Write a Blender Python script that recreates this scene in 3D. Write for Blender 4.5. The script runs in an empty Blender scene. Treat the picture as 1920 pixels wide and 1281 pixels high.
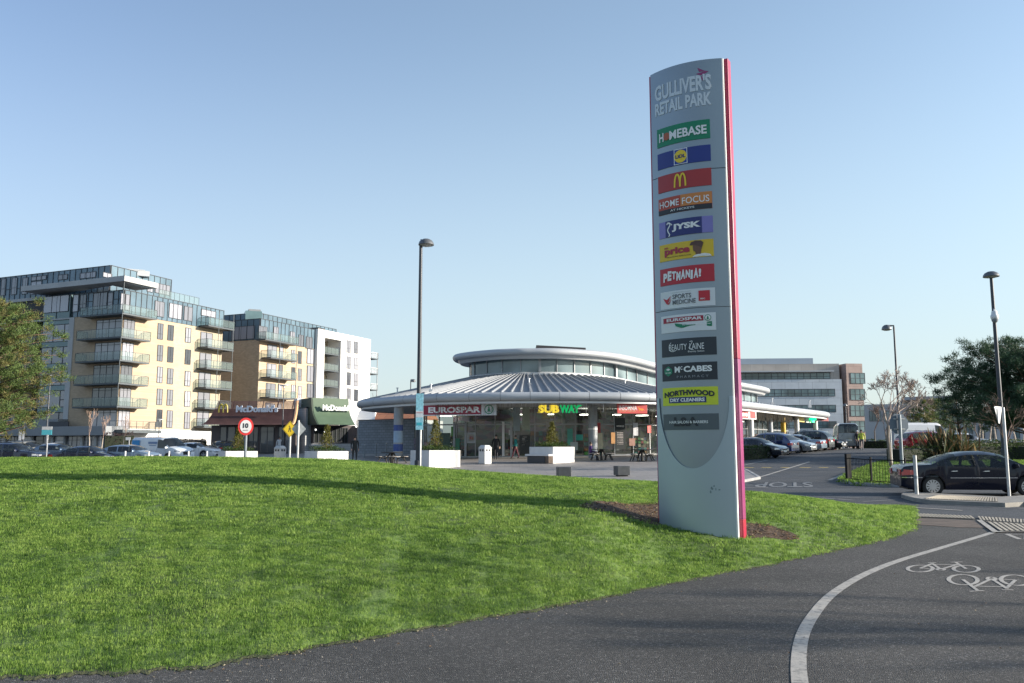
import bpy, bmesh, math, random
from mathutils import Vector, Matrix
random.seed(7)
R = math.radians
sc = bpy.context.scene
COL = sc.collection

# ------------------------------------------------------------------ camera, sky, sun, exposure
F, PITCH, EYE = 1573.0, R(7.2), 1.65
cam_data = bpy.data.cameras.new('camera')
cam = bpy.data.objects.new('camera', cam_data)
COL.objects.link(cam)
cam_data.sensor_width = 36.0
cam_data.lens = 36.0 * F / 1920.0
cam_data.clip_start, cam_data.clip_end = 0.1, 6000
cam.location = (0, 0, EYE)
cam.rotation_euler = (R(90) + PITCH, 0, 0)
sc.camera = cam

SUN_EL, SUN_AZ = R(14.5), R(97.0)          # azimuth clockwise from +Y
world = bpy.data.worlds.new('World')
sc.world = world
world.use_nodes = True
wn = world.node_tree.nodes
bg = wn['Background']
sky = wn.new('ShaderNodeTexSky')
sky.sky_type = 'NISHITA'
sky.sun_disc = False
sky.sun_elevation, sky.sun_rotation = SUN_EL, SUN_AZ
sky.altitude, sky.air_density, sky.dust_density, sky.ozone_density = 0, 1.0, 0.4, 2.0
# the pale winter air low over the horizon
wl = world.node_tree.links
w_tc = wn.new('ShaderNodeTexCoord'); w_sp = wn.new('ShaderNodeSeparateXYZ')
wl.new(w_tc.outputs['Generated'], w_sp.inputs[0])
w_mr = wn.new('ShaderNodeMapRange'); w_mr.interpolation_type = 'SMOOTHSTEP'
w_mr.inputs['From Min'].default_value = -0.10; w_mr.inputs['From Max'].default_value = 0.50
w_mr.inputs['To Min'].default_value = 0.92; w_mr.inputs['To Max'].default_value = 0.0
wl.new(w_sp.outputs['Z'], w_mr.inputs['Value'])
w_mx = wn.new('ShaderNodeMix'); w_mx.data_type = 'RGBA'
w_mx.inputs['B'].default_value = (1.88, 2.19, 2.36, 1)
w_hs = wn.new('ShaderNodeHueSaturation'); w_hs.inputs['Saturation'].default_value = 0.88
# the sky away from the sun is a little deeper
w_mx2 = wn.new('ShaderNodeMapRange'); w_mx2.interpolation_type = 'SMOOTHSTEP'
w_mx2.inputs['From Min'].default_value = -0.75; w_mx2.inputs['From Max'].default_value = 0.15
wl.new(w_sp.outputs['X'], w_mx2.inputs['Value'])
w_tint = wn.new('ShaderNodeMix'); w_tint.data_type = 'RGBA'
w_tint.inputs['A'].default_value = (0.58, 0.63, 0.72, 1); w_tint.inputs['B'].default_value = (0.99, 0.96, 0.90, 1)
wl.new(w_mx2.outputs['Result'], w_tint.inputs['Factor'])
w_mul = wn.new('ShaderNodeMix'); w_mul.data_type = 'RGBA'; w_mul.blend_type = 'MULTIPLY'; w_mul.inputs['Factor'].default_value = 1.0
wl.new(sky.outputs['Color'], w_mul.inputs['A']); wl.new(w_tint.outputs['Result'], w_mul.inputs['B'])
wl.new(w_mul.outputs['Result'], w_hs.inputs['Color'])
wl.new(w_mr.outputs['Result'], w_mx.inputs['Factor']); wl.new(w_hs.outputs['Color'], w_mx.inputs['A'])
wl.new(w_mx.outputs['Result'], bg.inputs['Color'])
bg.inputs['Strength'].default_value = 0.12
sun_data = bpy.data.lights.new('sun', 'SUN')
sun_data.energy, sun_data.angle, sun_data.color = 3.6, R(0.55), (1.0, 0.91, 0.78)
sun = bpy.data.objects.new('sun', sun_data)
COL.objects.link(sun)
SUN_DIR = Vector((math.sin(SUN_AZ) * math.cos(SUN_EL), math.cos(SUN_AZ) * math.cos(SUN_EL), math.sin(SUN_EL)))
sun.rotation_euler = (-SUN_DIR).to_track_quat('-Z', 'Y').to_euler()
sun.location = (60, -10, 40)
sc.view_settings.view_transform = 'Standard'
sc.view_settings.look = 'None'
sc.view_settings.exposure = 1.4
sc.view_settings.gamma = 1.0

# ------------------------------------------------------------------ where things stand (metres; photo pixels only used to survey them)
CP, SP = math.cos(PITCH), math.sin(PITCH)

def P(px, py, Y):
    a, b = (px - 960) / F, -(py - 640.5) / F
    dy, dz = CP - b * SP, SP + b * CP
    return Vector((a * Y / dy, Y, EYE + dz / dy * Y))

def softplus(x, k):
    return k * math.log1p(math.exp(max(-60, min(60, x / k))))

def gz(X, Y):
    """height of the paved ground: level by the path, then a gentle rise"""
    p = -0.02 + 0.0278 * (Y - 28) + 0.01345 * (X - 15)
    z = softplus(p, 0.10)
    return 1.55 - softplus(1.55 - z, 0.12)

def G(px, py, off=0.0, y1=300.0):
    lo, hi = 2.0, y1
    y, st = lo, 0.25
    while y < hi:
        q = P(px, py, y)
        if q.z <= gz(q.x, y) + off:
            break
        y += st
    a, b = y - st, y
    for _ in range(24):
        m = (a + b) / 2
        q = P(px, py, m)
        if q.z <= gz(q.x, m) + off: b = m
        else: a = m
    q = P(px, py, b)
    return Vector((q.x, q.y, gz(q.x, q.y)))

class Fac:
    """a vertical plane: origin, unit direction along it, outward normal"""
    def __init__(s, o, d, n=None):
        l = math.hypot(*d)
        s.o, s.d = Vector((o[0], o[1])), Vector((d[0] / l, d[1] / l))
        n = n or (s.d.y, -s.d.x)
        l = math.hypot(*n)
        s.n = Vector((n[0] / l, n[1] / l))
    def t(s, px, py=800):
        q = P(px, py, 1.0).x
        return (q * s.o.y - s.o.x) / (s.d.x - q * s.d.y)
    def z(s, px, py):
        t = s.t(px, py)
        return P(px, py, s.o.y + s.d.y * t).z
    def p(s, t, off, z):
        return Vector((s.o.x + s.d.x * t + s.n.x * off, s.o.y + s.d.y * t + s.n.y * off, z))
    def rect(s, x0, x1, y0, y1):
        ym, xm = (y0 + y1) / 2, (x0 + x1) / 2
        t = sorted((s.t(x0, ym), s.t(x1, ym)))
        return t[0], t[1], s.z(xm, y1), s.z(xm, y0)

def fac2(px0, d0, px1, d1, py=800):
    a, b = P(px0, py, d0), P(px1, py, d1)
    f = Fac((a.x, a.y), (b.x - a.x, b.y - a.y))
    f.len = (b.xy - a.xy).length
    return f

# ------------------------------------------------------------------ materials
MATS = {}
def nodes_of(m):
    m.use_nodes = True
    return m.node_tree.nodes, m.node_tree.links, m.node_tree.nodes['Principled BSDF']

def M(name, col, rough=0.6, metal=0.0, var=0.12, scale=3.0, bump=0.0, bscale=40.0, coat=0.0, spec=0.5, emit=None, alpha=1.0, detail=4):
    if name in MATS: return MATS[name]
    m = bpy.data.materials.new(name)
    n, l, b = nodes_of(m)
    b.inputs['Roughness'].default_value = rough
    b.inputs['Metallic'].default_value = metal
    b.inputs['Specular IOR Level'].default_value = spec
    b.inputs['Coat Weight'].default_value = coat
    b.inputs['Coat Roughness'].default_value = 0.04
    b.inputs['Base Color'].default_value = (*col, 1)
    if alpha < 1: b.inputs['Alpha'].default_value = alpha
    tc = n.new('ShaderNodeTexCoord')
    if var:
        t = n.new('ShaderNodeTexNoise'); t.inputs['Scale'].default_value = scale; t.inputs['Detail'].default_value = detail
        l.new(tc.outputs['Object'], t.inputs['Vector'])
        cr = n.new('ShaderNodeMapRange'); cr.inputs['From Min'].default_value = 0.3; cr.inputs['From Max'].default_value = 0.7
        cr.inputs['To Min'].default_value = 1 - var; cr.inputs['To Max'].default_value = 1 + var
        l.new(t.outputs['Fac'], cr.inputs['Value'])
        hs = n.new('ShaderNodeHueSaturation'); hs.inputs['Color'].default_value = (*col, 1)
        l.new(cr.outputs['Result'], hs.inputs['Value'])
        l.new(hs.outputs['Color'], b.inputs['Base Color'])
        rr = n.new('ShaderNodeMapRange'); rr.inputs['To Min'].default_value = max(0.02, rough * 0.8); rr.inputs['To Max'].default_value = min(1, rough * 1.2)
        l.new(t.outputs['Fac'], rr.inputs['Value']); l.new(rr.outputs['Result'], b.inputs['Roughness'])
    if bump:
        t2 = n.new('ShaderNodeTexNoise'); t2.inputs['Scale'].default_value = bscale; t2.inputs['Detail'].default_value = 6
        l.new(tc.outputs['Object'], t2.inputs['Vector'])
        bp = n.new('ShaderNodeBump'); bp.inputs['Strength'].default_value = bump; bp.inputs['Distance'].default_value = 0.02
        l.new(t2.outputs['Fac'], bp.inputs['Height']); l.new(bp.outputs['Normal'], b.inputs['Normal'])
    if emit:
        b.inputs['Emission Color'].default_value = (*col, 1); b.inputs['Emission Strength'].default_value = emit
    MATS[name] = m
    return m

def M_brick(name, col, mortar, d, w, h, gap=0.012, var=0.3, bump=0.25, rough=0.85):
    """masonry courses on a wall that runs along direction d"""
    if name in MATS: return MATS[name]
    m = bpy.data.materials.new(name)
    n, l, b = nodes_of(m)
    tc = n.new('ShaderNodeNewGeometry')
    dt = n.new('ShaderNodeVectorMath'); dt.operation = 'DOT_PRODUCT'; dt.inputs[1].default_value = (d[0], d[1], 0)
    sp = n.new('ShaderNodeSeparateXYZ'); cb = n.new('ShaderNodeCombineXYZ')
    l.new(tc.outputs['Position'], dt.inputs[0]); l.new(tc.outputs['Position'], sp.inputs[0])
    l.new(dt.outputs['Value'], cb.inputs[0]); l.new(sp.outputs['Z'], cb.inputs[1])
    br = n.new('ShaderNodeTexBrick')
    br.inputs['Scale'].default_value = 1.0; br.inputs['Brick Width'].default_value = w; br.inputs['Row Height'].default_value = h
    br.inputs['Mortar Size'].default_value = gap; br.inputs['Mortar Smooth'].default_value = 0.2; br.inputs['Bias'].default_value = 0
    br.inputs['Color1'].default_value = (*[c * (1 - var) for c in col], 1); br.inputs['Color2'].default_value = (*[c * (1 + var) for c in col], 1)
    br.inputs['Mortar'].default_value = (*mortar, 1)
    l.new(cb.outputs[0], br.inputs['Vector'])
    t = n.new('ShaderNodeTexNoise'); t.inputs['Scale'].default_value = 0.6; t.inputs['Detail'].default_value = 6
    l.new(tc.outputs['Position'], t.inputs['Vector'])
    mr = n.new('ShaderNodeMapRange'); mr.inputs['To Min'].default_value = 0.82; mr.inputs['To Max'].default_value = 1.18
    l.new(t.outputs['Fac'], mr.inputs['Value'])
    hs = n.new('ShaderNodeHueSaturation'); l.new(br.outputs['Color'], hs.inputs['Color']); l.new(mr.outputs['Result'], hs.inputs['Value'])
    l.new(hs.outputs['Color'], b.inputs['Base Color'])
    bp = n.new('ShaderNodeBump'); bp.inputs['Strength'].default_value = bump; bp.inputs['Distance'].default_value = 0.02; bp.invert = True
    l.new(br.outputs['Fac'], bp.inputs['Height']); l.new(bp.outputs['Normal'], b.inputs['Normal'])
    b.inputs['Roughness'].default_value = rough
    MATS[name] = m
    return m

def M_glass(name, dark, light, rough=0.04, clear=0.0, mixscale=0.0, spec=0.7):
    """window glass: base colour for a dark room, pale curtain or reflected sky, under a glossy pane, varying from pane to pane; clear > 0 lets the inside show"""
    if name in MATS: return MATS[name]
    m = bpy.data.materials.new(name)
    n, l, b = nodes_of(m)
    b.inputs['Roughness'].default_value = rough
    b.inputs['Specular IOR Level'].default_value = spec
    oi = n.new('ShaderNodeObjectInfo')
    mx = n.new('ShaderNodeMix'); mx.data_type = 'RGBA'
    mx.inputs['A'].default_value = (*dark, 1); mx.inputs['B'].default_value = (*light, 1)
    if mixscale:
        g = n.new('ShaderNodeNewGeometry')
        t = n.new('ShaderNodeTexNoise'); t.inputs['Scale'].default_value = mixscale; t.inputs['Detail'].default_value = 1
        l.new(g.outputs['Position'], t.inputs['Vector'])
        cr = n.new('ShaderNodeMapRange'); cr.inputs['From Min'].default_value = 0.35; cr.inputs['From Max'].default_value = 0.65
        l.new(t.outputs['Fac'], cr.inputs['Value']); l.new(cr.outputs['Result'], mx.inputs['Factor'])
    else:
        l.new(oi.outputs['Random'], mx.inputs['Factor'])
    l.new(mx.outputs['Result'], b.inputs['Base Color'])
    if clear:
        out = n['Material Output']
        tr = n.new('ShaderNodeBsdfTransparent'); tr.inputs['Color'].default_value = (0.82, 0.9, 0.88, 1)
        ms = n.new('ShaderNodeMixShader'); ms.inputs['Fac'].default_value = 1 - clear
        l.new(tr.outputs[0], ms.inputs[1]); l.new(b.outputs[0], ms.inputs[2]); l.new(ms.outputs[0], out.inputs['Surface'])
    MATS[name] = m
    return m

# ------------------------------------------------------------------ mesh building
ORG = {}
def org(o):
    return ORG.get(o.name, Vector((0, 0, 0))) if o is not None else Vector((0, 0, 0))

class MB:
    def __init__(s, mat=None):
        s.v, s.f, s.mi, s.mats, s.cur = [], [], [], [], 0
        if mat: s.mat(mat)
    def mat(s, m):
        if m not in s.mats: s.mats.append(m)
        s.cur = s.mats.index(m)
        return s
    def face(s, *idx):
        s.f.append(idx); s.mi.append(s.cur)
    def poly(s, pts):
        k = len(s.v); s.v += [tuple(p) for p in pts]; s.face(*range(k, k + len(pts)))
    def hexa(s, b, t):
        k = len(s.v); s.v += [tuple(p) for p in b] + [tuple(p) for p in t]; n = len(b)
        s.face(*[k + i for i in reversed(range(n))]); s.face(*[k + n + i for i in range(n)])
        for i in range(n):
            j = (i + 1) % n
            s.face(k + i, k + j, k + n + j, k + n + i)
    def box(s, x0, x1, y0, y1, z0, z1):
        s.hexa([(x0, y0, z0), (x1, y0, z0), (x1, y1, z0), (x0, y1, z0)], [(x0, y0, z1), (x1, y0, z1), (x1, y1, z1), (x0, y1, z1)])
    def cbox(s, c, sx, sy, sz, rz=0.0):
        ca, sa = math.cos(rz), math.sin(rz)
        q = [(c[0] + ca * dx * sx / 2 - sa * dy * sy / 2, c[1] + sa * dx * sx / 2 + ca * dy * sy / 2) for dx, dy in ((-1, -1), (1, -1), (1, 1), (-1, 1))]
        s.hexa([(x, y, c[2]) for x, y in q], [(x, y, c[2] + sz) for x, y in q])
    def obox(s, f, t0, t1, z0, z1, o0, o1):
        s.hexa([f.p(t0, o1, z0), f.p(t1, o1, z0), f.p(t1, o0, z0), f.p(t0, o0, z0)], [f.p(t0, o1, z1), f.p(t1, o1, z1), f.p(t1, o0, z1), f.p(t0, o0, z1)])
    def beam(s, a, b, w, h=None):
        """square bar between two points"""
        s.tube([a, b], w / 2, 4)
    def tube(s, pts, r, n=8, cap=True):
        pts = [Vector(p) for p in pts]
        m = len(pts); rs = r if isinstance(r, (list, tuple)) else [r] * m
        k = len(s.v)
        tan0 = (pts[1] - pts[0]).normalized()
        ref = Vector((0, 0, 1)) if abs(tan0.z) < 0.9 else Vector((1, 0, 0))
        for i, p in enumerate(pts):
            tg = (pts[min(i + 1, m - 1)] - pts[max(i - 1, 0)])
            tg = tg.normalized() if tg.length > 1e-9 else tan0
            u = tg.cross(ref)
            if u.length < 1e-4: u = tg.cross(Vector((0, 1, 0.1)))
            u.normalize(); w = u.cross(tg).normalized(); ref = w
            for j in range(n):
                a = 2 * math.pi * (j + 0.5) / n
                q = p + (u * math.cos(a) + w * math.sin(a)) * rs[i]
                s.v.append((q.x, q.y, q.z))
        for i in range(m - 1):
            for j in range(n):
                j2 = (j + 1) % n
                s.face(k + i * n + j, k + i * n + j2, k + (i + 1) * n + j2, k + (i + 1) * n + j)
        if cap:
            s.face(*[k + j for j in reversed(range(n))]); s.face(*[k + (m - 1) * n + j for j in range(n)])
    def lathe(s, prof, c=(0, 0, 0), n=16, axis='z', cap=True):
        k = len(s.v); m = len(prof)
        for r, h in prof:
            for j in range(n):
                a = 2 * math.pi * j / n
                x, y = r * math.cos(a), r * math.sin(a)
                q = {'z': (x, y, h), 'y': (x, h, y), 'x': (h, x, y)}[axis]
                s.v.append((c[0] + q[0], c[1] + q[1], c[2] + q[2]))
        for i in range(m - 1):
            for j in range(n):
                j2 = (j + 1) % n
                s.face(k + i * n + j, k + i * n + j2, k + (i + 1) * n + j2, k + (i + 1) * n + j)
        if cap:
            s.face(*[k + j for j in reversed(range(n))]); s.face(*[k + (m - 1) * n + j for j in range(n)])
    def grid(s, rows, close=False):
        k = len(s.v); m = len(rows); n = len(rows[0])
        for r in rows: s.v += [tuple(p) for p in r]
        for i in range(m - 1):
            for j in range(n - (0 if close else 1)):
                j2 = (j + 1) % n
                s.face(k + i * n + j, k + i * n + j2, k + (i + 1) * n + j2, k + (i + 1) * n + j)
    def build(s, name, parent=None, smooth=False, bevel=0.0, fix=True, label=None):
        me = bpy.data.meshes.new(name)
        o0 = org(parent)
        me.from_pydata([(v[0] - o0.x, v[1] - o0.y, v[2] - o0.z) for v in s.v], [], s.f)
        for m in s.mats: me.materials.append(m)
        if s.mats: me.polygons.foreach_set('material_index', s.mi)
        if fix:
            bm = bmesh.new(); bm.from_mesh(me); bmesh.ops.recalc_face_normals(bm, faces=bm.faces); bm.to_mesh(me); bm.free()
        if smooth:
            me.polygons.foreach_set('use_smooth', [True] * len(me.polygons))
            try: me.set_sharp_from_angle(angle=R(40))
            except Exception: pass
        me.update()
        o = bpy.data.objects.new(name, me)
        COL.objects.link(o)
        if parent is not None: o.parent = parent
        ORG[o.name] = o0
        if bevel:
            b = o.modifiers.new('bevel', 'BEVEL'); b.width = bevel; b.segments = 2; b.limit_method = 'ANGLE'
        if label: o['label'] = label
        return o

def tag(o, label=None, cat=None, group=None, kind=None):
    if label: o['label'] = label
    if cat: o['category'] = cat
    if group: o['group'] = group
    if kind: o['kind'] = kind
    return o

def thing(name, label, cat, loc=(0, 0, 0), group=None):
    o = bpy.data.objects.new(name, None)
    o.empty_display_size = 0.3
    COL.objects.link(o)
    o.location = loc
    ORG[o.name] = Vector(loc)
    return tag(o, label, cat, group)

def place(o, x, y, rz=0.0, z=None, tilt=True):
    """stand a thing that was built round the origin on the ground"""
    zz = gz(x, y) if z is None else z
    nrm = Vector((-(gz(x + .5, y) - gz(x - .5, y)), -(gz(x, y + .5) - gz(x, y - .5)), 1)).normalized() if tilt else Vector((0, 0, 1))
    q = Vector((0, 0, 1)).rotation_difference(nrm)
    o.matrix_basis = Matrix.Translation((x, y, zz)) @ q.to_matrix().to_4x4() @ Matrix.Rotation(rz, 4, 'Z')
    return o

def copy_tree(o, parent=None):
    c = o.copy()
    COL.objects.link(c)
    if parent is not None:
        c.parent = parent
        c.matrix_parent_inverse = o.matrix_parent_inverse.copy()
    for ch in list(KIDS(o)): copy_tree(ch, c)
    return c

def KIDS(o):
    return [x for x in COL.objects if x.parent == o]

def text(s, m, parent, name, place_fn, w, h, bold=0.0, ex=0.0, stretch=True, off=0.004):
    """lettering as a mesh: place_fn(u, v, out) with u in 0..w and v in 0..h"""
    cu = bpy.data.curves.new('text', 'FONT')
    cu.body = s; cu.size = 1.0; cu.offset = bold; cu.resolution_u = 3
    o = bpy.data.objects.new('text', cu)
    COL.objects.link(o)
    bpy.context.view_layer.update()
    me = bpy.data.meshes.new_from_object(o.evaluated_get(bpy.context.evaluated_depsgraph_get()))
    vs = [v.co.copy() for v in me.vertices]
    fs = [tuple(p.vertices) for p in me.polygons]
    bpy.data.objects.remove(o); bpy.data.curves.remove(cu); bpy.data.meshes.remove(me)
    x0, x1 = min(v.x for v in vs), max(v.x for v in vs); y0, y1 = min(v.y for v in vs), max(v.y for v in vs)
    sx, sy = w / (x1 - x0), h / max(1e-6, y1 - y0)
    mb = MB(m)
    front = [place_fn((v.x - x0) * sx, (v.y - y0) * sy, off + ex) for v in vs]
    mb.v += [tuple(p) for p in front]
    for f in fs: mb.face(*f)
    if ex:
        k = len(vs)
        mb.v += [tuple(place_fn((v.x - x0) * sx, (v.y - y0) * sy, off)) for v in vs]
        cnt = {}
        for f in fs:
            for a, b in zip(f, f[1:] + f[:1]):
                cnt[(a, b)] = 1
        for (a, b) in cnt:
            if (b, a) not in cnt: mb.face(a, b, k + b, k + a)
    return mb.build(name, parent, fix=bool(ex)) if parent is not None or True else None

def catmull(pts, n, closed=True):
    m = len(pts); out = []
    D = len(pts[0])
    tot = m if closed else m - 1
    for k in range(n if closed else n + 1):
        u = k * tot / n; i = int(u)
        if not closed and i >= tot: i = tot - 1
        f = u - i
        g = (lambda q: pts[q % m]) if closed else (lambda q: pts[max(0, min(m - 1, q))])
        p0, p1, p2, p3 = g(i - 1), g(i), g(i + 1), g(i + 2)
        out.append(tuple(0.5 * (2 * p1[c] + (p2[c] - p0[c]) * f + (2 * p0[c] - 5 * p1[c] + 4 * p2[c] - p3[c]) * f * f + (3 * p1[c] - p0[c] - 3 * p2[c] + p3[c]) * f ** 3) for c in range(D)))
    return out

def lin(xs, x):
    """piecewise linear table [(x, y), ...]"""
    if x <= xs[0][0]: return xs[0][1]
    for (a, b), (c, d) in zip(xs, xs[1:]):
        if x <= c: return b + (d - b) * (x - a) / (c - a)
    return xs[-1][1]

def sm(xs, x):
    """the same with eased joints (monotone cubic)"""
    n = len(xs)
    if x <= xs[0][0]: return xs[0][1]
    if x >= xs[-1][0]: return xs[-1][1]
    d = [(xs[i + 1][1] - xs[i][1]) / (xs[i + 1][0] - xs[i][0]) for i in range(n - 1)]
    m = [d[0]] + [0 if d[i - 1] * d[i] <= 0 else 2 * d[i - 1] * d[i] / (d[i - 1] + d[i]) for i in range(1, n - 1)] + [d[-1]]
    for i in range(n - 1):
        if x <= xs[i + 1][0]:
            h = xs[i + 1][0] - xs[i][0]; t = (x - xs[i][0]) / h
            return (2 * t ** 3 - 3 * t * t + 1) * xs[i][1] + (t ** 3 - 2 * t * t + t) * h * m[i] + (-2 * t ** 3 + 3 * t * t) * xs[i + 1][1] + (t ** 3 - t * t) * h * m[i + 1]

# ================================================================== GROUND
def in_poly(x, y, poly):
    c = False; n = len(poly)
    for i in range(n):
        (x1, y1), (x2, y2) = poly[i], poly[i - 1]
        if (y1 > y) != (y2 > y) and x < (x2 - x1) * (y - y1) / (y2 - y1) + x1: c = not c
    return c

def patch(name, poly, step, off, mat, kind='structure', hfun=gz, skirt=0.0):
    """a sheet cut to a polygon that follows the ground"""
    bm = bmesh.new()
    bm.faces.new([bm.verts.new((x, y, 0)) for x, y in poly])
    bmesh.ops.triangulate(bm, faces=bm.faces[:])
    xs = [p[0] for p in poly]; ys = [p[1] for p in poly]
    for k in range(int(math.ceil((max(xs) - min(xs)) / step))):
        bmesh.ops.bisect_plane(bm, geom=bm.verts[:] + bm.edges[:] + bm.faces[:], plane_co=(min(xs) + (k + 0.5) * step, 0, 0), plane_no=(1, 0, 0))
    for k in range(int(math.ceil((max(ys) - min(ys)) / step))):
        bmesh.ops.bisect_plane(bm, geom=bm.verts[:] + bm.edges[:] + bm.faces[:], plane_co=(0, min(ys) + (k + 0.5) * step, 0), plane_no=(0, 1, 0))
    for v in bm.verts: v.co.z = hfun(v.co.x, v.co.y) + off
    if skirt:
        ed = [e for e in bm.edges if e.is_boundary]
        r = bmesh.ops.extrude_edge_only(bm, edges=ed)
        for v in [g for g in r['geom'] if isinstance(g, bmesh.types.BMVert)]: v.co.z -= skirt
    bmesh.ops.recalc_face_normals(bm, faces=bm.faces[:])
    me = bpy.data.meshes.new(name); bm.to_mesh(me); bm.free()
    if sum(p.normal.z * p.area for p in me.polygons) < 0: me.flip_normals()
    me.materials.append(mat)
    o = bpy.data.objects.new(name, me); COL.objects.link(o)
    if kind: o['kind'] = kind
    ORG[o.name] = Vector((0, 0, 0))
    return o

def M_asphalt(name, base, fleck, fine=150.0, stain=0.35, rough=0.85, bump=0.6):
    m = bpy.data.materials.new(name); n, l, b = nodes_of(m)
    g = n.new('ShaderNodeNewGeometry')
    v = n.new('ShaderNodeTexVoronoi'); v.inputs['Scale'].default_value = fine
    l.new(g.outputs['Position'], v.inputs['Vector'])
    s = n.new('ShaderNodeSeparateColor'); l.new(v.outputs['Color'], s.inputs[0])
    r = n.new('ShaderNodeValToRGB')
    e = r.color_ramp.elements
    e[0].position, e[0].color = 0.0, (*[c * 0.45 for c in base], 1)
    e[1].position, e[1].color = 1.0, (*fleck, 1)
    k = e.new(0.55); k.color = (*base, 1)
    k = e.new(0.9); k.color = (*[c * 1.5 for c in base], 1)
    l.new(s.outputs[0], r.inputs['Fac'])
    t = n.new('ShaderNodeTexNoise'); t.inputs['Scale'].default_value = 0.45; t.inputs['Detail'].default_value = 7; t.inputs['Roughness'].default_value = 0.6
    l.new(g.outputs['Position'], t.inputs['Vector'])
    mr = n.new('ShaderNodeMapRange'); mr.inputs['From Min'].default_value = 0.3; mr.inputs['From Max'].default_value = 0.7
    mr.inputs['To Min'].default_value = 1 - stain; mr.inputs['To Max'].default_value = 1 + stain
    l.new(t.outputs['Fac'], mr.inputs['Value'])
    hs = n.new('ShaderNodeHueSaturation'); l.new(r.outputs['Color'], hs.inputs['Color']); l.new(mr.outputs['Result'], hs.inputs['Value'])
    l.new(hs.outputs['Color'], b.inputs['Base Color'])
    bp = n.new('ShaderNodeBump'); bp.inputs['Strength'].default_value = bump; bp.inputs['Distance'].default_value = 0.006
    l.new(v.outputs['Distance'], bp.inputs['Height']); bp.invert = True
    l.new(bp.outputs['Normal'], b.inputs['Normal'])
    b.inputs['Roughness'].default_value = rough
    MATS[name] = m
    return m

asphalt_road = M_asphalt('road_asphalt', (0.045, 0.050, 0.058), (0.16, 0.16, 0.16), 60, 0.28)
asphalt_path = M_asphalt('path_asphalt', (0.058, 0.054, 0.050), (0.24, 0.225, 0.205), 92, 0.36, bump=1.3)

# one sheet: fine near the place, coarse out to the horizon
mb = MB(asphalt_road)
axx = [-3000, -1200, -500, -220, -120] + [x for x in range(-80, 81)] + [120, 220, 500, 1200, 3000]
axy = [-400, -120, -40] + [y for y in range(-14, 131)] + [160, 220, 400, 900, 2000, 4000]
mb.grid([[(x, y, gz(x, y)) for x in axx] for y in axy])
tag(mb.build('ground', smooth=True, fix=False), kind='structure')

path_poly = [(-60, -14), (36, -14), (25, 0), (11.4, 18.75), (9.5, 21.4), (7.5, 24), (4, 25), (-40, 25), (-60, 20)]
tag(patch('footpath', path_poly, 2.0, 0.016, asphalt_path, skirt=0.02), kind='structure')
PZ = lambda x, y: gz(x, y) + 0.016

# ---- lawn mound
NEAR = [(-900, 1306), (-400, 1272), (0, 1257), (375, 1238), (480, 1222), (640, 1195), (800, 1168), (950, 1143), (1060, 1125), (1200, 1098), (1320, 1074), (1400, 1060), (1500, 1040), (1600, 1019), (1660, 1006), (1700, 990), (1712, 984)]
CREST_D = [(-900, 22), (0, 21), (600, 20.5), (800, 20), (1000, 19.2), (1237, 18.3), (1400, 17.8), (1600, 17.6), (1712, 17.9)]
CREST_Y = [(-900, 857), (0, 859.5), (300, 858), (600, 862), (700, 868), (800, 878), (900, 886), (1000, 893), (1100, 899), (1237, 907), (1400, 926), (1500, 938), (1600, 958), (1660, 970), (1712, 982)]
KEXP = [(-900, 1.0), (600, 1.0), (900, 0.92), (1090, 0.84), (1237, 1.40), (1385, 1.15), (1712, 1.0)]
BACK = 7.0
def col_of(X, Y): return 960 + F / CP * X / Y
def mound_col(px):
    yn = 1585.0 * 1.635 / (sm(NEAR, px) - 839.0)
    dc = sm(CREST_D, px)
    zc = P(px, sm(CREST_Y, px), dc).z
    yn += .035 * math.sin(px * .043) + .025 * math.sin(px * .117 + 1) + .018 * math.sin(px * .31)
    return min(yn, dc - 0.15), dc, max(zc, 0.03), sm(KEXP, px)
def hnoise(x, y):
    return 0.5 * math.sin(x * 1.7 + 0.6 * y) * math.sin(y * 1.3 - 0.5 * x) + 0.3 * math.sin(3.1 * x - 1.2 * y + 1) * math.sin(2.3 * y + 0.8 * x)
def mz_c(px, Y):
    yn, dc, zc, k = mound_col(px)
    X = (px - 960) * CP / F * Y
    if Y <= dc:
        t = max(0.0, (Y - yn) / (dc - yn))
        return 0.02 + (zc - 0.02) * math.sin(math.pi / 2 * t ** k) * min(1, .55 + 4 * t) + (0.018 * hnoise(X, Y) * (1 - t) + 0.010 * math.sin(9.3 * X + 2.1 * math.sin(4.1 * Y)) * math.sin(8.7 * Y + 1.9 * math.sin(5.3 * X))) * min(1, 4 * t)
    u = min(1.0, (Y - dc) / BACK)
    return (zc) * math.cos(math.pi / 2 * u) + gz(X, Y) * u - 0.03 * u
def mz(X, Y): return mz_c(col_of(X, Y), Y)

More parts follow.
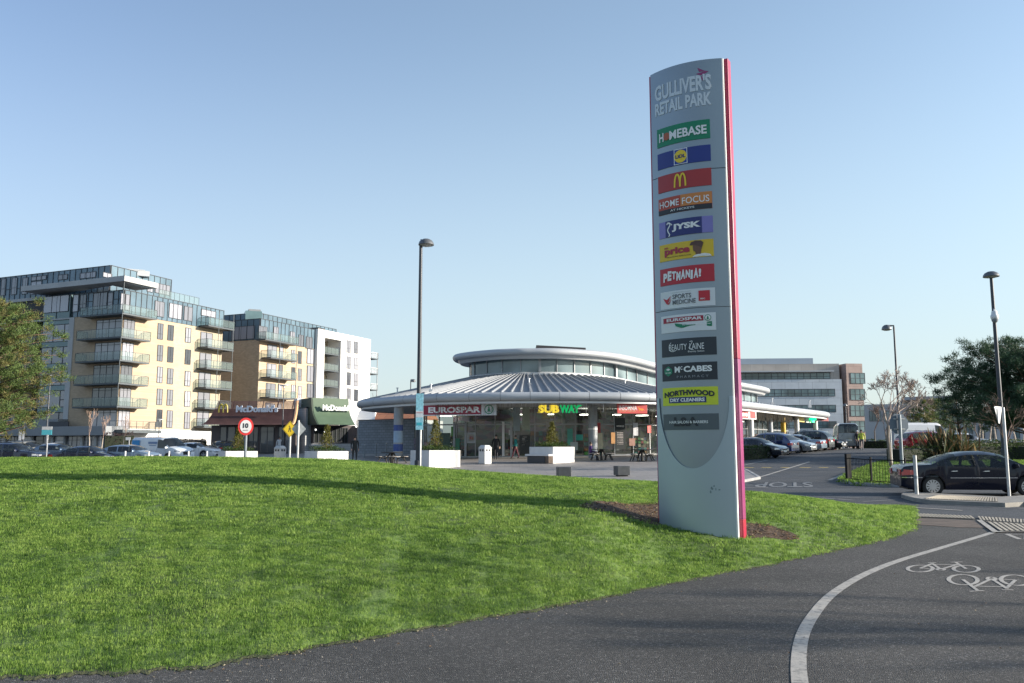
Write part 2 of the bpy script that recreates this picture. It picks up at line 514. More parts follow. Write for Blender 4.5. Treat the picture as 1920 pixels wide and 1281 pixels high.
# two bare mulched patches, left and right of the pylon's foot
def MG(px, py):
    lo, hi = 5.0, 30.0
    y = lo
    while y < hi and P(px, py, y).z > mz_c(px, y): y += .05
    q = P(px, py, y)
    return (q.x, q.y)
BEDS = [[MG(*p) for p in l] for l in (
    [(1088, 951), (1104, 944), (1135, 942), (1165, 945), (1200, 946), (1242, 944), (1262, 960), (1250, 985), (1215, 983), (1180, 973), (1140, 963), (1105, 959)],
    [(1370, 978), (1393, 981), (1420, 983), (1450, 990), (1480, 1000), (1497, 1008), (1491, 1015), (1465, 1014), (1430, 1010), (1393, 1009), (1370, 1000)])]
def bed(x, y, grow=0.0):
    return -1.0 if any(in_poly(x, y, b) for b in BEDS) else 1.0
rows = []
cols = [-900 + 26 * i for i in range(34)] + [-16 + 6 * i for i in range(288)]
for i in range(99):
    row = []
    for px in cols:
        yn, dc, zc, k = mound_col(px)
        if i <= 84: Y = yn + (dc - yn) * i / 84
        else: Y = dc + BACK * (i - 84) / 14
        row.append(((px - 960) * CP / F * Y, Y, mz_c(px, Y) + (0.0 if 0 < i else -0.03)))
    rows.append(row)
M('turf_soil', (0.10, 0.155, 0.034), 0.95, var=0.5, scale=1.2, bump=0.8, bscale=25, detail=8)
mb = MB(MATS['turf_soil']); mb.grid(rows)
mound = tag(mb.build('lawn_mound', smooth=True, fix=False), kind='structure')
me = mound.data
if me.polygons[0].normal.z < 0: me.flip_normals()

# ---- grass blades
def M_grass(name, c1, c2, c3):
    m = bpy.data.materials.new(name); n, l, b = nodes_of(m)
    g = n.new('ShaderNodeNewGeometry'); oi = n.new('ShaderNodeObjectInfo')
    t = n.new('ShaderNodeTexNoise'); t.inputs['Scale'].default_value = 0.8; t.inputs['Detail'].default_value = 8; t.inputs['Roughness'].default_value = 0.72
    l.new(g.outputs['Position'], t.inputs['Vector'])
    ad = n.new('ShaderNodeMath'); ad.operation = 'MULTIPLY_ADD'; ad.inputs[1].default_value = 0.42; ad.inputs[2].default_value = -0.21
    l.new(oi.outputs['Random'], ad.inputs[0])
    sm_ = n.new('ShaderNodeMath'); sm_.operation = 'ADD'; l.new(t.outputs['Fac'], sm_.inputs[0]); l.new(ad.outputs[0], sm_.inputs[1])
    t2 = n.new('ShaderNodeTexNoise'); t2.inputs['Scale'].default_value = 5.5; t2.inputs['Detail'].default_value = 3
    l.new(g.outputs['Position'], t2.inputs['Vector'])
    a2 = n.new('ShaderNodeMath'); a2.operation = 'MULTIPLY_ADD'; a2.inputs[1].default_value = 0.75; a2.inputs[2].default_value = -0.375
    l.new(t2.outputs['Fac'], a2.inputs[0])
    s2 = n.new('ShaderNodeMath'); s2.operation = 'ADD'; l.new(sm_.outputs[0], s2.inputs[0]); l.new(a2.outputs[0], s2.inputs[1])
    sm_ = s2
    r = n.new('ShaderNodeValToRGB'); e = r.color_ramp.elements
    e[0].position, e[0].color = 0.33, (*c1, 1); e[1].position, e[1].color = 0.67, (*c3, 1)
    k = e.new(0.5); k.color = (*c2, 1)
    l.new(sm_.outputs[0], r.inputs['Fac']); l.new(r.outputs['Color'], b.inputs['Base Color'])
    b.inputs['Roughness'].default_value = 0.55; b.inputs['Specular IOR Level'].default_value = 0.3
    tl = n.new('ShaderNodeBsdfTranslucent'); l.new(r.outputs['Color'], tl.inputs['Color'])
    ms = n.new('ShaderNodeMixShader'); ms.inputs['Fac'].default_value = 0.46
    l.new(b.outputs[0], ms.inputs[1]); l.new(tl.outputs[0], ms.inputs[2]); l.new(ms.outputs[0], n['Material Output'].inputs['Surface'])
    MATS[name] = m
    return m
grass_mat = M_grass('grass_blade', (0.078, 0.152, 0.026), (0.182, 0.305, 0.050), (0.275, 0.385, 0.085))

def tuft_mesh(name, nb, rad, h0, h1, w):
    rnd = random.Random(3)
    mb = MB(grass_mat)
    for _ in range(nb):
        a, r = rnd.uniform(0, 6.283), rad * math.sqrt(rnd.random())
        x, y = r * math.cos(a), r * math.sin(a)
        h = rnd.uniform(h0, h1); b = rnd.uniform(0, 6.283); lean = rnd.uniform(0.15, 0.75) * h
        dx, dy = math.cos(b), math.sin(b); px, py = -dy * w / 2, dx * w / 2
        k = len(mb.v)
        mb.v += [(x - px, y - py, -0.01), (x + px, y + py, -0.01), (x + px * .8 + dx * lean * .4, y + py * .8 + dy * lean * .4, h * .6), (x - px * .8 + dx * lean * .4, y - py * .8 + dy * lean * .4, h * .6), (x + dx * lean, y + dy * lean, h)]
        mb.face(k, k + 1, k + 2, k + 3); mb.face(k + 3, k + 2, k + 4)
    me = bpy.data.meshes.new(name)
    me.from_pydata(mb.v, [], mb.f); me.materials.append(grass_mat)
    return bpy.data.objects.new(name, me)      # source of the blades only: never linked to the scene

def grow_grass(name, src, dens_fn, tuft, seed=1):
    me = src.data.copy()
    at = me.attributes.new('dens', 'FLOAT', 'POINT')
    at.data.foreach_set('value', [dens_fn(v.co.x, v.co.y) for v in me.vertices])
    o = bpy.data.objects.new(name, me); COL.objects.link(o)
    ng = bpy.data.node_groups.new(name, 'GeometryNodeTree')
    ng.interface.new_socket('Geometry', in_out='INPUT', socket_type='NodeSocketGeometry')
    ng.interface.new_socket('Geometry', in_out='OUTPUT', socket_type='NodeSocketGeometry')
    N, L = ng.nodes, ng.links
    gi, go = N.new('NodeGroupInput'), N.new('NodeGroupOutput')
    d = N.new('GeometryNodeDistributePointsOnFaces'); d.distribute_method = 'RANDOM'; d.inputs['Seed'].default_value = seed
    na = N.new('GeometryNodeInputNamedAttribute'); na.data_type = 'FLOAT'; na.inputs['Name'].default_value = 'dens'
    ip = N.new('GeometryNodeInstanceOnPoints')
    ob = N.new('GeometryNodeObjectInfo'); ob.inputs['Object'].default_value = tuft
    rv = N.new('FunctionNodeRandomValue'); rv.data_type = 'FLOAT_VECTOR'; rv.inputs[0].default_value = (-0.15, -0.15, 0); rv.inputs[1].default_value = (0.15, 0.15, 6.283)
    rs = N.new('FunctionNodeRandomValue'); rs.data_type = 'FLOAT'
    rs.inputs[2].default_value = 0.65; rs.inputs[3].default_value = 1.25
    L.new(gi.outputs[0], d.inputs['Mesh']); L.new(na.outputs['Attribute'], d.inputs['Density'])
    L.new(d.outputs['Points'], ip.inputs['Points']); L.new(ob.outputs['Geometry'], ip.inputs['Instance'])
    L.new(rv.outputs[0], ip.inputs['Rotation']); L.new(rs.outputs[1], ip.inputs['Scale'])
    L.new(ip.outputs['Instances'], go.inputs[0])
    md = o.modifiers.new('grass', 'NODES'); md.node_group = ng
    return tag(o, kind='stuff')

tuft_near = tuft_mesh('grass_tuft', 46, 0.085, 0.007, 0.022, 0.0032)
tuft_far = tuft_mesh('wide_grass_tuft', 40, 0.13, 0.010, 0.028, 0.0065)
def thin(x, y):
    """worn spots and two old wheel tracks in the turf"""
    w = .5 + .5 * math.sin(1.9 * x + 1.1 * math.sin(2.3 * y)) * math.sin(2.7 * y + 1.7 * math.sin(1.3 * x + .4))
    k = .62 + .38 * w + .28 * math.sin(7.1 * x + 3 * y) * math.sin(6.3 * y - 2 * x)
    for x0, sl in ((-4.3, -.25), (-1.35, -.05)):
        d = abs(x - x0 - sl * (y - 9))
        if d < .16 and 8 < y < 13.5: k *= .35 + .65 * (d / .16)
    return max(.18, min(1.1, k))
def dens_near(x, y):
    px = col_of(x, max(y, 1))
    if px < -60 or bed(x, y) < 0: return 0.0
    if y > 14: return 0.0
    return thin(x, y) * (480.0 if y < 10 else max(0, 480 - 120 * (y - 10)))
def dens_far(x, y):
    px = col_of(x, max(y, 1))
    if px < -420 or bed(x, y) < 0: return 0.0
    if y < 10 and px > -60: return 0.0
    return thin(x, y) * (190.0 if (y > 14 or px < -60) else 47 * (y - 10))
grow_grass('grass', mound, dens_near, tuft_near, 1)
grow_grass('grass', mound, dens_far, tuft_far, 2)

# brown mossy margin where turf meets the path
M('moss_margin', (0.062, 0.066, 0.024), 0.95, var=0.6, scale=9, bump=1.0, bscale=50, detail=8)
mb = MB(MATS['moss_margin']); L_, R2 = [], []
for k in range(420):
    px = -400 + 5 * k
    yn = mound_col(px)[0]
    w = .035 + .03 * math.sin(px * .09) + .02 * math.sin(px * .23 + 2) + .015 * math.sin(px * .61)
    for l_, y in ((L_, yn - max(.004, w * .7)), (R2, yn + .035)):
        x = (px - 960) * CP / F * y
        l_.append((x, y, (PZ(x, y) + .004) if y < yn else mz_c(px, y) + .004))
mb.grid([L_, R2]); tag(mb.build('moss_margin', fix=False), kind='structure')
crumb = MB(); rnd = random.Random(17)
for q in (M('crumb_dry', (.30, .25, .17), .8, var=.3), M('crumb_pale', (.24, .22, .19), .8, var=.2), M('crumb_brown', (.14, .09, .05), .8, var=.3)):
    crumb.mat(q)
    for _ in range(150):
        if rnd.random() < .55:
            px = rnd.uniform(300, 1680); y = mound_col(px)[0] - abs(rnd.gauss(0, .25)); x = (px - 960) * CP / F * y
        else: x, y = rnd.uniform(-3, 9), rnd.uniform(5, 17)
        if y < 4 or (y > mound_col(min(1700, col_of(x, y)))[0] and col_of(x, y) < 1705): continue
        a, s_ = rnd.uniform(0, 6.28), rnd.uniform(.005, .016); c, d = math.cos(a) * s_, math.sin(a) * s_; z = PZ(x, y) + .009
        crumb.poly([(x - c, y - d, z - .004), (x + d * .6, y - c * .6, z + .004), (x + c, y + d, z), (x - d * .6, y + c * .6, z + .006)])
tag(crumb.build('path_litter', fix=False), kind='stuff')

# ---- mulch and leaf litter round the pylon
M('mulch', (0.075, 0.045, 0.026), 0.95, var=0.5, scale=14, bump=1.0, bscale=60)
for b_ in BEDS:
    patch('mulch_bed', [(p[0], p[1]) for p in catmull(b_, 48)], 0.15, 0.006, MATS['mulch'], hfun=mz)
lm = [M('dry_leaf', (0.22, 0.11, 0.045), 0.8, var=0.3), M('pale_leaf', (0.30, 0.22, 0.11), 0.8, var=0.3), M('dark_leaf', (0.07, 0.04, 0.025), 0.8, var=0.3)]
mb = MB()
rnd = random.Random(5)
for _ in range(9000):
    x, y = rnd.uniform(.6, 5.2), rnd.uniform(11.0, 17.0)
    if bed(x + rnd.gauss(0, .05), y + rnd.gauss(0, .05)) > 0: continue
    mb.mat(lm[rnd.randrange(3)])
    a, s, t = rnd.uniform(0, 6.28), rnd.uniform(0.012, 0.032), rnd.uniform(-0.6, 0.6)
    c, d = math.cos(a) * s, math.sin(a) * s
    z = mz(x, y) + 0.022
    mb.poly([(x - c, y - d, z - t * s), (x + d * .6, y - c * .6, z + .006), (x + c, y + d, z + t * s), (x - d * .6, y + c * .6, z + .004)])
tag(mb.build('leaf_litter', fix=False), kind='stuff')

# ---- paved square in front of the shops
def M_paving(name, col, w, h, var=0.12):
    m = M_brick(name, col, tuple(c * 0.6 for c in col), (1, 0), w, h, 0.012, var, 0.1, 0.6)
    for nd in m.node_tree.nodes:
        if nd.type == 'SEPXYZ':
            for lk in list(nd.outputs['Z'].links):
                to = lk.to_socket; m.node_tree.links.remove(lk); m.node_tree.links.new(nd.outputs['Y'], to)
    return m
paving = M_paving('square_paving', (0.27, 0.245, 0.225), 0.9, 0.6)
plaza = [(-42, 60), (-30, 44), (-12, 42), (-2, 39), (5, 36.2), (9.6, 36.0), (11.2, 38.5), (12.2, 44), (13.5, 54), (16, 63), (20.3, 69.5), (36, 92), (31, 95), (15.5, 72), (4, 70), (-8, 76), (-20, 92), (-50, 92)]
patch('paved_square', plaza, 1.0, 0.10, paving, skirt=0.14)

# ---- verge behind the railing, strips of grass by the far road
def gpts(l): return [tuple(G(x, y).xy) for x, y in l]
M('verge_grass', (0.085, 0.140, 0.028), 0.9, var=0.45, scale=1.5, bump=1.0, bscale=30, detail=8)
verge_poly = gpts([(1578, 904), (1592, 893), (1640, 873), (1662, 867.5), (1920, 868), (2160, 868), (2160, 900), (1920, 906), (1700, 914), (1612, 911)])
verge = patch('grass_verge', verge_poly, 1.0, 0.11, MATS['verge_grass'], skirt=0.14)
vx = [v.co.x for v in verge.data.vertices]
grow_grass('grass', verge, lambda x, y: 40.0 if y < 60 else 15.0, tuft_mesh('verge_tuft', 22, 0.2, 0.04, 0.1, 0.022), 4)
hedge_verge = gpts([(1700, 857), (1840, 852), (2200, 852), (2200, 866.5), (1700, 866.5)])
patch('grass_verge', hedge_verge, 2.0, 0.08, MATS['verge_grass'], skirt=0.1)
M('kerb_stone', (0.30, 0.30, 0.30), 0.85, var=0.2, scale=2, bump=0.3)
def kerb(pts, closed=True, h=0.125, w=0.14, name='kerb'):
    mb = MB(MATS['kerb_stone'])
    n = len(pts)
    for i in range(n if closed else n - 1):
        a, b = Vector(pts[i]), Vector(pts[(i + 1) % n])
        L = (b - a).length
        if L < 0.05: continue
        d = (b - a) / L; nn = Vector((-d.y, d.x)) * w / 2
        k = max(1, int(L / 0.9))
        for j in range(k):
            p, q = a + d * (L * j / k + 0.006), a + d * (L * (j + 1) / k - 0.006)
            B = [p - nn, q - nn, q + nn, p + nn]
            mb.hexa([(c.x, c.y, gz(c.x, c.y) - 0.05) for c in B], [(c.x, c.y, gz(c.x, c.y) + h) for c in B])
    return tag(mb.build(name), kind='structure')
kerb(verge_poly)
kerb([(-2, 39), (5, 36.2), (9.6, 36.0), (11.2, 38.5), (12.2, 44), (13.5, 54), (16, 63), (20.3, 69.5), (36, 92)], False, 0.115)
footway = gpts([(1662, 866.6), (1920, 867), (2160, 867), (2160, 862), (1700, 861)])

# ---- traffic island with tactile paving
M('island_concrete', (0.26, 0.245, 0.22), 0.85, var=0.2, scale=3, bump=0.3)
isl = gpts([(1690, 934), (1697, 929), (1715, 927.5), (1755, 932), (1880, 938.5), (1920, 936), (2100, 938), (2100, 955), (1920, 949.5), (1885, 951.5), (1745, 945.5), (1715, 941)])
patch('traffic_island', isl, 0.5, 0.12, MATS['island_concrete'], skirt=0.16)
M('tactile_rib', (0.42, 0.37, 0.29), 0.8, var=0.2, scale=6)
M('tactile_base', (0.13, 0.11, 0.09), 0.85, var=0.2, scale=6)
def quadpts(a, b, c, d, u, v):
    return (a * (1 - u) + b * u) * (1 - v) + (d * (1 - u) + c * u) * v
def ribbed(name, corners, nr, off, hf=gz, fill=0.55, slant=0.0):
    """tactile paving: raised pale ribs on a darker slab; corners run a-b along, d-c the other side"""
    a, b, c, d = [Vector(G(x, y).xy) for x, y in corners]
    mb = MB(MATS['tactile_base'])
    N = 12
    top = [[(*quadpts(a, b, c, d, i / N, v), 0) for i in range(N + 1)] for v in (0, 1)]
    mb.grid([[(x, y, hf(x, y) + off) for x, y, _ in r] for r in top])
    mb.mat(MATS['tactile_rib'])
    for i in range(nr):
        u0 = (i + 0.2) / nr; u1 = u0 + fill / nr
        q = [quadpts(a, b, c, d, min(1, u), v) for u, v in ((u0, 0.06), (u1, 0.06), (u1 + slant / nr, 0.94), (u0 + slant / nr, 0.94))]
        mb.hexa([(p.x, p.y, hf(p.x, p.y) + off) for p in q], [(p.x, p.y, hf(p.x, p.y) + off + 0.012) for p in q])
    return tag(mb.build(name), kind='structure')
ribbed('tactile_paving', [(1732, 943.4), (1872, 950), (1870, 941), (1762, 935.6)], 26, 0.126)
ribbed('tactile_paving', [(1700, 971), (1830, 976), (1822, 970), (1680, 963.4)], 20, 0.03)
ribbed('tactile_paving', [(1838, 978.5), (1925, 984.5), (1925, 977), (1832, 970.5)], 14, 0.03)
ribbed('tactile_paving', [(1876, 1000), (1960, 1001), (1930, 985.5), (1848, 980)], 8, 0.03, slant=0.0)
M('worn_patch', (0.115, 0.085, 0.066), 0.9, var=0.3, scale=2.5, bump=0.4)
patch('worn_paving', gpts([(1712, 985), (1712, 973), (1730, 973.5), (1832, 978.5), (1858, 988), (1858, 992), (1800, 991)]), 1.0, 0.022, MATS['worn_patch'])

# ---- painted markings
def M_paint(name, col, wear=0.5, scale=9):
    m = bpy.data.materials.new(name); n, l, b = nodes_of(m)
    g = n.new('ShaderNodeNewGeometry')
    t = n.new('ShaderNodeTexNoise'); t.inputs['Scale'].default_value = scale; t.inputs['Detail'].default_value = 8; t.inputs['Roughness'].default_value = 0.75
    l.new(g.outputs['Position'], t.inputs['Vector'])
    r = n.new('ShaderNodeValToRGB'); e = r.color_ramp.elements
    e[0].position, e[0].color = 0.30, (0.10, 0.10, 0.10, 1); e[1].position, e[1].color = 0.30 + 0.25 * wear, (*col, 1)
    l.new(t.outputs['Fac'], r.inputs['Fac']); l.new(r.outputs['Color'], b.inputs['Base Color'])
    b.inputs['Roughness'].default_value = 0.75
    MATS[name] = m
    return m
white_paint = M_paint('white_road_paint', (0.42, 0.39, 0.345), 0.9, 16)
dull_paint = M_paint('worn_road_paint', (0.27, 0.268, 0.26), 1.2)
yellow_paint = M_paint('yellow_road_paint', (0.55, 0.40, 0.10), 0.9)
def line(mb, pts, w, off, hf=gz, world=False, close=False):
    q = [Vector(p) if world else Vector(G(*p).xy) for p in pts]
    if close: q.append(q[0])
    L, R_ = [], []
    for i, p in enumerate(q):
        a, b = q[max(0, i - 1)], q[min(len(q) - 1, i + 1)]
        if close and i in (0, len(q) - 1): a, b = q[-2], q[1]
        d = (b - a).normalized(); nn = Vector((-d.y, d.x)) * w / 2
        L.append(p + nn); R_.append(p - nn)
    fine = lambda s: [s[i].lerp(s[i + 1], k / 4) for i in range(len(s) - 1) for k in range(4)] + [s[-1]]
    if (q[-1] - q[0]).length > 4: L, R_ = fine(L), fine(R_)
    mb.grid([[(p.x, p.y, hf(p.x, p.y) + off) for p in L], [(p.x, p.y, hf(p.x, p.y) + off) for p in R_]])
def marks(name, segs, mat, w, off=0.010, hf=gz):
    mb = MB(mat)
    for s in segs: line(mb, s, w, off, hf)
    return tag(mb.build(name), kind='structure')
cyc = catmull([(1502, 1300), (1498, 1262), (1499, 1225), (1507, 1190), (1526, 1156), (1556, 1121), (1600, 1091), (1650, 1067), (1700, 1049), (1750, 1034), (1800, 1019), (1840, 1007), (1862, 1000)], 60, False)
marks('cycle_track_line', [cyc], white_paint, 0.115, 0.004, PZ)
marks('cycle_track_line', [[(1866, 1000), (1836, 978)], [(1862, 1000.5), (1882, 1000)]], white_paint, 0.11, 0.020, PZ)
marks('give_way_triangle', [[(1888, 1003.5), (1925, 1004.5), (1925, 1013), (1912, 1013), (1888, 1003.5)]], white_paint, 0.09, 0.004, PZ)
def bicycle_mark(quad):
    """painted bicycle symbol laid over a quad of ground given by its corners"""
    a, b, c, d = [Vector(G(x, y).xy) for x, y in quad]
    f = lambda u, v: tuple(quadpts(a, b, c, d, u, v))
    mb = MB(white_paint)
    ring = lambda u, v, r, k: [f(u + r * math.cos(t * 6.2832 / 28), v + r * k * math.sin(t * 6.2832 / 28)) for t in range(28)]
    for u in (0.20, 0.80): line(mb, ring(u, 0.36, 0.165, 1.75), 0.050, 0.004, PZ, True, True)
    for s in ([(0.20, 0.36), (0.34, 0.78)], [(0.20, 0.36), (0.47, 0.30)], [(0.47, 0.30), (0.34, 0.82)], [(0.47, 0.30), (0.69, 0.74)], [(0.345, 0.72), (0.69, 0.72)], [(0.80, 0.36), (0.66, 0.95)], [(0.28, 0.88), (0.40, 0.88)], [(0.60, 0.93), (0.76, 0.97)]):
        line(mb, [f(*p) for p in s], 0.042, 0.0048, PZ, True)
    line(mb, [f(0.47 + 0.05 * math.cos(t), 0.30 + 0.09 * math.sin(t)) for t in [k * 0.5236 for k in range(12)]], 0.04, 0.0044, PZ, True, True)
    return tag(mb.build('cycle_symbol'), kind='structure')
bicycle_mark([(1694, 1077), (1842, 1078), (1838, 1056), (1702, 1055)])
bicycle_mark([(1930, 1079), (1772, 1078), (1776, 1113), (1952, 1115)])
marks('lane_line', [[(1398, 903), (1517, 866.5)]], white_paint, 0.14)
marks('lane_line', [[(1470, 930.5), (1561, 928.8)], [(1570, 935), (1690, 932)], [(1618, 941), (1676, 938)], [(1729, 945.8), (1925, 954.5)]], dull_paint, 0.12)
marks('lane_line', [[(1556, 940.4), (1609, 945.2)], [(1609, 945.2), (1700, 951.5), (1804, 957.8)]], white_paint, 0.15)
marks('lane_line', [[(1540, 934.5), (1600, 938.5)], [(1395, 914.6), (1440, 915.2)], [(1555, 901), (1586, 888.5)]], dull_paint, 0.2)
marks('lane_line', [[(1395, 872.6), (1440, 862.8)], [(1640, 870.5), (1616, 880)]], dull_paint, 0.12)
sx = lambda v: 1380 + v / 7.115
marks('speed_ramp_dashes', [[(sx(p), 876.8), (sx(q), 877.2)] for p, q in ((100, 235), (340, 475), (600, 710), (850, 990), (1110, 1230), (1365, 1470))], yellow_paint, 0.42)
sq = [Vector(G(x, y).xy) for x, y in ((1522, 904.6), (1421, 904.6), (1413, 914), (1526, 914))]
def stop_place(u, v, o):
    p = quadpts(*sq, u, v)
    return (p.x, p.y, gz(p.x, p.y) + 0.010)
stop_paint = M_paint('faded_road_paint', (0.27, 0.27, 0.265), 1.3)
o = text('STOP', stop_paint, None, 'stop_lettering', stop_place, 1.0, 1.0, bold=0.02, off=0)
o['kind'] = 'structure'

# ================================================================== PYLON SIGN
pr = P(1383, 1010, 13.2); pl = P(1237.5, 985, 13.85)
PF = Fac((pl.x, pl.y), (pr.x - pl.x, pr.y - pl.y))
PW = (pr.xy - pl.xy).length
PT = P(1220, 145, 13.85).z * .35 + P(1353, 107, 13.2).z * .65
P0 = min(pr.z, pl.z) - 0.25
BULGE = 0.15
def pf(t, z, o=0.0):
    """a point on the bowed face of the sign"""
    return PF.p(t, BULGE * (1 - (2 * t / PW - 1) ** 2) + o, z)
M('sign_silver', (0.27, 0.31, 0.33), 0.38, 0.75, var=0.06, scale=1.2)
M('sign_plate', (0.36, 0.425, 0.455), 0.42, 0.55, var=0.05, scale=0.9)
M('sign_edge_white', (0.78, 0.78, 0.76), 0.4, var=0.04)
M('sign_pink', (0.38, 0.009, 0.045), 0.35, var=0.05, coat=0.3)
M('sign_magenta', (0.27, 0.03, 0.13), 0.35, var=0.05, coat=0.3)
M('seam_dark', (0.06, 0.07, 0.08), 0.7, var=0)
mwhite = M('letter_white', (0.82, 0.82, 0.80), 0.5, var=0)
pylon = thing('pylon_sign', 'tall curved silver pylon sign with shop panels and a pink edge, standing on the lawn', 'sign', (pr.x * .5 + pl.x * .5, pr.y * .5 + pl.y * .5, P0 + 0.2))
N = 20
def face_strip(z0, z1, o0, o1, mat, name, t0=0.0, t1=None, parent=pylon, nz=1, n=N, label=None):
    t1 = PW if t1 is None else t1
    mb = MB(mat)
    fr = [[pf(t0 + (t1 - t0) * i / n, z0 + (z1 - z0) * k / nz, o1) for i in range(n + 1)] for k in range(nz + 1)]
    bk = [[pf(t0 + (t1 - t0) * i / n, z0 + (z1 - z0) * k / nz, o0) for i in range(n + 1)] for k in range(nz + 1)]
    mb.grid(fr)
    k0 = len(mb.v); mb.grid(bk)
    m = n + 1
    for i in range(n):
        mb.face(i, i + 1, k0 + i + 1, k0 + i); a = nz * m
        mb.face(a + i, a + i + 1, k0 + a + i + 1, k0 + a + i)
    for k in range(nz):
        for i in (0, n): mb.face(k * m + i, (k + 1) * m + i, k0 + (k + 1) * m + i, k0 + k * m + i)
    o = mb.build(name, parent, smooth=True)
    if label: o['label'] = label
    return o
zs1, zs2 = PF.z(1288, 327), PF.z(1296, 581)
face_strip(P0, zs2 - 0.006, -0.03, 0, MATS['sign_silver'], 'front_panel')
face_strip(zs2 + 0.006, zs1 - 0.006, -0.03, 0, MATS['sign_silver'], 'front_panel')
face_strip(zs1 + 0.006, PT, -0.03, 0, MATS['sign_silver'], 'front_panel')
# white returns down both edges of the bowed face, the pink core behind, the silver back
for t in (0.0, PW):
    mb = MB(MATS['sign_edge_white'])
    s = 0.004 if t == 0 else PW - 0.004
    mb.obox(PF, s - 0.014, s + 0.014, P0, PT + 0.01, -0.075, -0.031)
    mb.build('edge_strip', pylon, bevel=0.004)
mb = MB(MATS['sign_silver'])
for i in range(N):
    a, b = PW * i / N, PW * (i + 1) / N
    q = [pf(a, 0, -0.031), pf(b, 0, -0.031), PF.p(b, -0.06, 0), PF.p(a, -0.06, 0)]
    mb.hexa([(p.x, p.y, P0) for p in q], [(p.x, p.y, PT - 0.005) for p in q])
mb.build('panel_backing', pylon)
zp1 = PF.z(1384, 671); zp0 = PF.z(1392, 975)
for z0, z1, m in ((P0, zp0, 'sign_pink'), (zp0 + 0.002, zp1, 'sign_magenta'), (zp1 + 0.002, PT + 0.015, 'sign_pink')):
    mb = MB(MATS[m]); mb.obox(PF, -0.055, PW + 0.074, z0, z1, -0.24, -0.08)
    o = mb.build('pink_core', pylon, bevel=0.006)
    if m == 'sign_magenta': o['label'] = 'magenta lower half of the pink core'
mb = MB(MATS['sign_silver']); mb.obox(PF, 0, PW, P0, PT, -0.32, -0.245); mb.build('back_panel', pylon)
# lower plate with an elliptical bite
zt, zb = PF.z(1306, 745), PF.z(1303, 878)
mb = MB(MATS['sign_plate'])
n = 64
def bite(t):
    x = (t - PW * 0.5) / (PW * 0.462)
    return zt if abs(x) >= 1 else zb + (zt - zb) * (1 - math.sqrt(1 - x * x))
ts = [PW * (0.5 - 0.5 * math.cos(math.pi * i / n)) for i in range(n + 1)]
ts = sorted(ts + [PW * 0.0375, PW * 0.039, PW * 0.9625, PW * .961])
fr = [[pf(t, P0 + (bite(t) - P0) * k / 12, 0.022) for t in ts] for k in range(13)]
bk = [[pf(t, P0 + (bite(t) - P0) * k / 12, 0.002) for t in ts] for k in range(13)]
mb.grid(fr); mb.grid(bk); m = len(ts)
for i in range(m - 1): mb.face(12 * m + i, 12 * m + i + 1, 13 * m + 12 * m + i + 1, 13 * m + 12 * m + i)
for k in range(12):
    for i in (0, m - 1): mb.face(k * m + i, (k + 1) * m + i, 13 * m + (k + 1) * m + i, 13 * m + k * m + i)
lower = mb.build('lower_plate', pylon, smooth=True)
mb = MB(MATS['sign_edge_white']); mb.obox(PF, PW - 0.02, PW + 0.022, P0, zt, -0.03, 0.024); mb.build('edge_strip', pylon, bevel=0.004)
# scuffs and the rust-dark run below the bite
M('scuff', (0.16, 0.21, 0.22), 0.7, var=0.3, scale=30)
rnd = random.Random(2)
for (px, py, w, h) in ((1340, 915, .03, .035), (1353, 918, .025, .02), (1338, 922, .02, .03), (1344, 911, .02, .015), (1347, 917, .012, .03)):
    t, z = PF.t(px, py), PF.z(px, py)
    mb = MB(MATS['scuff'])
    mb.poly([pf(t + w * .8 * (.5 + rnd.random() * .5) * math.cos(a), z + h * (.5 + rnd.random() * .5) * math.sin(a), 0.0245) for a in [k * 0.785 for k in range(8)]])
    mb.build('scuff_mark', lower, fix=False)

TL, TR = PW * 0.098, PW * 0.835
def panel(yt, yb, col, name='sign_panel', label=None):
    z1, z0 = P(1288, yt, 13.42).z, P(1288, yb, 13.42).z
    key = 'panel_%d_%d_%d' % tuple(int(c * 99) for c in col)
    o = face_strip(z0, z1, 0.001, 0.010, M(key, col, 0.42, var=0.05, scale=2), name, TL, TR, n=16, label=label)
    o['_z'] = 0
    return o, z0, z1
OFF = lambda o: 0.0145 + (o - 0.0126) * 2.7
def on_face(t0, z0, arc=0.0, w=1.0, skew=0.0):
    return lambda u, v, o: pf(t0 + u + skew * v, z0 + v - arc * (2 * u / w - 1) ** 2, o)
W_ = TR - TL
def lettering(s, par, z0, z1, m, u0, u1, v0, v1, bold=0.0, arc=0.0, skew=0.0, o=0.0145, name='lettering'):
    h = z1 - z0
    w = (u1 - u0) * W_
    return text(s, m, par, name, on_face(TL + u0 * W_, z0 + v0 * h, arc, w, skew), w, (v1 - v0) * h, bold, 0, off=OFF(o))
def swatch(par, z0, z1, m, u0, u1, v0, v1, o=0.0128, name='colour_field'):
    h = z1 - z0
    mb = MB(m); n = 16
    mb.grid([[pf(TL + W_ * (u0 + (u1 - u0) * i / n), z0 + h * v, OFF(o)) for i in range(n + 1)] for v in (v0, v1)])
    return mb.build(name, par, fix=False)
def shape(par, z0, z1, m, pts, o=0.0138, name='emblem'):
    """flat outline: u in panel widths, v in panel heights"""
    h = z1 - z0
    mb = MB(m); q = len(pts)
    mb.v = [tuple(pf(TL + W_ * u, z0 + h * v, OFF(o))) for u, v in pts + [(sum(p[0] for p in pts) / q, sum(p[1] for p in pts) / q)]]
    for i in range(q): mb.face(i, (i + 1) % q, q)
    me = mb.build(name, par, fix=False)
    return me
def disc(cu, cv, r, z0, z1, n=24, a0=0.0, a1=6.2832):
    k = (z1 - z0) / W_
    return [(cu + r * k * math.cos(a0 + (a1 - a0) * i / n), cv + r * math.sin(a0 + (a1 - a0) * i / n)) for i in range(n)]
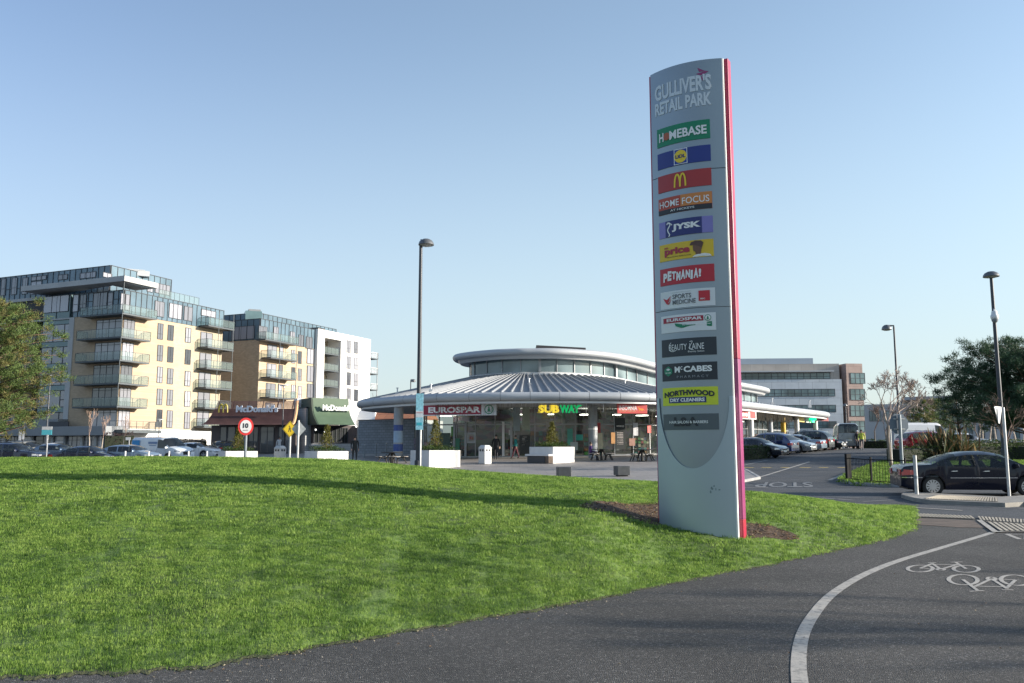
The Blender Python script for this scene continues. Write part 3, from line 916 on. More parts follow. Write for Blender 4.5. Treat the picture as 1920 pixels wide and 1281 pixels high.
def stroke(par, z0, z1, m, pts, w, o=0.014, name='emblem'):
    h = z1 - z0; k = W_ / h
    mb = MB(m); L, Rr = [], []
    for i, p in enumerate(pts):
        a, b = pts[max(0, i - 1)], pts[min(len(pts) - 1, i + 1)]
        dx, dy = (b[0] - a[0]) * k, b[1] - a[1]
        l = math.hypot(dx, dy) or 1
        ww = w[i] if isinstance(w, list) else w
        L.append(pf(TL + W_ * (p[0] - dy / l * ww / 2 / k), z0 + h * (p[1] + dx / l * ww / 2), OFF(o)))
        Rr.append(pf(TL + W_ * (p[0] + dy / l * ww / 2 / k), z0 + h * (p[1] - dx / l * ww / 2), OFF(o)))
    mb.grid([L, Rr])
    return mb.build(name, par, fix=False)

# title
tz = lambda y: P(1288, y, 13.42).z
msilver = M('letter_silver', (0.60, 0.65, 0.67), 0.5, 0.2, var=0)
text("GULLIVER'S", msilver, pylon, 'title_lettering', on_face(PW * 0.075, tz(177)), PW * 0.79, tz(147) - tz(177), 0.035, 0.006, off=0.002)
text('RETAIL PARK', msilver, pylon, 'title_lettering', on_face(PW * 0.075, tz(205)), PW * 0.79, tz(181) - tz(205), 0.035, 0.006, off=0.002)
mb = MB(MATS['sign_magenta'])
def bp(u, y): return pf(PW * u, tz(y), 0.004)
mb.poly([bp(.70, 134), bp(.80, 142), bp(.72, 142)]); mb.poly([bp(.68, 145), bp(.80, 142), bp(.79, 146), bp(.74, 149)]); mb.poly([bp(.80, 142), bp(.79, 146), bp(.76, 160), bp(.74, 153)]); mb.poly([bp(.79, 141), bp(.84, 143), bp(.79, 147)])
mb.build('bird_emblem', pylon, fix=False)
C = lambda name, *c: M(name, c, 0.45, var=0)
cred, cyel, cgreen, cblack, cnavy, corange, clilac = C('sign_red', .55, .02, .035), C('sign_yellow', .85, .60, .03), C('sign_green', .0, .20, .09), C('sign_black', .018, .022, .028), C('sign_navy', .02, .03, .16), C('sign_orange', .62, .22, .05), C('sign_lilac', .22, .20, .50)
cpink = C('sign_salmon', .62, .10, .08)

p, a, b = panel(231.5, 266.5, (0.0, 0.22, 0.10), label='green panel with white lettering')
lettering('H', p, a, b, mwhite, .05, .145, .24, .72, .03); lettering('MEBASE', p, a, b, mwhite, .265, .95, .24, .72, .03)
shape(p, a, b, C('brick_red', .40, .10, .04), disc(.205, .48, .205, a, b))
p, a, b = panel(278.5, 308.5, (0.015, 0.035, 0.22), label='blue panel with a yellow disc')
swatch(p, a, b, mwhite, .345, .60, .03, .99, 0.0126); swatch(p, a, b, C('sign_blue', .015, .05, .30), .358, .587, .07, .95, 0.0133)
shape(p, a, b, cyel, disc(.472, .51, .40, a, b), 0.0142); lettering('LiDL', p, a, b, cnavy, .375, .57, .40, .62, .04, o=0.0152)
p, a, b = panel(321.5, 353.5, (0.40, 0.03, 0.03), label='red panel with a yellow letter M')
for s in (-1, 1):
    arch = [(.45 + s * .052 + .052 * math.cos(q), .12 + .74 * math.sin(q) ** .8) for q in [math.pi * k / 22 for k in range(23)]]
    stroke(p, a, b, cyel, arch, .10, o=0.0138 + 0.0004 * s)
p, a, b = panel(365, 396, (0.46, 0.06, 0.03), label='red and orange panel above a black strip')
swatch(p, a, b, corange, .45, 1.0, .30, 1.0); swatch(p, a, b, cblack, 0, 1, 0, .28)
lettering('HOME', p, a, b, mwhite, .03, .42, .40, .80, .008); lettering('FOCUS', p, a, b, mwhite, .48, .96, .40, .80, .008); lettering('AT HICKEYS', p, a, b, mwhite, .25, .70, .09, .21, .01)
p, a, b = panel(410, 440.5, (0.22, 0.20, 0.50), label='lilac panel with a navy middle')
swatch(p, a, b, cnavy, .14, .82, 0, 1)
lettering('JYSK', p, a, b, mwhite, .27, .80, .27, .74, .05, skew=0.06)
stroke(p, a, b, mwhite, catmull([(.17, .78), (.19, .88), (.225, .86), (.235, .74), (.21, .60), (.185, .45), (.20, .28), (.225, .14), (.205, .03)], 30, False), .075)
stroke(p, a, b, mwhite, [(.20, .84), (.255, .80), (.275, .70)], .05)
p, a, b = panel(453, 485, (0.74, 0.50, 0.02), label='yellow panel with a head in a cap')
cbrown = C('sign_crimson', .42, .03, .05)
lettering('price', p, a, b, cbrown, .11, .60, .22, .74, .05); lettering('MR.', p, a, b, cbrown, .11, .20, .70, .80, .03); lettering('BRANDED BARGAINS', p, a, b, C('sign_brown', .12, .05, .02), .16, .62, .16, .22, .01)
shape(p, a, b, mwhite, [(.64, .02), (.68, .12), (.75, .18), (.86, .20), (.94, .14), (.97, .02)], 0.0136)
shape(p, a, b, C('cap_brown', .10, .045, .03), [(.60, .72), (.62, .88), (.70, .97), (.80, .94), (.84, .82), (.82, .62), (.80, .55), (.71, .70)], 0.0144)
shape(p, a, b, C('face_brown', .17, .08, .045), [(.655, .70), (.66, .40), (.70, .30), (.70, .17), (.79, .17), (.80, .42), (.82, .62), (.80, .72)], 0.0140)
p, a, b = panel(499, 531, (0.50, 0.015, 0.03), label='red panel with jagged white lettering')
for i, ch in enumerate('PETMANIA!'):
    u = .07 + i * .088 - (.032 if i > 6 else 0)
    lettering(ch, p, a, b, mwhite, u, u + (.080 if ch not in 'I!' else .040), .24 + .05 * ((i * 7) % 3 - 1), .76 + .05 * ((i * 5) % 3 - 1), .06, skew=0.05)
p, a, b = panel(543, 576, (0.70, 0.72, 0.72), label='white panel with grey lettering and a red square')
cgrey = C('letter_grey', .10, .11, .12)
lettering('SPORTS', p, a, b, cgrey, .25, .60, .52, .78, .012); lettering('MEDICINE', p, a, b, cgrey, .25, .68, .20, .46, .012); lettering('NORTHWOOD', p, a, b, C('letter_pale_grey', .45, .46, .48), .25, .60, .86, .91, 0)
for q in range(3): shape(p, a, b, cred, [(.06 + .03 * q, .62 - .16 * q), (.13 + .025 * q, .44 - .10 * q), (.225, .74 - .1 * q), (.12 + .02 * q, .30 - .03 * q)], 0.0138 + q * .0003)
swatch(p, a, b, cred, .73, .92, .28, .86); lettering('SSC', p, a, b, mwhite, .76, .84, .36, .44, .03, o=0.0142)
p, a, b = panel(589, 621.5, (0.72, 0.74, 0.74), label='white panel with a crimson strip and a green band')
ccrim = C('sign_dark_red', .36, .015, .04)
swatch(p, a, b, ccrim, .05, .80, .56, .86); lettering('EUROSPAR', p, a, b, mwhite, .12, .78, .63, .81, .03, o=0.0142)
shape(p, a, b, cgreen, [(.28, .50), (.30, .34), (.40, .22), (.94, .22), (.94, .50)]); lettering('The community supermarket', p, a, b, mwhite, .42, .92, .32, .42, .01, o=0.0146)
def tree_disc(p, a, b, cu, cv, r, m, fn=None):
    shape(p, a, b, m, disc(cu, cv, r, a, b), 0.0136); shape(p, a, b, mwhite, disc(cu, cv, r * .82, a, b), 0.0143)
    k = (b - a) / W_
    for q in range(3):
        ww, yy = r * (.28 + .14 * q), cv + r * (.62 - .36 * q)
        shape(p, a, b, m, [(cu - ww * k, yy - r * .42), (cu + ww * k, yy - r * .42), (cu, yy)], 0.0150 + q * .0002)
    shape(p, a, b, m, [(cu - r * .08 * k, cv - r * .72), (cu + r * .08 * k, cv - r * .72), (cu + r * .08 * k, cv - r * .4), (cu - r * .08 * k, cv - r * .4)], 0.0150)
tree_disc(p, a, b, .875, .71, .18, cgreen)
p, a, b = panel(634, 667, (0.022, 0.03, 0.038), label='black panel with thin decorative lettering')
lettering('BEAUTY', p, a, b, mwhite, .16, .50, .34, .68, 0); lettering('LAINE', p, a, b, mwhite, .55, .80, .34, .68, 0)
stroke(p, a, b, mwhite, catmull([(.20, .80), (.16, .62), (.17, .36), (.23, .28), (.30, .34)], 16, False), .03)
stroke(p, a, b, mwhite, catmull([(.55, .78), (.60, .80), (.57, .60), (.54, .40), (.62, .30)], 16, False), .03)
lettering('Beauty Salon', p, a, b, mwhite, .52, .80, .15, .27, 0)
p, a, b = panel(680, 713, (0.02, 0.025, 0.032), label='black panel with a green hexagon')
shape(p, a, b, C('hexagon_green', .02, .22, .12), [(.13, .86), (.21, .66), (.21, .44), (.13, .26), (.05, .44), (.05, .66)])
shape(p, a, b, mwhite, [(.115, .72), (.145, .72), (.145, .60), (.115, .60)], 0.0146); shape(p, a, b, mwhite, [(.095, .69), (.165, .69), (.165, .63), (.095, .63)], 0.0149); lettering('McCABES', p, a, b, mwhite, .075, .185, .44, .50, .02, o=0.0146)
lettering('M', p, a, b, mwhite, .26, .36, .46, .80, .04); lettering('C', p, a, b, mwhite, .37, .41, .60, .80, .03); lettering('CABES', p, a, b, mwhite, .43, .92, .46, .80, .04); lettering('P H A R M A C Y', p, a, b, C('letter_dim', .30, .31, .33), .30, .86, .14, .27, 0)
p, a, b = panel(726, 760, (0.60, 0.66, 0.03), label='lime panel with a black bar')
lettering('NORTHWOOD', p, a, b, cblack, .04, .95, .56, .86, .045, arc=0.035); swatch(p, a, b, cnavy, .13, .81, .14, .46); lettering('DRY CLEANERS', p, a, b, mwhite, .155, .785, .20, .40, .045, o=0.0142)
p, a, b = panel(776, 806, (0.085, 0.105, 0.115), label='grey panel with faint dark lettering')
lettering('L&A', p, a, b, cblack, .22, .67, .22, .80, .04); lettering('HAIR SALON & BARBERS', p, a, b, mwhite, .13, .83, .40, .57, .012, o=0.0146)
for q in list(bpy.data.objects):
    if '_z' in q: del q['_z']

# ================================================================== ROUND-FRONTED SHOP BUILDING
LOW = [(-12.6, 70), (-11.0, 66), (-6.3, 60.6), (-2.2, 58.7), (1.5, 58.2), (5.1, 58.2), (8.9, 58.9), (12.5, 61.6), (18.8, 69.2), (26.6, 80.4), (33.5, 90.2), (34, 94), (28, 100), (16.4, 102), (8, 92), (.8, 81.7), (-7, 79), (-11.5, 75)]
UPP = [(-4.6, 68.5, 7.26), (-3.7, 66.6, 7.27), (-1.6, 64.8, 7.28), (0, 64.2, 7.29), (1.3, 64, 7.29), (3.9, 64.2, 7.3), (7.1, 66, 7.29), (9.9, 69, 7.2), (14.5, 75, 6.85), (21.3, 83, 6.42), (27.3, 90.5, 6.2), (27.8, 93.5, 6.15), (25, 95.5, 6.15), (20, 94.5, 6.2), (14, 88, 6.5), (6.5, 78.5, 7.0), (0, 74.5, 7.2), (-3.8, 71.5, 7.25)]
LZ = 3.52 + EYE
NS = 576
low = catmull([(x, y, LZ) for x, y in LOW], NS)
upp = catmull([(x, y, z + EYE) for x, y, z in UPP], NS)
def normals(loop):
    n = len(loop)
    A = sum(loop[i][0] * loop[(i + 1) % n][1] - loop[(i + 1) % n][0] * loop[i][1] for i in range(n))
    out = []
    for i in range(n):
        a, b = loop[i - 1], loop[(i + 1) % n]
        d = Vector((b[0] - a[0], b[1] - a[1])).normalized()
        out.append(Vector((d.y, -d.x)) if A > 0 else Vector((-d.y, d.x)))
    return out
ln, un = normals(low), normals(upp)
def ring(loop, nn, off, dz): return [(p[0] + n.x * off, p[1] + n.y * off, p[2] + dz) for p, n in zip(loop, nn)]
def sweep(mb, loop, nn, prof): mb.grid([ring(loop, nn, o, z) for o, z in prof], close=True)

M('cladding_silver', (0.40, 0.42, 0.44), 0.50, 0.1, var=0.05, scale=0.6)
M('cladding_pale', (0.58, 0.59, 0.60), 0.45, 0.15, var=0.05, scale=0.6)
M('roof_sheet', (0.25, 0.265, 0.285), 0.58, 0.05, var=0.08, scale=0.8)
M('soffit', (0.42, 0.43, 0.44), 0.7, var=0.05)
M('frame_grey', (0.30, 0.31, 0.32), 0.45, 0.4, var=0.05)
M('frame_pale', (0.60, 0.60, 0.60), 0.45, 0.1, var=0.05)
M('dark_joint', (0.03, 0.03, 0.035), 0.8, var=0)
shop = thing('shop_building', 'round fronted shopping building with ribbed metal roof, glazed lantern and long right wing', 'building', (4, 75, gz(4, 66)))
mb = MB(MATS['cladding_silver'])
prof = [(0.30 * math.cos(a), 0.30 * math.sin(a)) for a in [R(200 - 20 * k) for k in range(16)]]
sweep(mb, low, ln, prof)
eave = mb.build('eave', shop, smooth=True)
eave_o = eave
for i in range(0, NS, 18):
    mb = MB(MATS['dark_joint'])
    p, n = low[i], ln[i]
    d = Vector((-n.y, n.x)) * 0.012
    a = [(p[0] + n.x * 0.303 * math.cos(R(t)), p[1] + n.y * 0.303 * math.cos(R(t)), p[2] + 0.303 * math.sin(R(t))) for t in range(-90, 121, 15)]
    mb.grid([[(x + d.x, y + d.y, z) for x, y, z in a], [(x - d.x, y - d.y, z) for x, y, z in a]])
    mb.build('eave_joint', eave, fix=False)
mb = MB(MATS['cladding_pale'])
sweep(mb, low, ln, [(-0.14, -0.27), (-0.08, -0.32), (-0.08, -0.47), (-0.20, -0.48), (-0.20, -0.30)])
mb.build('fascia_band', shop, smooth=True)
mb = MB(MATS['soffit']); mb.poly(ring(low, ln, -0.2, -0.42)); mb.build('soffit', shop, fix=False)
# ribbed roof from the eave up to the lantern
mb = MB(MATS['roof_sheet'])
ro = ring(low, ln, -0.10, 0.25); ri = [(p[0] - n.x * 1.45, p[1] - n.y * 1.45, p[2] - 1.58) for p, n in zip(upp, un)]
mb.grid([[tuple(a[c] + (b[c] - a[c]) * t for c in range(3)) for a, b in zip(ro, ri)] for t in [k / 6 for k in range(7)]], close=True)
roof = mb.build('roof', shop, smooth=True)
mb = MB(MATS['roof_sheet'])
acc = 9.0
for i in range(NS):
    acc += math.hypot(ro[i][0] - ro[i - 1][0], ro[i][1] - ro[i - 1][1])
    if acc >= 0.62:
        acc = 0.0
        a, b = Vector(ro[i]), Vector(ri[i])
        d = (b - a).normalized(); s = Vector(ro[(i + 1) % NS]) - a
        if s.length < 1e-6: continue
        s = s - d * s.dot(d)
        sb = (Vector(ri[(i + 1) % NS]) - b).length
        s.normalize(); up = Vector((0, 0, 1))
        w0, w1, h = 0.075, 0.05, 0.12
        mb.hexa([a - s * w0, a + s * w0, b + s * w1, b - s * w1], [a - s * w0 * .6 + up * h, a + s * w0 * .6 + up * h, b + s * w1 * .6 + up * h, b - s * w1 * .6 + up * h])
mb.build('standing_seams', roof, fix=False)
# roof vents
for (px, py, D) in ((808, 730, 61.5), (992, 719, 61.5), (1172, 722, 64.5), (745, 736, 66), (1518, 758, 85), (1448, 754, 78)):
    c = P(px, py, D)
    mb = MB(MATS['cladding_pale']); mb.box(c.x - .14, c.x + .14, c.y - .14, c.y + .14, c.z - .35, c.z); mb.tube([(c.x, c.y, c.z), (c.x, c.y, c.z + .32)], 0.05, 8); mb.tube([(c.x, c.y, c.z + .32), (c.x, c.y, c.z + .38)], 0.10, 8)
    mb.build('roof_vent', roof)
# lantern
g_lan = M_glass('lantern_glass', (0.08, 0.115, 0.13), (0.27, 0.35, 0.37), 0.03, mixscale=0.35)  # blue-grey base tones stand in for sky reflected in the panes
mb = MB(g_lan); mb.grid([[(p[0] - n.x * 1.2, p[1] - n.y * 1.2, p[2] - dz) for p, n in zip(upp, un)] for dz in (1.46, 0.4)], close=True)
lan_mb = mb
mb = MB(MATS['cladding_pale'])
sweep(mb, upp, un, [(-1.35, -1.68), (-1.10, -1.68), (-1.08, -1.50), (-1.14, -1.45), (-1.35, -1.45)])
mb.build('lantern_sill', shop, smooth=True)
mb = lan_mb; mb.mat(MATS['frame_grey'])
acc = 0.0; cnt = 0
for i in range(NS):
    a, b = upp[i], upp[(i + 1) % NS]
    acc += math.hypot(b[0] - a[0], b[1] - a[1])
    if acc > 1.75:
        acc = 0; cnt += 1
        n = un[i]; w = 0.035 if cnt % 5 else 0.10
        p = Vector((a[0] - n.x * 1.17, a[1] - n.y * 1.17)); t = Vector((-n.y, n.x)) * w; o = n * 0.05
        if cnt % 5 == 0: o = n * 0.14
        B = [p - t - o, p + t - o, p + t + o, p - t + o]
        mb.hexa([(c.x, c.y, a[2] - 1.46) for c in B], [(c.x, c.y, a[2] - 0.38) for c in B])
lan = mb.build('lantern_glazing', shop)
mb = MB(MATS['cladding_silver'])
sweep(mb, upp, un, [(0.27 * math.cos(a), 0.27 * math.sin(a)) for a in [R(200 - 20 * k) for k in range(15)]] + [(-0.2, -0.22)])
ue = mb.build('upper_eave', shop, smooth=True)
mb = MB(MATS['cladding_pale'])
sweep(mb, upp, un, [(-0.12, -0.2), (-0.15, -0.26), (-0.36, -0.50), (-1.22, -0.40)])
mb.build('upper_fascia', shop, smooth=True)
mb = MB(MATS['roof_sheet'])
cx = [sum(p[c] for p in upp) / NS for c in range(3)]
spine = [((a[0] + upp[(NS - i) % NS][0]) / 2, 0, 0) for i, a in enumerate(upp)]
mb.grid([ring(upp, un, -0.2, 0.25), ring(upp, un, -1.2, 0.36), ring(upp, un, -2.2, 0.42)], close=True)
mb.poly(ring(upp, un, -2.2, 0.42))
mb.build('upper_roof', shop, smooth=True)
c = P(1012, 651.5, 66)
mb = MB(MATS['dark_joint']); mb.hexa([(c.x - .3, c.y - 1, c.z - .35), (c.x + 3.6, c.y - .5, c.z - .4), (c.x + 3.6, c.y + 1, c.z - .4), (c.x - .3, c.y + 1, c.z - .35)], [(c.x - .3, c.y - 1, c.z + .06), (c.x + 3.6, c.y - .5, c.z - .09), (c.x + 3.6, c.y + 1, c.z - .09), (c.x - .3, c.y + 1, c.z + .06)])
mb.build('roof_hatch', ue)

# shop fronts
FRONT = [(-7.6, 75), (-8.1, 70), (-6.6, 67.2), (-2.5, 65.6), (1.6, 65), (5.7, 65), (10, 66), (13, 68.2), (15.9, 71.2), (23.0, 81.5), (30.0, 91.5)]
fr = catmull(FRONT, 200, False)
dist = [0.0]
for a, b in zip(fr, fr[1:]): dist.append(dist[-1] + math.hypot(b[0] - a[0], b[1] - a[1]))
def fpt(s, off=0.0):
    s = max(0, min(dist[-1] - 1e-4, s))
    i = max(k for k in range(len(dist)) if dist[k] <= s); i = min(i, len(fr) - 2)
    f = (s - dist[i]) / (dist[i + 1] - dist[i])
    a, b = Vector(fr[i]), Vector(fr[i + 1])
    d = (b - a).normalized(); n = Vector((d.y, -d.x))
    p = a.lerp(b, f) + n * off
    return p, d, n
def s_at(px):
    """distance along the shop front seen in photo column px"""
    best = min(range(len(fr)), key=lambda i: abs(960 + F / CP * fr[i][0] / fr[i][1] - px) + (1000 if dist[i] < 4.5 else 0))
    return dist[best]
g_shop = M_glass('shop_glass', (0.015, 0.018, 0.02), (0.04, 0.05, 0.05), 0.02, clear=0.48, spec=0.8)
TOP = LZ - 0.43
def frontbox(mb, s0, s1, z0, z1, o0, o1):
    (a, d, n), (b, _, _) = fpt(s0, o0), fpt(s1, o0)
    (e, _, _), (f_, _, _) = fpt(s0, o1), fpt(s1, o1)
    mb.hexa([(e.x, e.y, z0), (f_.x, f_.y, z0), (b.x, b.y, z0), (a.x, a.y, z0)], [(e.x, e.y, z1), (f_.x, f_.y, z1), (b.x, b.y, z1), (a.x, a.y, z1)])
S_WING = s_at(1385) - 6
zb = lambda s: gz(*fpt(s)[0]) + 0.08
mb = MB(g_shop)
mb.grid([[(*fpt(s)[0], z if z else zb(s)) for s in [dist[-1] * k / 150 for k in range(151)]] for z in (0, TOP)])
glz = mb.build('shop_glazing', shop, smooth=True, fix=False)
mb = MB(MATS['frame_grey'])
s = 0.0; step = 1.55
while s < dist[-1]:
    frontbox(mb, s - 0.03, s + 0.03, zb(s), TOP, -0.06, 0.06); s += step
k = 60
for z0, z1 in ((2.83, 2.93), (None, None)):
    for i in range(k):
        a, b = dist[-1] * i / k, dist[-1] * (i + 1) / k
        if z0: frontbox(mb, a, b, 0.75 + z0 - 0.2, 0.75 + z1 - 0.2, -0.05, 0.055)
        else: frontbox(mb, a, b, zb(a) - 0.2, zb(a) + 0.12, -0.07, 0.07)
mb.build('glazing_bars', glz)
# what one sees through the glass: floor, back wall, shelves, ceiling lamps
M('shop_floor', (0.20, 0.19, 0.17), 0.4, var=0.1); 
def M_goods(name):
    m = bpy.data.materials.new(name); n, l, b = nodes_of(m)
    g = n.new('ShaderNodeNewGeometry'); mp = n.new('ShaderNodeMapping'); mp.inputs['Scale'].default_value = (1.0, 1.0, 2.2)
    v = n.new('ShaderNodeTexVoronoi'); v.inputs['Scale'].default_value = 1.6; v.distance = 'CHEBYCHEV'
    l.new(g.outputs['Position'], mp.inputs['Vector']); l.new(mp.outputs[0], v.inputs['Vector'])
    hs = n.new('ShaderNodeHueSaturation'); hs.inputs['Saturation'].default_value = .45; hs.inputs['Value'].default_value = .30
    l.new(v.outputs['Color'], hs.inputs['Color']); l.new(hs.outputs['Color'], b.inputs['Base Color']); b.inputs['Roughness'].default_value = .7
    MATS[name] = m
M_goods('shop_wall')
mb = MB(MATS['shop_wall'])
inn = [fpt(dist[-1] * k / 60, -7.0)[0] if 20 < dist[-1] * k / 60 else fpt(dist[-1] * k / 60, -3.2)[0] for k in range(61)]
mb.grid([[(p.x, p.y, z) for p in inn] for z in (0.4, TOP)])
mb.build('inner_wall', shop, fix=False)
mb = MB(MATS['shop_floor'])
mb.grid([[(*fpt(dist[-1] * k / 60, o)[0], gz(*fpt(dist[-1] * k / 60)[0]) + 0.06) for k in range(61)] for o in (-0.05, -3.2)])
mb.build('inner_floor', shop, fix=False)
lamp_m = M('shop_lamp', (1.0, 0.93, 0.80), 0.5, var=0, emit=5.0)
goods = [M('goods_%s' % n, c, 0.6, var=0.5, scale=6) for n, c in (('red', (.40, .04, .04)), ('green', (.08, .30, .06)), ('orange', (.55, .22, .04)), ('cream', (.60, .52, .38)), ('teal', (.04, .30, .28)), ('brown', (.16, .09, .05)), ('navy', (.03, .05, .14)))]
rnd = random.Random(11)
s = 3.0
while s < dist[-1] - 1:
    if rnd.random() < 0.72:
        L = rnd.uniform(0.9, 2.2); o = rnd.uniform(-3.0, -1.2); h = rnd.uniform(1.1, 2.0)
        mb = MB(goods[5])
        frontbox(mb, s, s + L, zb(s), zb(s) + h, o - 0.5, o - 0.32)
        for q in range(5):
            z = zb(s) + 0.1 + q * h / 5
            n = 5
            for w in range(n):
                if rnd.random() < 0.85:
                    mb.mat(goods[rnd.randrange(7)])
                    frontbox(mb, s + L * (w + .06) / n, s + L * (w + .94) / n, z, z + h / 5 * rnd.uniform(.55, .85), o - 0.31, o - 0.02 * rnd.random())
        tag(mb.build('goods_shelf', shop, fix=False), kind=None)
    s += rnd.uniform(1.6, 3.0)
s = 4.0
while s < S_WING + 14:
    mb = MB(lamp_m); frontbox(mb, s, s + rnd.uniform(.4, 1.1), TOP - 0.5, TOP - 0.44, -2.2 - rnd.random(), -2.0); mb.build('ceiling_lamp', shop)
    s += rnd.uniform(2.4, 4.5)
# columns under the canopy
M('column_grey', (0.30, 0.32, 0.34), 0.5, 0.1, var=0.06)
ccol = [M('column_blue', (.03, .07, .26), .5, var=0.1), M('column_paleblue', (.30, .42, .55), .5, var=0.1), M('column_yellow', (.62, .38, .03), .5, var=.1), M('column_white', (.66, .66, .64), .5, var=.1)]
def column(px, D, r, bands=None, base='column_grey'):
    c = P(px, 800, D); z0 = gz(c.x, D)
    mb = MB(MATS[base]); mb.tube([(c.x, D, z0), (c.x, D, LZ - .5)], r, 20)
    o = mb.build('column', shop, smooth=True)
    for y0, y1, m in bands or []:
        b = MB(m); b.lathe([(r + .004, P(px, y1, D).z), (r + .004, P(px, y0, D).z)], (c.x, D, 0), 20); b.build('poster_band', o, smooth=True)
column(747, 63.8, 0.36, [(797, 808, ccol[0]), (808.5, 830, ccol[1]), (833, 846, ccol[0])])
column(1111.5, 62.2, 0.34, [(803, 806, ccol[3])])
column(1260, 64.2, 0.34)
for i, (px, D, b) in enumerate(((1408, 73.2, 'column_white'), (1444, 77.5, 'column_grey'), (1468.5, 81.5, 'column_yellow'), (1494, 85.5, 'column_white'), (1529, 91.2, 'column_white'))):
    column(px, D, 0.24, None, b)

# hanging signs
def board(name, px0, px1, y0, y1, D0, D1, m, th=0.12, label=None, parent=shop):
    f = fac2(px0, D0, px1, D1)
    z1, z0 = f.z((px0 + px1) / 2, y0), f.z((px0 + px1) / 2, y1)
    mb = MB(m); mb.obox(f, 0, f.len, z0, z1, -th, 0)
    o = mb.build(name, parent, bevel=0.01, label=label)
    return o, f, z0, z1
def btext(s, o, f, z0, z1, m, u0, u1, v0, v1, bold=0.0, off=0.006, ex=0.0, arc=0.0, name='lettering', skew=0.0):
    h = z1 - z0; w = (u1 - u0) * f.len
    return text(s, m, o, name, lambda u, v, q: f.p(u0 * f.len + u + skew * v, q, z0 + v0 * h + v + arc * (1 - (2 * u / w - 1) ** 2)), w, (v1 - v0) * h, bold, ex, off=off)
def bfield(o, f, z0, z1, m, u0, u1, v0, v1, off=0.004, name='colour_field'):
    h = z1 - z0
    mb = MB(m); mb.poly([f.p(u * f.len, off, z0 + h * v) for u, v in ((u0, v0), (u1, v0), (u1, v1), (u0, v1))]); return mb.build(name, o, fix=False)
def bshape(o, f, z0, z1, m, pts, off=0.006, name='emblem'):
    h = z1 - z0
    mb = MB(m); mb.poly([f.p(u * f.len, off, z0 + h * v) for u, v in pts]); return mb.build(name, o, fix=False)
def bdisc(f, z0, z1, cu, cv, r, n=24):
    k = (z1 - z0) / f.len
    return [(cu + r * k * math.cos(6.2832 * i / n), cv + r * math.sin(6.2832 * i / n)) for i in range(n)]
o, f, z0, z1 = board('shop_sign', 784, 931, 757.5, 779.5, 60.8, 59.2, M('board_white', (.62, .62, .62), .45, var=.04), label='long crimson and white sign with a tree disc')
bfield(o, f, z0, z1, M('board_crimson', (.30, .02, .05), .45, var=.05), .0, .81, .10, .90)
btext('EUROSPAR', o, f, z0, z1, mwhite, .13, .80, .24, .76, .04, .008)
bshape(o, f, z0, z1, cgreen, bdisc(f, z0, z1, .905, .5, .40), .006); bshape(o, f, z0, z1, MATS['board_white'], bdisc(f, z0, z1, .905, .5, .32), .010)
for q in range(3):
    k = (z1 - z0) / f.len; yy = .78 - .15 * q; ww = (.09 + .06 * q) * k
    bshape(o, f, z0, z1, cgreen, [(.905 - ww, yy - .17), (.905 + ww, yy - .17), (.905, yy + .03)], .014 + q * .002)
f = fac2(1007, 58.9, 1092, 58.9)
z1, z0 = f.z(1050, 758.5), f.z(1050, 776)
sw = thing('shop_sign_letters', 'yellow and green sandwich shop letters hung under the curved canopy', 'sign', (f.o.x, f.o.y, z0))
mb = MB(MATS['frame_grey']); mb.obox(f, 0.1, f.len - .1, z1 - .10, z1 - .05, -.10, -.02); mb.obox(f, 0.1, f.len - .1, z0 + .10, z0 + .15, -.10, -.02); mb.build('mounting_rail', sw)
for t in (.6, f.len - .6):
    mb = MB(MATS['frame_grey']); mb.obox(f, t - .02, t + .02, z1 - .05, LZ - .42, -.08, -.04); mb.build('hanger', sw)
btext('SUB', sw, f, z0, z1, M('letter_yellow', (.85, .62, .04), .5, var=0, emit=.35), .03, .49, .08, .95, .06, 0, .06); btext('WAY', sw, f, z0, z1, M('letter_green', (.0, .36, .10), .5, var=0, emit=.35), .50, .95, .08, .95, .06, 0, .06)  # weak emission added to brighten the letters in the canopy's shade
def tri(a, b, c, m):
    mb = MB(m); q = [f.p(u * f.len, .065, z0 + v * (z1 - z0)) for u, v in (a, b, c)]; r = [f.p(u * f.len, 0, z0 + v * (z1 - z0)) for u, v in (a, b, c)]
    mb.hexa(r, q); mb.build('arrow_tip', sw)
tri((-.01, .12), (.06, .30), (.06, .04), cyel); tri((.93, .95), (1.01, .88), (.92, .74), MATS['letter_green'])
o, f, z0, z1 = board('shop_sign', 1158, 1214, 757, 775.5, 59.0, 59.5, M('board_salmon', (.62, .10, .09), .45, var=.05), label='red sign with white lettering and an orange emblem')
btext('INSOMNIA', o, f, z0, z1, mwhite, .06, .66, .32, .80, .012); btext('COFFEE COMPANY', o, f, z0, z1, C('letter_peach', .75, .45, .25), .08, .62, .18, .28, .01)
bshape(o, f, z0, z1, C('emblem_orange', .80, .30, .06), [(.68, .78), (.72, .60), (.78, .52), (.86, .50), (.93, .30), (.86, .36), (.82, .22), (.79, .38), (.72, .22), (.74, .42), (.70, .55)])
o, f, z0, z1 = board('shop_sign', 1376, 1419, 769.5, 786, 69.6, 72.4, MATS['board_white'], label='red and white sign on the right wing')
bfield(o, f, z0, z1, M('board_red', (.55, .03, .03), .45, var=.05), .0, .64, .12, .88); btext('EUROSPAR', o, f, z0, z1, mwhite, .08, .62, .30, .70, .03, .008); bfield(o, f, z0, z1, MATS['board_red'], .72, .96, .12, .88)
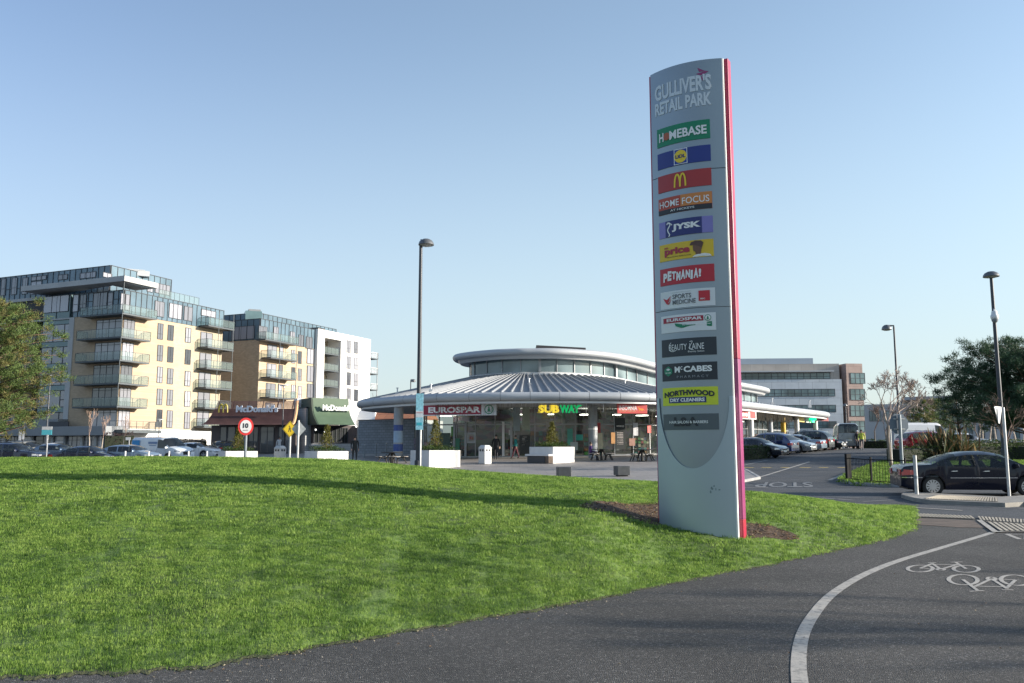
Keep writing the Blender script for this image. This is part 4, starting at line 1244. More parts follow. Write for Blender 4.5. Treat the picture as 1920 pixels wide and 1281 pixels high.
for px0, px1, y0, y1, D0, D1, m, lb in ((1486, 1497, 779, 790, 84.8, 86.5, M('board_dark', (.05, .055, .06), .5), 'small dark projecting sign'), (1499, 1509, 778, 791.5, 86.3, 88, M('board_yellow', (.75, .55, .18), .5), 'small yellow sign'), (1512, 1521, 780, 793, 88.5, 89.8, M('board_grey', (.55, .56, .56), .5), 'small white sign'), (1534, 1554, 780.5, 789.5, 91.3, 93.5, M('board_maroon', (.20, .03, .035), .5), 'maroon fascia sign')):
    board('shop_sign', px0, px1, y0, y1, D0, D1, m, label=lb)
f = fac2(1519, 89.2, 1531, 89.6); cz = f.z(1525, 785)
mb = MB(M('cross_green', (0.0, .75, .25), .5, var=0, emit=0.9)); t = f.len / 2
mb.obox(f, t - .42, t + .42, cz - .16, cz + .16, -.06, .06); mb.obox(f, t - .16, t + .16, cz + .16, cz + .42, -.06, .06); mb.obox(f, t - .16, t + .16, cz - .42, cz - .16, -.06, .06)
o = mb.build('pharmacy_cross', shop); o['label'] = 'green pharmacy cross'
# posters and notices inside the glass
def poster(px0, px1, y0, y1, col, off=-0.03, txt=None, parent=glz):
    s0, s1 = s_at(px0), s_at(px1)
    p = fpt((s0 + s1) / 2)[0]
    za, zb_ = P(px0, y1, p.y).z, P(px0, y0, p.y).z
    c = p
    w = (px1 - px0) / 1585 * p.y
    d = fpt((s0 + s1) / 2)[1]
    f = Fac((c.x - d.x * w / 2, c.y - d.y * w / 2), d); f.len = w
    mb = MB(M('poster_%d_%d_%d' % tuple(int(q * 99) for q in col), col, .5, var=.12, scale=5)); mb.obox(f, 0, w, za, zb_, 0.065, 0.075)
    o = mb.build('window_poster', parent)
    for (t, m, u0, u1, v0, v1) in txt or []: btext(t, o, f, za, zb_, m, u0, u1, v0, v1, .01, .082)
    return o
for a in ((876, 893, 811, 831, (.42, .43, .44)), (846, 854, 800, 818, (.08, .28, .05)), (953, 958, 806, 816, (.5, .52, .52)), (978, 992, 762, 806, (.30, .34, .27)), (963, 976, 762, 808, (.24, .30, .33)), (1120, 1127, 793, 812, (.45, .05, .05)), (1121, 1130, 812, 842, (.55, .50, .35)), (1187, 1197, 793, 817, (.62, .63, .66)), (1213, 1222, 797, 812, (.55, .05, .04)), (1146, 1154, 811, 832, (.62, .33, .14)), (771, 787, 822, 849, (.16, .12, .17)), (1152, 1172, 784, 842, (.03, .035, .035)), (976, 996, 816, 851, (.025, .03, .03)), (1063, 1073, 804, 835, (.06, .30, .24)), (824, 846, 812, 848, (.06, .10, .08)), (1080, 1093, 815, 826, (.03, .33, .27)), (1178, 1190, 822, 836, (.33, .18, .14)), (1026, 1036, 790, 806, (.38, .36, .33)), (1068, 1082, 829, 844, (.34, .40, .40)), (795, 808, 829, 849, (.30, .19, .17)), (853, 863, 822, 846, (.05, .2, .12))):
    poster(*a)
poster(880, 891, 815, 828, (.70, .50, .05), txt=[('€2', cred, .2, .8, .3, .75)])
poster(1153, 1171, 797, 803, (.03, .035, .036), txt=[('vmaap', mwhite, .1, .95, .1, .9)])
for i in range(8): poster(1156, 1168, 811 + i * 3, 812.5 + i * 3, (.55, .50, .48))
for i, (u, w) in enumerate(((981, 989), (978, 993), (979, 991), (980, 986), (979, 984), (989, 994))): poster(u, w, 819 + 3.6 * i, 820.4 + 3.6 * i, (.6, .6, .58))
# door frames of the sliding entrances
for px in (855, 872, 945, 958):
    s = s_at(px); mb = MB(MATS['frame_pale'] if px == 945 else MATS['frame_grey']); frontbox(mb, s - .09, s + .09, zb(s) + .1, zb(s) + 2.75, 0.062, 0.14); mb.build('door_frame', shop)
# strings of festive lights under the eave: brown bunches on the wing, loose white ones by the red sign
M('light_wire', (.10, .085, .06), .7, var=.3); M('light_bulb', (.62, .62, .60), .5, var=.1)
cumL = [0.0]
for i in range(NS): cumL.append(cumL[-1] + math.hypot(low[(i + 1) % NS][0] - low[i][0], low[(i + 1) % NS][1] - low[i][1]))
def low_at(i, f, off):
    a, b = low[i % NS], low[(i + 1) % NS]; n = ln[i % NS]
    return Vector((a[0] + (b[0] - a[0]) * f + n.x * off, a[1] + (b[1] - a[1]) * f + n.y * off, a[2] - 0.46))
rnd = random.Random(4)
dark, pale = MB(MATS['light_wire']), MB(MATS['light_bulb'])
for i in range(NS):
    x, y = low[i][0], low[i][1]
    px = 960 + F / CP * x / y
    if ln[i].y > 0.25: continue
    for q in range(3):
        p = low_at(i, q / 3, -0.3)
        L = 0.12 + 0.30 * abs(math.sin(i * 1.3 + q)) + 0.12 * rnd.random()
        if px > 1396:
            if 1424 < px < 1490 and rnd.random() < .95:
                for e in range(3):
                    d = Vector((rnd.uniform(-.1, .1), rnd.uniform(-.1, .1), 0))
                    dark.tube([p + d, p + d * 1.6 - Vector((0, 0, L * 1.1 + .2))], 0.022, 3, cap=False)
        elif rnd.random() < .35 and px > 760:
            None if 1145 < px < 1226 else (pale if px > 1085 and q == 0 and i % 2 else dark).tube([p, p + Vector((rnd.uniform(-.03, .03), 0, -L * 1.3)), p + Vector((rnd.uniform(-.05, .05), 0, -L * 1.8))], 0.011, 3, cap=False)
for m_, nm in ((dark, 'dark_light_string'), (pale, 'white_light_string')):
    tag(m_.build(nm, shop, fix=False), kind='stuff')

# ================================================================== APARTMENTS, RESTAURANT, OFFICES
g_apt = M_glass('apartment_glass', (0.03, 0.036, 0.045), (0.46, 0.46, 0.50), 0.03, spec=0.9)
g_room = M_glass('room_glass', (0.10, 0.105, 0.12), (0.42, 0.42, 0.47), 0.03, spec=0.9)
g_dim = M_glass('dim_glass', (0.015, 0.018, 0.02), (0.12, 0.12, 0.12), 0.03, spec=0.8)
g_bal = M_glass('balcony_glass', (0.26, 0.33, 0.32), (0.34, 0.41, 0.40), 0.03, clear=0.70, spec=0.8)
M('frame_dark', (0.035, 0.04, 0.05), 0.5, var=0.05)
M('balcony_metal', (0.07, 0.085, 0.095), 0.5, 0.2, var=0.08)
M('band_grey', (0.22, 0.235, 0.25), 0.6, var=0.08, scale=0.5)
M('cladding_blue', (0.115, 0.175, 0.22), 0.25, 0.1, var=0.25, scale=0.35)
M('cladding_teal', (0.125, 0.20, 0.215), 0.22, 0.1, var=0.2, scale=0.35)
M('render_white', (0.72, 0.71, 0.69), 0.75, var=0.05, scale=0.4)
M('concrete_grey', (0.42, 0.43, 0.43), 0.75, var=0.1, scale=0.4)
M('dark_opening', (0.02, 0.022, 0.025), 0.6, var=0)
M('roof_membrane', (0.16, 0.165, 0.17), 0.85, var=0.15)
mull = MATS['frame_dark']

def window(par, f, x0, x1, y0, y1, cols=2, bars=(), off=0.0, glass=None, name='window', fw=0.06, frame=None):
    t0, t1, z0, z1 = f.rect(x0, x1, y0, y1)
    return window_m(par, f, t0, t1, z0, z1, cols, bars, off, glass, name, fw, frame)
def window_m(par, f, t0, t1, z0, z1, cols=2, bars=(), off=0.0, glass=None, name='window', fw=0.06, frame=None):
    """frame with mullions (the part) and its panes (one sub-part); bars are fractions of the height"""
    mb = MB(frame or mull)
    mb.obox(f, t0, t1, z0, z0 + fw, off - .05, off + .05); mb.obox(f, t0, t1, z1 - fw, z1, off - .05, off + .05)
    for k in range(cols + 1):
        t = t0 + fw / 2 + (t1 - t0 - fw) * k / cols
        mb.obox(f, t - fw / 2, t + fw / 2, z0 + fw, z1 - fw, off - .05, off + .048)
    for b in bars:
        z = z0 + (z1 - z0) * b
        mb.obox(f, t0 + fw, t1 - fw, z - fw * .4, z + fw * .4, off - .05, off + .044)
    o = mb.build(name, par)
    g = MB(glass or g_apt); g.poly([f.p(t, off + 0.012, z) for t, z in ((t0 + fw / 2, z0 + fw / 2), (t1 - fw / 2, z0 + fw / 2), (t1 - fw / 2, z1 - fw / 2), (t0 + fw / 2, z1 - fw / 2))])
    g.build('pane', o, fix=False)
    return o
def clad(par, f, t0, t1, z0, z1, mat, step=1.2, off=0.0, name='metal_cladding', hbar=None):
    """glazed metal cladding: panels between upright dark fins"""
    mb = MB(mat); mb.obox(f, t0, t1, z0, z1, -.2, off)
    o = mb.build(name, par)
    m2 = MB(mull)
    n = max(1, round((t1 - t0) / step))
    for k in range(n + 1):
        t = t0 + (t1 - t0) * k / n
        m2.obox(f, t - .03, t + .03, z0, z1, off - .01, off + .07)
    for z in [z1 - .05] + ([z0 + (z1 - z0) * hbar] if hbar else []): m2.obox(f, t0, t1, z - .04, z + .04, off - .01, off + .06)
    m2.build('cladding_fins', o, fix=False)
    return o
def balcony(par, pts, z, th=0.28, gh=1.1, posts=1.0, wall=(), glass=True, rail_m=None):
    """slab with a balustrade along its outer edges; pts = plan polygon, wall = indices of edges against the building"""
    mb = MB(MATS['balcony_metal']); mb.hexa([(p.x, p.y, z - th) for p in pts], [(p.x, p.y, z) for p in pts])
    o = mb.build('balcony', par)
    g, r = MB(g_bal), MB(rail_m or MATS['balcony_metal'])
    n = len(pts)
    for i in range(n):
        if i in wall: continue
        a, b = pts[i], pts[(i + 1) % n]
        L = (b - a).length; d = (b - a) / L
        a2, b2 = a + d * .04, b - d * .04
        if glass: g.poly([(a2.x, a2.y, z + .06), (b2.x, b2.y, z + .06), (b2.x, b2.y, z + gh - .05), (a2.x, a2.y, z + gh - .05)])
        r.tube([(a.x, a.y, z + gh), (b.x, b.y, z + gh)], .035, 4)
        k = max(1, round(L / posts))
        for q in range(k + 1):
            p = a + d * (L * q / k); r.tube([(p.x, p.y, z), (p.x, p.y, z + gh)], .028, 4)
        if not glass:
            k = max(1, round(L / .14))
            for q in range(k + 1):
                p = a + d * (L * q / k); r.tube([(p.x, p.y, z + .08), (p.x, p.y, z + gh)], .011, 3, cap=False)
    if glass: g.build('glass_balustrade', o, fix=False)
    r.build('handrail', o, fix=False)
    return o
def V2(f, t, off): q = f.p(t, off, 0); return Vector((q.x, q.y))

# ---- apartment block at the left ------------------------------------------------
oA = (-51.1, 109.0)
AR = Fac(oA, (.387, .922), (.922, -.387)); AL = Fac(oA, (-.922, .387), (-.387, -.922))
brickR = M_brick('buff_brick_side', (0.41, 0.345, 0.25), (0.40, 0.35, 0.27), (.387, .922), 0.45, 0.15, 0.02, 0.10, 0.1)
brickL = M_brick('buff_brick_front', (0.44, 0.33, 0.225), (0.41, 0.34, 0.25), (.922, -.387), 0.45, 0.15, 0.02, 0.10, 0.1)
apt = thing('apartment_block', 'buff brick apartment block with glass balconies at its corner and a pine tree in front', 'apartment building', (*oA, gz(*oA)))
zg = gz(*oA)
LR = 18.6
zP = P(222, 803, 109).z; zB = AR.z(250, 591); z5 = AR.z(300, 557); z6 = P(188, 497, 112.7).z
floors = [P(222, y, 108).z for y in (805, 762, 719, 676, 633, 589)]
def slab2(par, pts, z0, z1, m, name, **k):
    mb = MB(m); mb.hexa([(p.x, p.y, z0) for p in pts], [(p.x, p.y, z1) for p in pts]); return mb.build(name, par, **k)
c00, c10 = V2(AR, 0, 0), V2(AR, LR, 0)
back = V2(AL, 48, 0); back2 = c10 + (back - c00)
t128, t137, t77, t50 = AL.t(128, 650), AL.t(137, 650), AL.t(77, 650), AL.t(50, 650)
slab2(apt, [V2(AR, .02, -.02), V2(AR, LR, -.02), V2(AR, LR, -9), V2(AR, .02, -9)], zP, zB, brickR, 'brick_wall', label='sunlit side wall')
slab2(apt, [V2(AL, 0, 0), V2(AL, 0, -8.9), V2(AL, t137, -8.9), V2(AL, t137, 0)], zP, zB, brickL, 'brick_wall', label='shaded brick wall beside the corner')
slab2(apt, [V2(AL, t137, -1.2), V2(AL, t137, -LR), V2(AL, 48, -LR), V2(AL, 48, -1.2)], zP, zB - .05, MATS['dark_opening'], 'rear_block')
slab2(apt, [V2(AR, 2.0, -9.0), V2(AR, LR - .1, -9.0), V2(AR, LR - .1, -40), V2(AR, 2.0, -40)], zP, zB - .1, brickR, 'rear_block')
# grey frame and the tall glazed bays
mb = MB(MATS['concrete_grey']); mb.obox(AL, t137, t128, zP, zB, -.5, .12); mb.obox(AL, t128, 48, AL.z(100, 601), zB, -.4, .12); mb.build('concrete_frame', apt)
fl = [AL.z(100, y) for y in (792, 771, 749.5, 708, 692, 683, 664, 649, 640, 617, 608)]
for i in range(5):
    z0, z1 = floors[i] + .15 if i else zP + .3, floors[i + 1] - .55
    z1 = min(z1, AL.z(100, 602))
    window_m(apt, AL, t128 + .02, t77, z0, z1, 1, (), -.12, g_room, 'bay_window')
    o = [x for x in COL.objects if x.name.startswith('bay_window')][-1]
    mb = MB(mull)
    for q in (.20, .60): mb.obox(AL, t128 + (t77 - t128) * q - .05, t128 + (t77 - t128) * q + .05, z0, z1, -.16, -.06)
    mb.obox(AL, t128, t128 + (t77 - t128) * .2, z0 + (z1 - z0) * .42, z0 + (z1 - z0) * .46, -.16, -.06)
    mb.build('mullion', o, fix=False)
    mb = MB(MATS['cladding_teal']); mb.obox(AL, t128 + .02, t77, z1 + .03, min(floors[i + 1] + .12, AL.z(100, 601)), -.4, -.09); mb.build('spandrel', apt)
    # recessed loggias to the left of the bay
    for k, (ta, tb) in enumerate(((t77 + .3, t50 - .3), (t50 + .2, t50 + 5), (t50 + 9, t50 + 14))):
        zf = floors[i] if i else zP
        window_m(apt, AL, ta, tb - .8, zf + .1, floors[i + 1] - .6, 3, (), -1.15, g_apt, 'loggia_window')
        mb = MB(MATS['balcony_metal']); mb.obox(AL, ta - .1, tb, zf - .25, zf, -1.19, .1); bo = mb.build('loggia_floor', apt)
        mb = MB(g_bal); mb.poly([AL.p(t, .05, z) for t, z in ((ta, zf + .05), (tb, zf + .05), (tb, zf + 1.1), (ta, zf + 1.1))]); mb.build('glass_balustrade', bo, fix=False)
    mb = MB(brickL); mb.obox(AL, t50 + 5.2, t50 + 8.8, zP, zB - .02, -1.1, 0.0)
    if i == 0: mb.build('brick_pier', apt)
mb = MB(brickL); mb.obox(AL, t50 - .25, t50 + .1, zP, zB - .03, -1.1, 0.05); mb.build('brick_pier', apt)
# corner windows on each floor, the window columns of the side wall
for i in range(5):
    zf = floors[i] if i else floors[0]
    zt = floors[i + 1] - .42
    window_m(apt, AL, .08, AL.t(176, 700), zf + .05, zt, 4, (.86,), .05, g_room, 'corner_window')
    window_m(apt, AR, .08, AR.t(247, 700), zf + .05, zt, 3, (.86,), .05, g_room, 'corner_window')
zy = 1377 / 430
rowsA = [((945, 978), (1006, 1041), (1112, 1145), y) for y in ((405, 502), (535, 633), (665, 763), (797, 895), (922, 1028))]
for r in rowsA:
    for k, (x0, x1) in enumerate(r[:3]):
        sh = (405 - r[3][0]) * -.012
        dy = (0, 10, 27)[k] * (1 if r[3][0] < 700 else .55)
        window(apt, AR, (x0 - sh) / zy, (x1 - sh) / zy, 480 + (r[3][0] + dy) / zy, 480 + (r[3][1] + dy * .7) / zy, 2, (.35,), .03)
# corner balconies, the far stack
for i in range(1, 6):
    big = i == 5
    tl, tr = AL.t(143 if not big else 148, 700) * .79, AR.t(272, 700) * .76 + (.9 if big else 0)
    cc = V2(AR, 0, 0) + AR.n * 1.7 + AL.n * 1.7
    pts = [V2(AL, tl, 0.02), V2(AL, tl, 1.7), cc, V2(AR, tr, 1.7), V2(AR, tr, 0.02), V2(AR, 0, .02)]
    balcony(apt, pts, floors[i] + .02, th=.2, wall=(4, 5), posts=1.35)
cp = V2(AR, 0, 0) + AR.n * 1.62 + AL.n * 1.62
mb = MB(MATS['balcony_metal']); mb.tube([(cp.x, cp.y, floors[1] - .3), (cp.x, cp.y, P(222, 516, 107).z)], .05, 8); mb.build('corner_post', apt)
for y in (771, 737.5, 700, 663, 626, 588) :
    z = AR.z(395, y) if y != 588 else AR.z(395, 617)
for i in range(6):
    zf = AR.z(388, (800, 765.5, 728, 692, 653, 613)[i])
    ta, tb = AR.t(368, 700), AR.t(407, 700)
    if i < 5: window_m(apt, AR, ta + .5, ta + 2.9, zf + .05, zf + 2.3, 2, (), .03, g_room, 'balcony_door')
    balcony(apt, [V2(AR, ta, .02), V2(AR, ta, 1.9), V2(AR, tb + 1.2, 1.9), V2(AR, tb + 1.2, .02)], zf, th=.22, wall=(3,), posts=1.4)
for t in (AR.t(388, 700), AR.t(407, 700) + 1.0):
    p = V2(AR, t, 1.85)
    mb = MB(MATS['balcony_metal']); mb.tube([(p.x, p.y, zg), (p.x, p.y, AR.z(388, 585))], .05, 6); mb.build('balcony_post', apt)
# first floor terrace on the side, white plinth, ground floor shops under a grey band
zt = floors[0] - .35
balcony(apt, [V2(AR, -1.2, .02), V2(AR, -1.2, 2.4), V2(AR, 5.2, 2.4), V2(AR, 5.2, .02)], floors[0] - .05, th=.4, wall=(3,), glass=False)
mb = MB(MATS['render_white']); mb.obox(AR, 0.3, LR, zg - .6, zP - .02, -3, .06); mb.build('white_plinth', apt)
mb = MB(MATS['dark_opening']); mb.obox(AR, 2.2, LR - 2.5, zg - .4, zg + 1.5, -.2, .068); mb.build('plinth_opening', apt)
mb = MB(MATS['band_grey']); mb.obox(AL, -1.0, 48, zP - .95, zP + .22, -.3, 2.6); mb.build('shop_fascia', apt, bevel=.02)
mb = MB(MATS['band_grey']); mb.obox(AL, t137, 48, zP + .22, zP + 1.25, -.3, 1.6); mb.build('upper_fascia', apt)
mb = MB(MATS['frame_dark']); mb.obox(AL, AL.t(150, 798) , AL.t(115, 798), zP + .2, zP + .9, 1.65, 1.85); mb.build('roof_screen', apt)
k = 0
t = -.8
rnd = random.Random(3)
while t < 40:
    w = rnd.uniform(2.2, 4.0)
    window_m(apt, AL, t + .35, t + w, zg - .3, zP - 1.0, rnd.randrange(1, 4), (.75,), 1.2, g_apt, 'shop_window')
    mb = MB(MATS['concrete_grey'] if k % 3 else MATS['band_grey']); mb.obox(AL, t - .02, t + .33, zg - .5, zP - .97, 1.0, 1.5); mb.build('shop_pier', apt)
    t += w; k += 1
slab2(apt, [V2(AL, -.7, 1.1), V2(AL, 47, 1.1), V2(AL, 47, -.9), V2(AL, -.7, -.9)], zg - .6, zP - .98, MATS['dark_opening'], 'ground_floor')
# fifth storey of glazed cladding, canopy, set back top storey
slab2(apt, [V2(AR, .4, -.4), V2(AR, LR - .3, -.4), V2(AR, LR - .3, -12), V2(AR, .4, -12)], zB, z5 - .05, MATS['roof_membrane'], 'upper_core')
slab2(apt, [V2(AL, .4, -1.4), V2(AL, 47, -1.4), V2(AL, 47, -12), V2(AL, .4, -12)], zB, z5 - .06, MATS['roof_membrane'], 'upper_core')
clad(apt, AR, .0, LR, zB + .02, z5, MATS['cladding_blue'], .95, .05)
clad(apt, AL, .05, t137 + .4, zB + .02, z5, MATS['cladding_blue'], .95, .05, hbar=.62)
clad(apt, AL, t137 + .9, t77, zB + .02, z5, MATS['cladding_teal'], 2.6, .05)
clad(apt, AL, t77 + .1, 48, zB + .02, z5, MATS['dark_opening'], 3.2, -.7)  # near-black panel instead of cladding, paints in the shade of the loggias
mb = MB(brickL); mb.obox(AL, t77 + .12, 48, AL.z(60, 563), z5 - .31, -.6, .0); mb.build('brick_band', apt)
for (x0, x1, y0, y1) in ((289, 307, 565, 594), (316, 340, 570, 598), (344, 360, 575, 602), (376, 404, 582, 594)):
    window(apt, AR, x0, x1, y0, y1, 3 if x1 - x0 > 20 else 2, (), .10, g_room)
for (x0, x1, y0, y1) in ((225, 232, 550, 582), (234, 242, 552, 582)): window(apt, AR, x0, x1, y0, y1, 1, (), .10, g_room)
for (x0, x1, y0, y1, c) in ((83, 130, 555, 586, 3), (138, 149, 553, 585, 1), (151, 163, 553, 583, 1), (176, 202, 549, 580, 2), (203, 213, 549, 580, 1)): window(apt, AL, x0, x1, y0, y1, c, (.42,) if c == 1 else (), .10, g_room)
for i, (x0, x1) in enumerate(((56, 76), (30, 48), (2, 22))): window(apt, AL, x0, x1, 566, 588, 3, (), -.5, g_apt, 'loggia_window')
cz = P(222, 524, 107).z
cc = V2(AR, 0, 0) + AR.n * 1.9 + AL.n * 1.9
tcl = AL.t(64, 525)
ctr = AR.t(277, 535)
mb = MB(MATS['concrete_grey'])
cpts = [V2(AL, tcl, 1.9), cc, V2(AR, ctr, 1.9), V2(AR, ctr, -2.5), V2(AR, 2, -2.5), V2(AL, tcl, -2.2)]
def hx(pts, z0, z1): mb.hexa([(p.x, p.y, z0) for p in pts], [(p.x, p.y, z1) for p in pts])
hx([V2(AL, tcl, 1.9), cc, V2(AR, 0, -2.2) , V2(AL, tcl, -2.2)], cz - .28, cz + .42)
hx([cc + AR.d * .02, V2(AR, ctr, 1.9), V2(AR, ctr, -2.2), V2(AR, 0.02, -2.2)], cz - .28, cz + .419)
mb.build('canopy_roof', apt)
mb = MB(MATS['concrete_grey']); mb.obox(AL, t77 + .1, 48, z5 - .30, z5 + .12, -2.2, .02); mb.build('roof_edge', apt)
o2 = Vector(oA) - AR.n * 5 - AL.n * 2
A2R = Fac(o2, AR.d, AR.n); A2L = Fac(o2, AL.d, AL.n)
tr2 = A2R.t(321, 530)
slab2(apt, [V2(A2R, .25, -.25), V2(A2R, tr2, -.25), V2(A2R, tr2, -11), V2(A2R, .25, -11)], z5 - .2, z6 - .05, MATS['roof_membrane'], 'upper_core')
slab2(apt, [V2(A2L, .25, -.25), V2(A2L, 45, -.25), V2(A2L, 45, -10.8), V2(A2L, .25, -10.8)], z5 - .2, z6 - .06, MATS['roof_membrane'], 'upper_core')
clad(apt, A2R, 0, tr2, z5 - .2, z6, MATS['cladding_blue'], 1.1, .05, hbar=.5)
clad(apt, A2L, .05, 45, z5 - .2, z6, MATS['cladding_blue'], 1.1, .05, hbar=.55)
for (x0, x1, y0, y1, c) in ((151, 181, 511, 522, 3), (110, 128, 515, 525, 2), (60, 88, 518, 526, 3), (59, 79, 528, 552, 2), (43, 53, 521, 552, 1), (23, 33, 521, 553, 1), (3, 12, 523, 555, 1)): window(apt, A2L, x0, x1, y0, y1, c, (.4,) if y1 > 540 else (), .10, g_room)
for (x0, x1, y0, y1, c) in ((192, 209, 512, 521, 2), (275, 286, 528, 548, 2), (290, 318, 533, 552, 4)): window(apt, A2R, x0, x1, y0, y1, c, (), .10, g_room)
balcony(apt, [V2(AR, 6, -4.2), V2(AR, 6, -.2), V2(AR, LR - 5, -.2), V2(AR, LR - 5, -4.2)], z5 + .02, th=.1, wall=(0, 2, 3))
q = P(265, 507, 118)
mb = MB(MATS['cladding_pale']); mb.cbox((q.x, q.y, z6 - .6), 2.2, 2.0, .75, .4); mb.cbox((q.x - .6, q.y - .3, z6 + .15), 2.4, 2.0, .12, .4); mb.build('roof_plant', apt)

# ---- second apartment block ------------------------------------------------------
oB = P(481, 800, 132).xy
BR = Fac(oB, (.405, .914), (.914, -.405)); BL = Fac(oB, (-.914, .405), (-.405, -.914))
brickR2 = M_brick('tan_brick_side', (0.41, 0.34, 0.24), (0.40, 0.35, 0.27), (.405, .914), 0.45, 0.15, 0.02, 0.10, 0.1)
brickL2 = M_brick('tan_brick_front', (0.50, 0.375, 0.255), (0.44, 0.34, 0.25), (.914, -.405), 0.45, 0.15, 0.02, 0.12, 0.1)
apb = thing('apartment_block', 'tan brick apartment block with a tall white wing, behind the brown roofed restaurant', 'apartment building', (*oB, gz(*oB)))
zb0 = gz(*oB) - .5
zbB = BL.z(470, 638); zb5 = BL.z(475, 598); zb6 = BR.z(520, 587)
tw0, tw1 = BR.t(588, 700), BR.t(688, 700)
slab2(apb, [V2(BR, .02, -.02), V2(BR, tw0, -.02), V2(BR, tw0, -12), V2(BR, .02, -12)], zb0, zbB, brickR2, 'brick_wall', label='sunlit side wall')
slab2(apb, [V2(BL, 0, 0), V2(BL, 0, -11.9), V2(BL, 14, -11.9), V2(BL, 14, 0)], zb0, zbB, brickL2, 'brick_wall', label='shaded end wall')
slab2(apb, [V2(BR, .3, -.3), V2(BR, tw0 - .1, -.3), V2(BR, tw0 - .1, -12), V2(BR, .3, -12)], zbB, zb5 - .05, MATS['roof_membrane'], 'upper_core')
clad(apb, BR, 0, tw0, zbB + .02, zb5, MATS['cladding_blue'], 1.0, .05)
clad(apb, BL, .05, 13.8, zbB + .02, zb5, MATS['cladding_blue'], 1.3, .05)
window(apb, BL, 435, 478, 612, 637, 3, (), .1, g_room)
for x0, x1, y0, y1 in ((484, 500, 612, 636), (512, 521, 613, 640), (543, 552, 622, 647), (559, 568, 628, 650), (573, 585, 632, 654)): window(apb, BR, x0, x1, y0, y1, 2, (), .10, g_room)
o3 = Vector(oB) - BR.n * 4 - BL.n * 4
B2R = Fac(o3, BR.d, BR.n); B2L = Fac(o3, BL.d, BL.n)
t3 = B2R.t(630, 610)
slab2(apb, [V2(B2R, .3, -.3), V2(B2R, t3, -.3), V2(B2R, t3, -9), V2(B2R, .3, -9)], zb5 - .3, zb6 + .3, MATS['roof_membrane'], 'upper_core')
clad(apb, B2R, 0, t3, zb5 - .3, zb6 + .35, MATS['cladding_blue'], 1.2, .05, hbar=.5)
clad(apb, B2L, .05, 12, zb5 - .3, zb6 + .35, MATS['cladding_blue'], 1.2, .05)
q = P(474, 590, 138); mb = MB(MATS['cladding_teal']); mb.cbox((q.x, q.y, zb5), 2.6, 3, zb6 - zb5 + .5, .4); mb.mat(MATS['band_grey']); mb.cbox((q.x + .2, q.y, zb6 + .5), 1.9, 2.0, .35, .4); mb.build('roof_plant', apb)
for i, y in enumerate((670, 706, 743, 780)):
    zf = BR.z(510, y + 3)
    ta, tb = BR.t(489, 700), BR.t(539, 700)
    window_m(apb, BR, ta + 1.3, ta + 3.6, zf + .05, zf + 2.3, 2, (), .03, g_room, 'balcony_door')
    window_m(apb, BR, ta + 4.2, ta + 5.2, zf + .05, zf + 2.3, 1, (), .03, g_room)
    balcony(apb, [V2(BR, ta, .02), V2(BR, ta, 1.9), V2(BR, tb, 1.9), V2(BR, tb, .02)], zf, th=.2, wall=(3,), posts=1.4, glass=True)
zf = BR.z(510, 641); ta, tb = BR.t(489, 700), BR.t(541, 700)
balcony(apb, [V2(BR, ta - 1.4, .06), V2(BR, ta - 1.4, 1.9), V2(BR, tb, 1.9), V2(BR, tb, .06)], zf, th=.25, wall=(3,), posts=1.4)
for t in (BR.t(506, 700), BR.t(538, 700)):
    p = V2(BR, t, 1.85); mb = MB(MATS['balcony_metal']); mb.tube([(p.x, p.y, zb0), (p.x, p.y, BR.z(506, 628))], .05, 6); mb.build('balcony_post', apb)
zc = 340 / 1361
for y0, y1 in ((387, 486), (517, 613), (648, 748)):
    window(apb, BR, 380 + 664 * zc, 380 + 692 * zc, 560 + (y0 - 2) * zc, 560 + y1 * zc, 2, (.35,), .03)
    window(apb, BR, 380 + 714 * zc, 380 + 741 * zc, 560 + (y0 + 8) * zc, 560 + (y1 + 4) * zc, 2, (.35,), .03)
for y0, y1 in ((378, 490), (505, 625), (640, 745)): window(apb, BR, 380 + 782 * zc, 380 + 830 * zc, 560 + y0 * zc, 560 + y1 * zc, 2, (), .05, g_room, 'stair_window')
zw = BR.z(592, 617)
tr0, tr1 = BR.t(601, 700), BR.t(632, 700)
mb = MB(MATS['render_white'])
mb.obox(BR, tw0, tr0, zb0, zw, -12, .7); mb.obox(BR, tr1, tw1, zb0, zw, -12, .7); mb.obox(BR, tr0, tr1, BR.z(616, 636), zw - .01, -12, .7)
mb.build('white_wall', apb)
mb = MB(MATS['frame_dark']); mb.obox(BR, tw0 - .1, tr0 - .1, zw + .02, zw + .22, -8, .8); mb.build('parapet_cap', apb)
mb = MB(brickR2); mb.obox(BR, tr0, tr1, zb0, zw - 1, -12, -2.2); mb.build('recess_wall', apb)
for i, y in enumerate((663, 694, 724, 755)):
    zf = BR.z(612, y)
    balcony(apb, [V2(BR, tr0 + .05, -2.1), V2(BR, tr0 + .05, .55), V2(BR, tr1 - .4, .55), V2(BR, tr1 - .4, -2.1)], zf, th=.2, wall=(0, 2, 3), posts=1.2)
    window_m(apb, BR, tr1 - 2.6, tr1 - 1.2, zf + .05, zf + 2.2, 1, (), -2.12, g_apt, 'balcony_door')
for y0, y1 in ((320, 408), (440, 528), (558, 652), (678, 765)):
    window(apb, BR, 380 + 1056 * zc, 380 + 1086 * zc, 560 + (y0 - 4) * zc, 560 + y1 * zc, 2, (.35,), .74)
    window(apb, BR, 380 + 1111 * zc, 380 + 1140 * zc, 560 + (y0 + 4) * zc, 560 + (y1 + 6) * zc, 2, (.35,), .74)
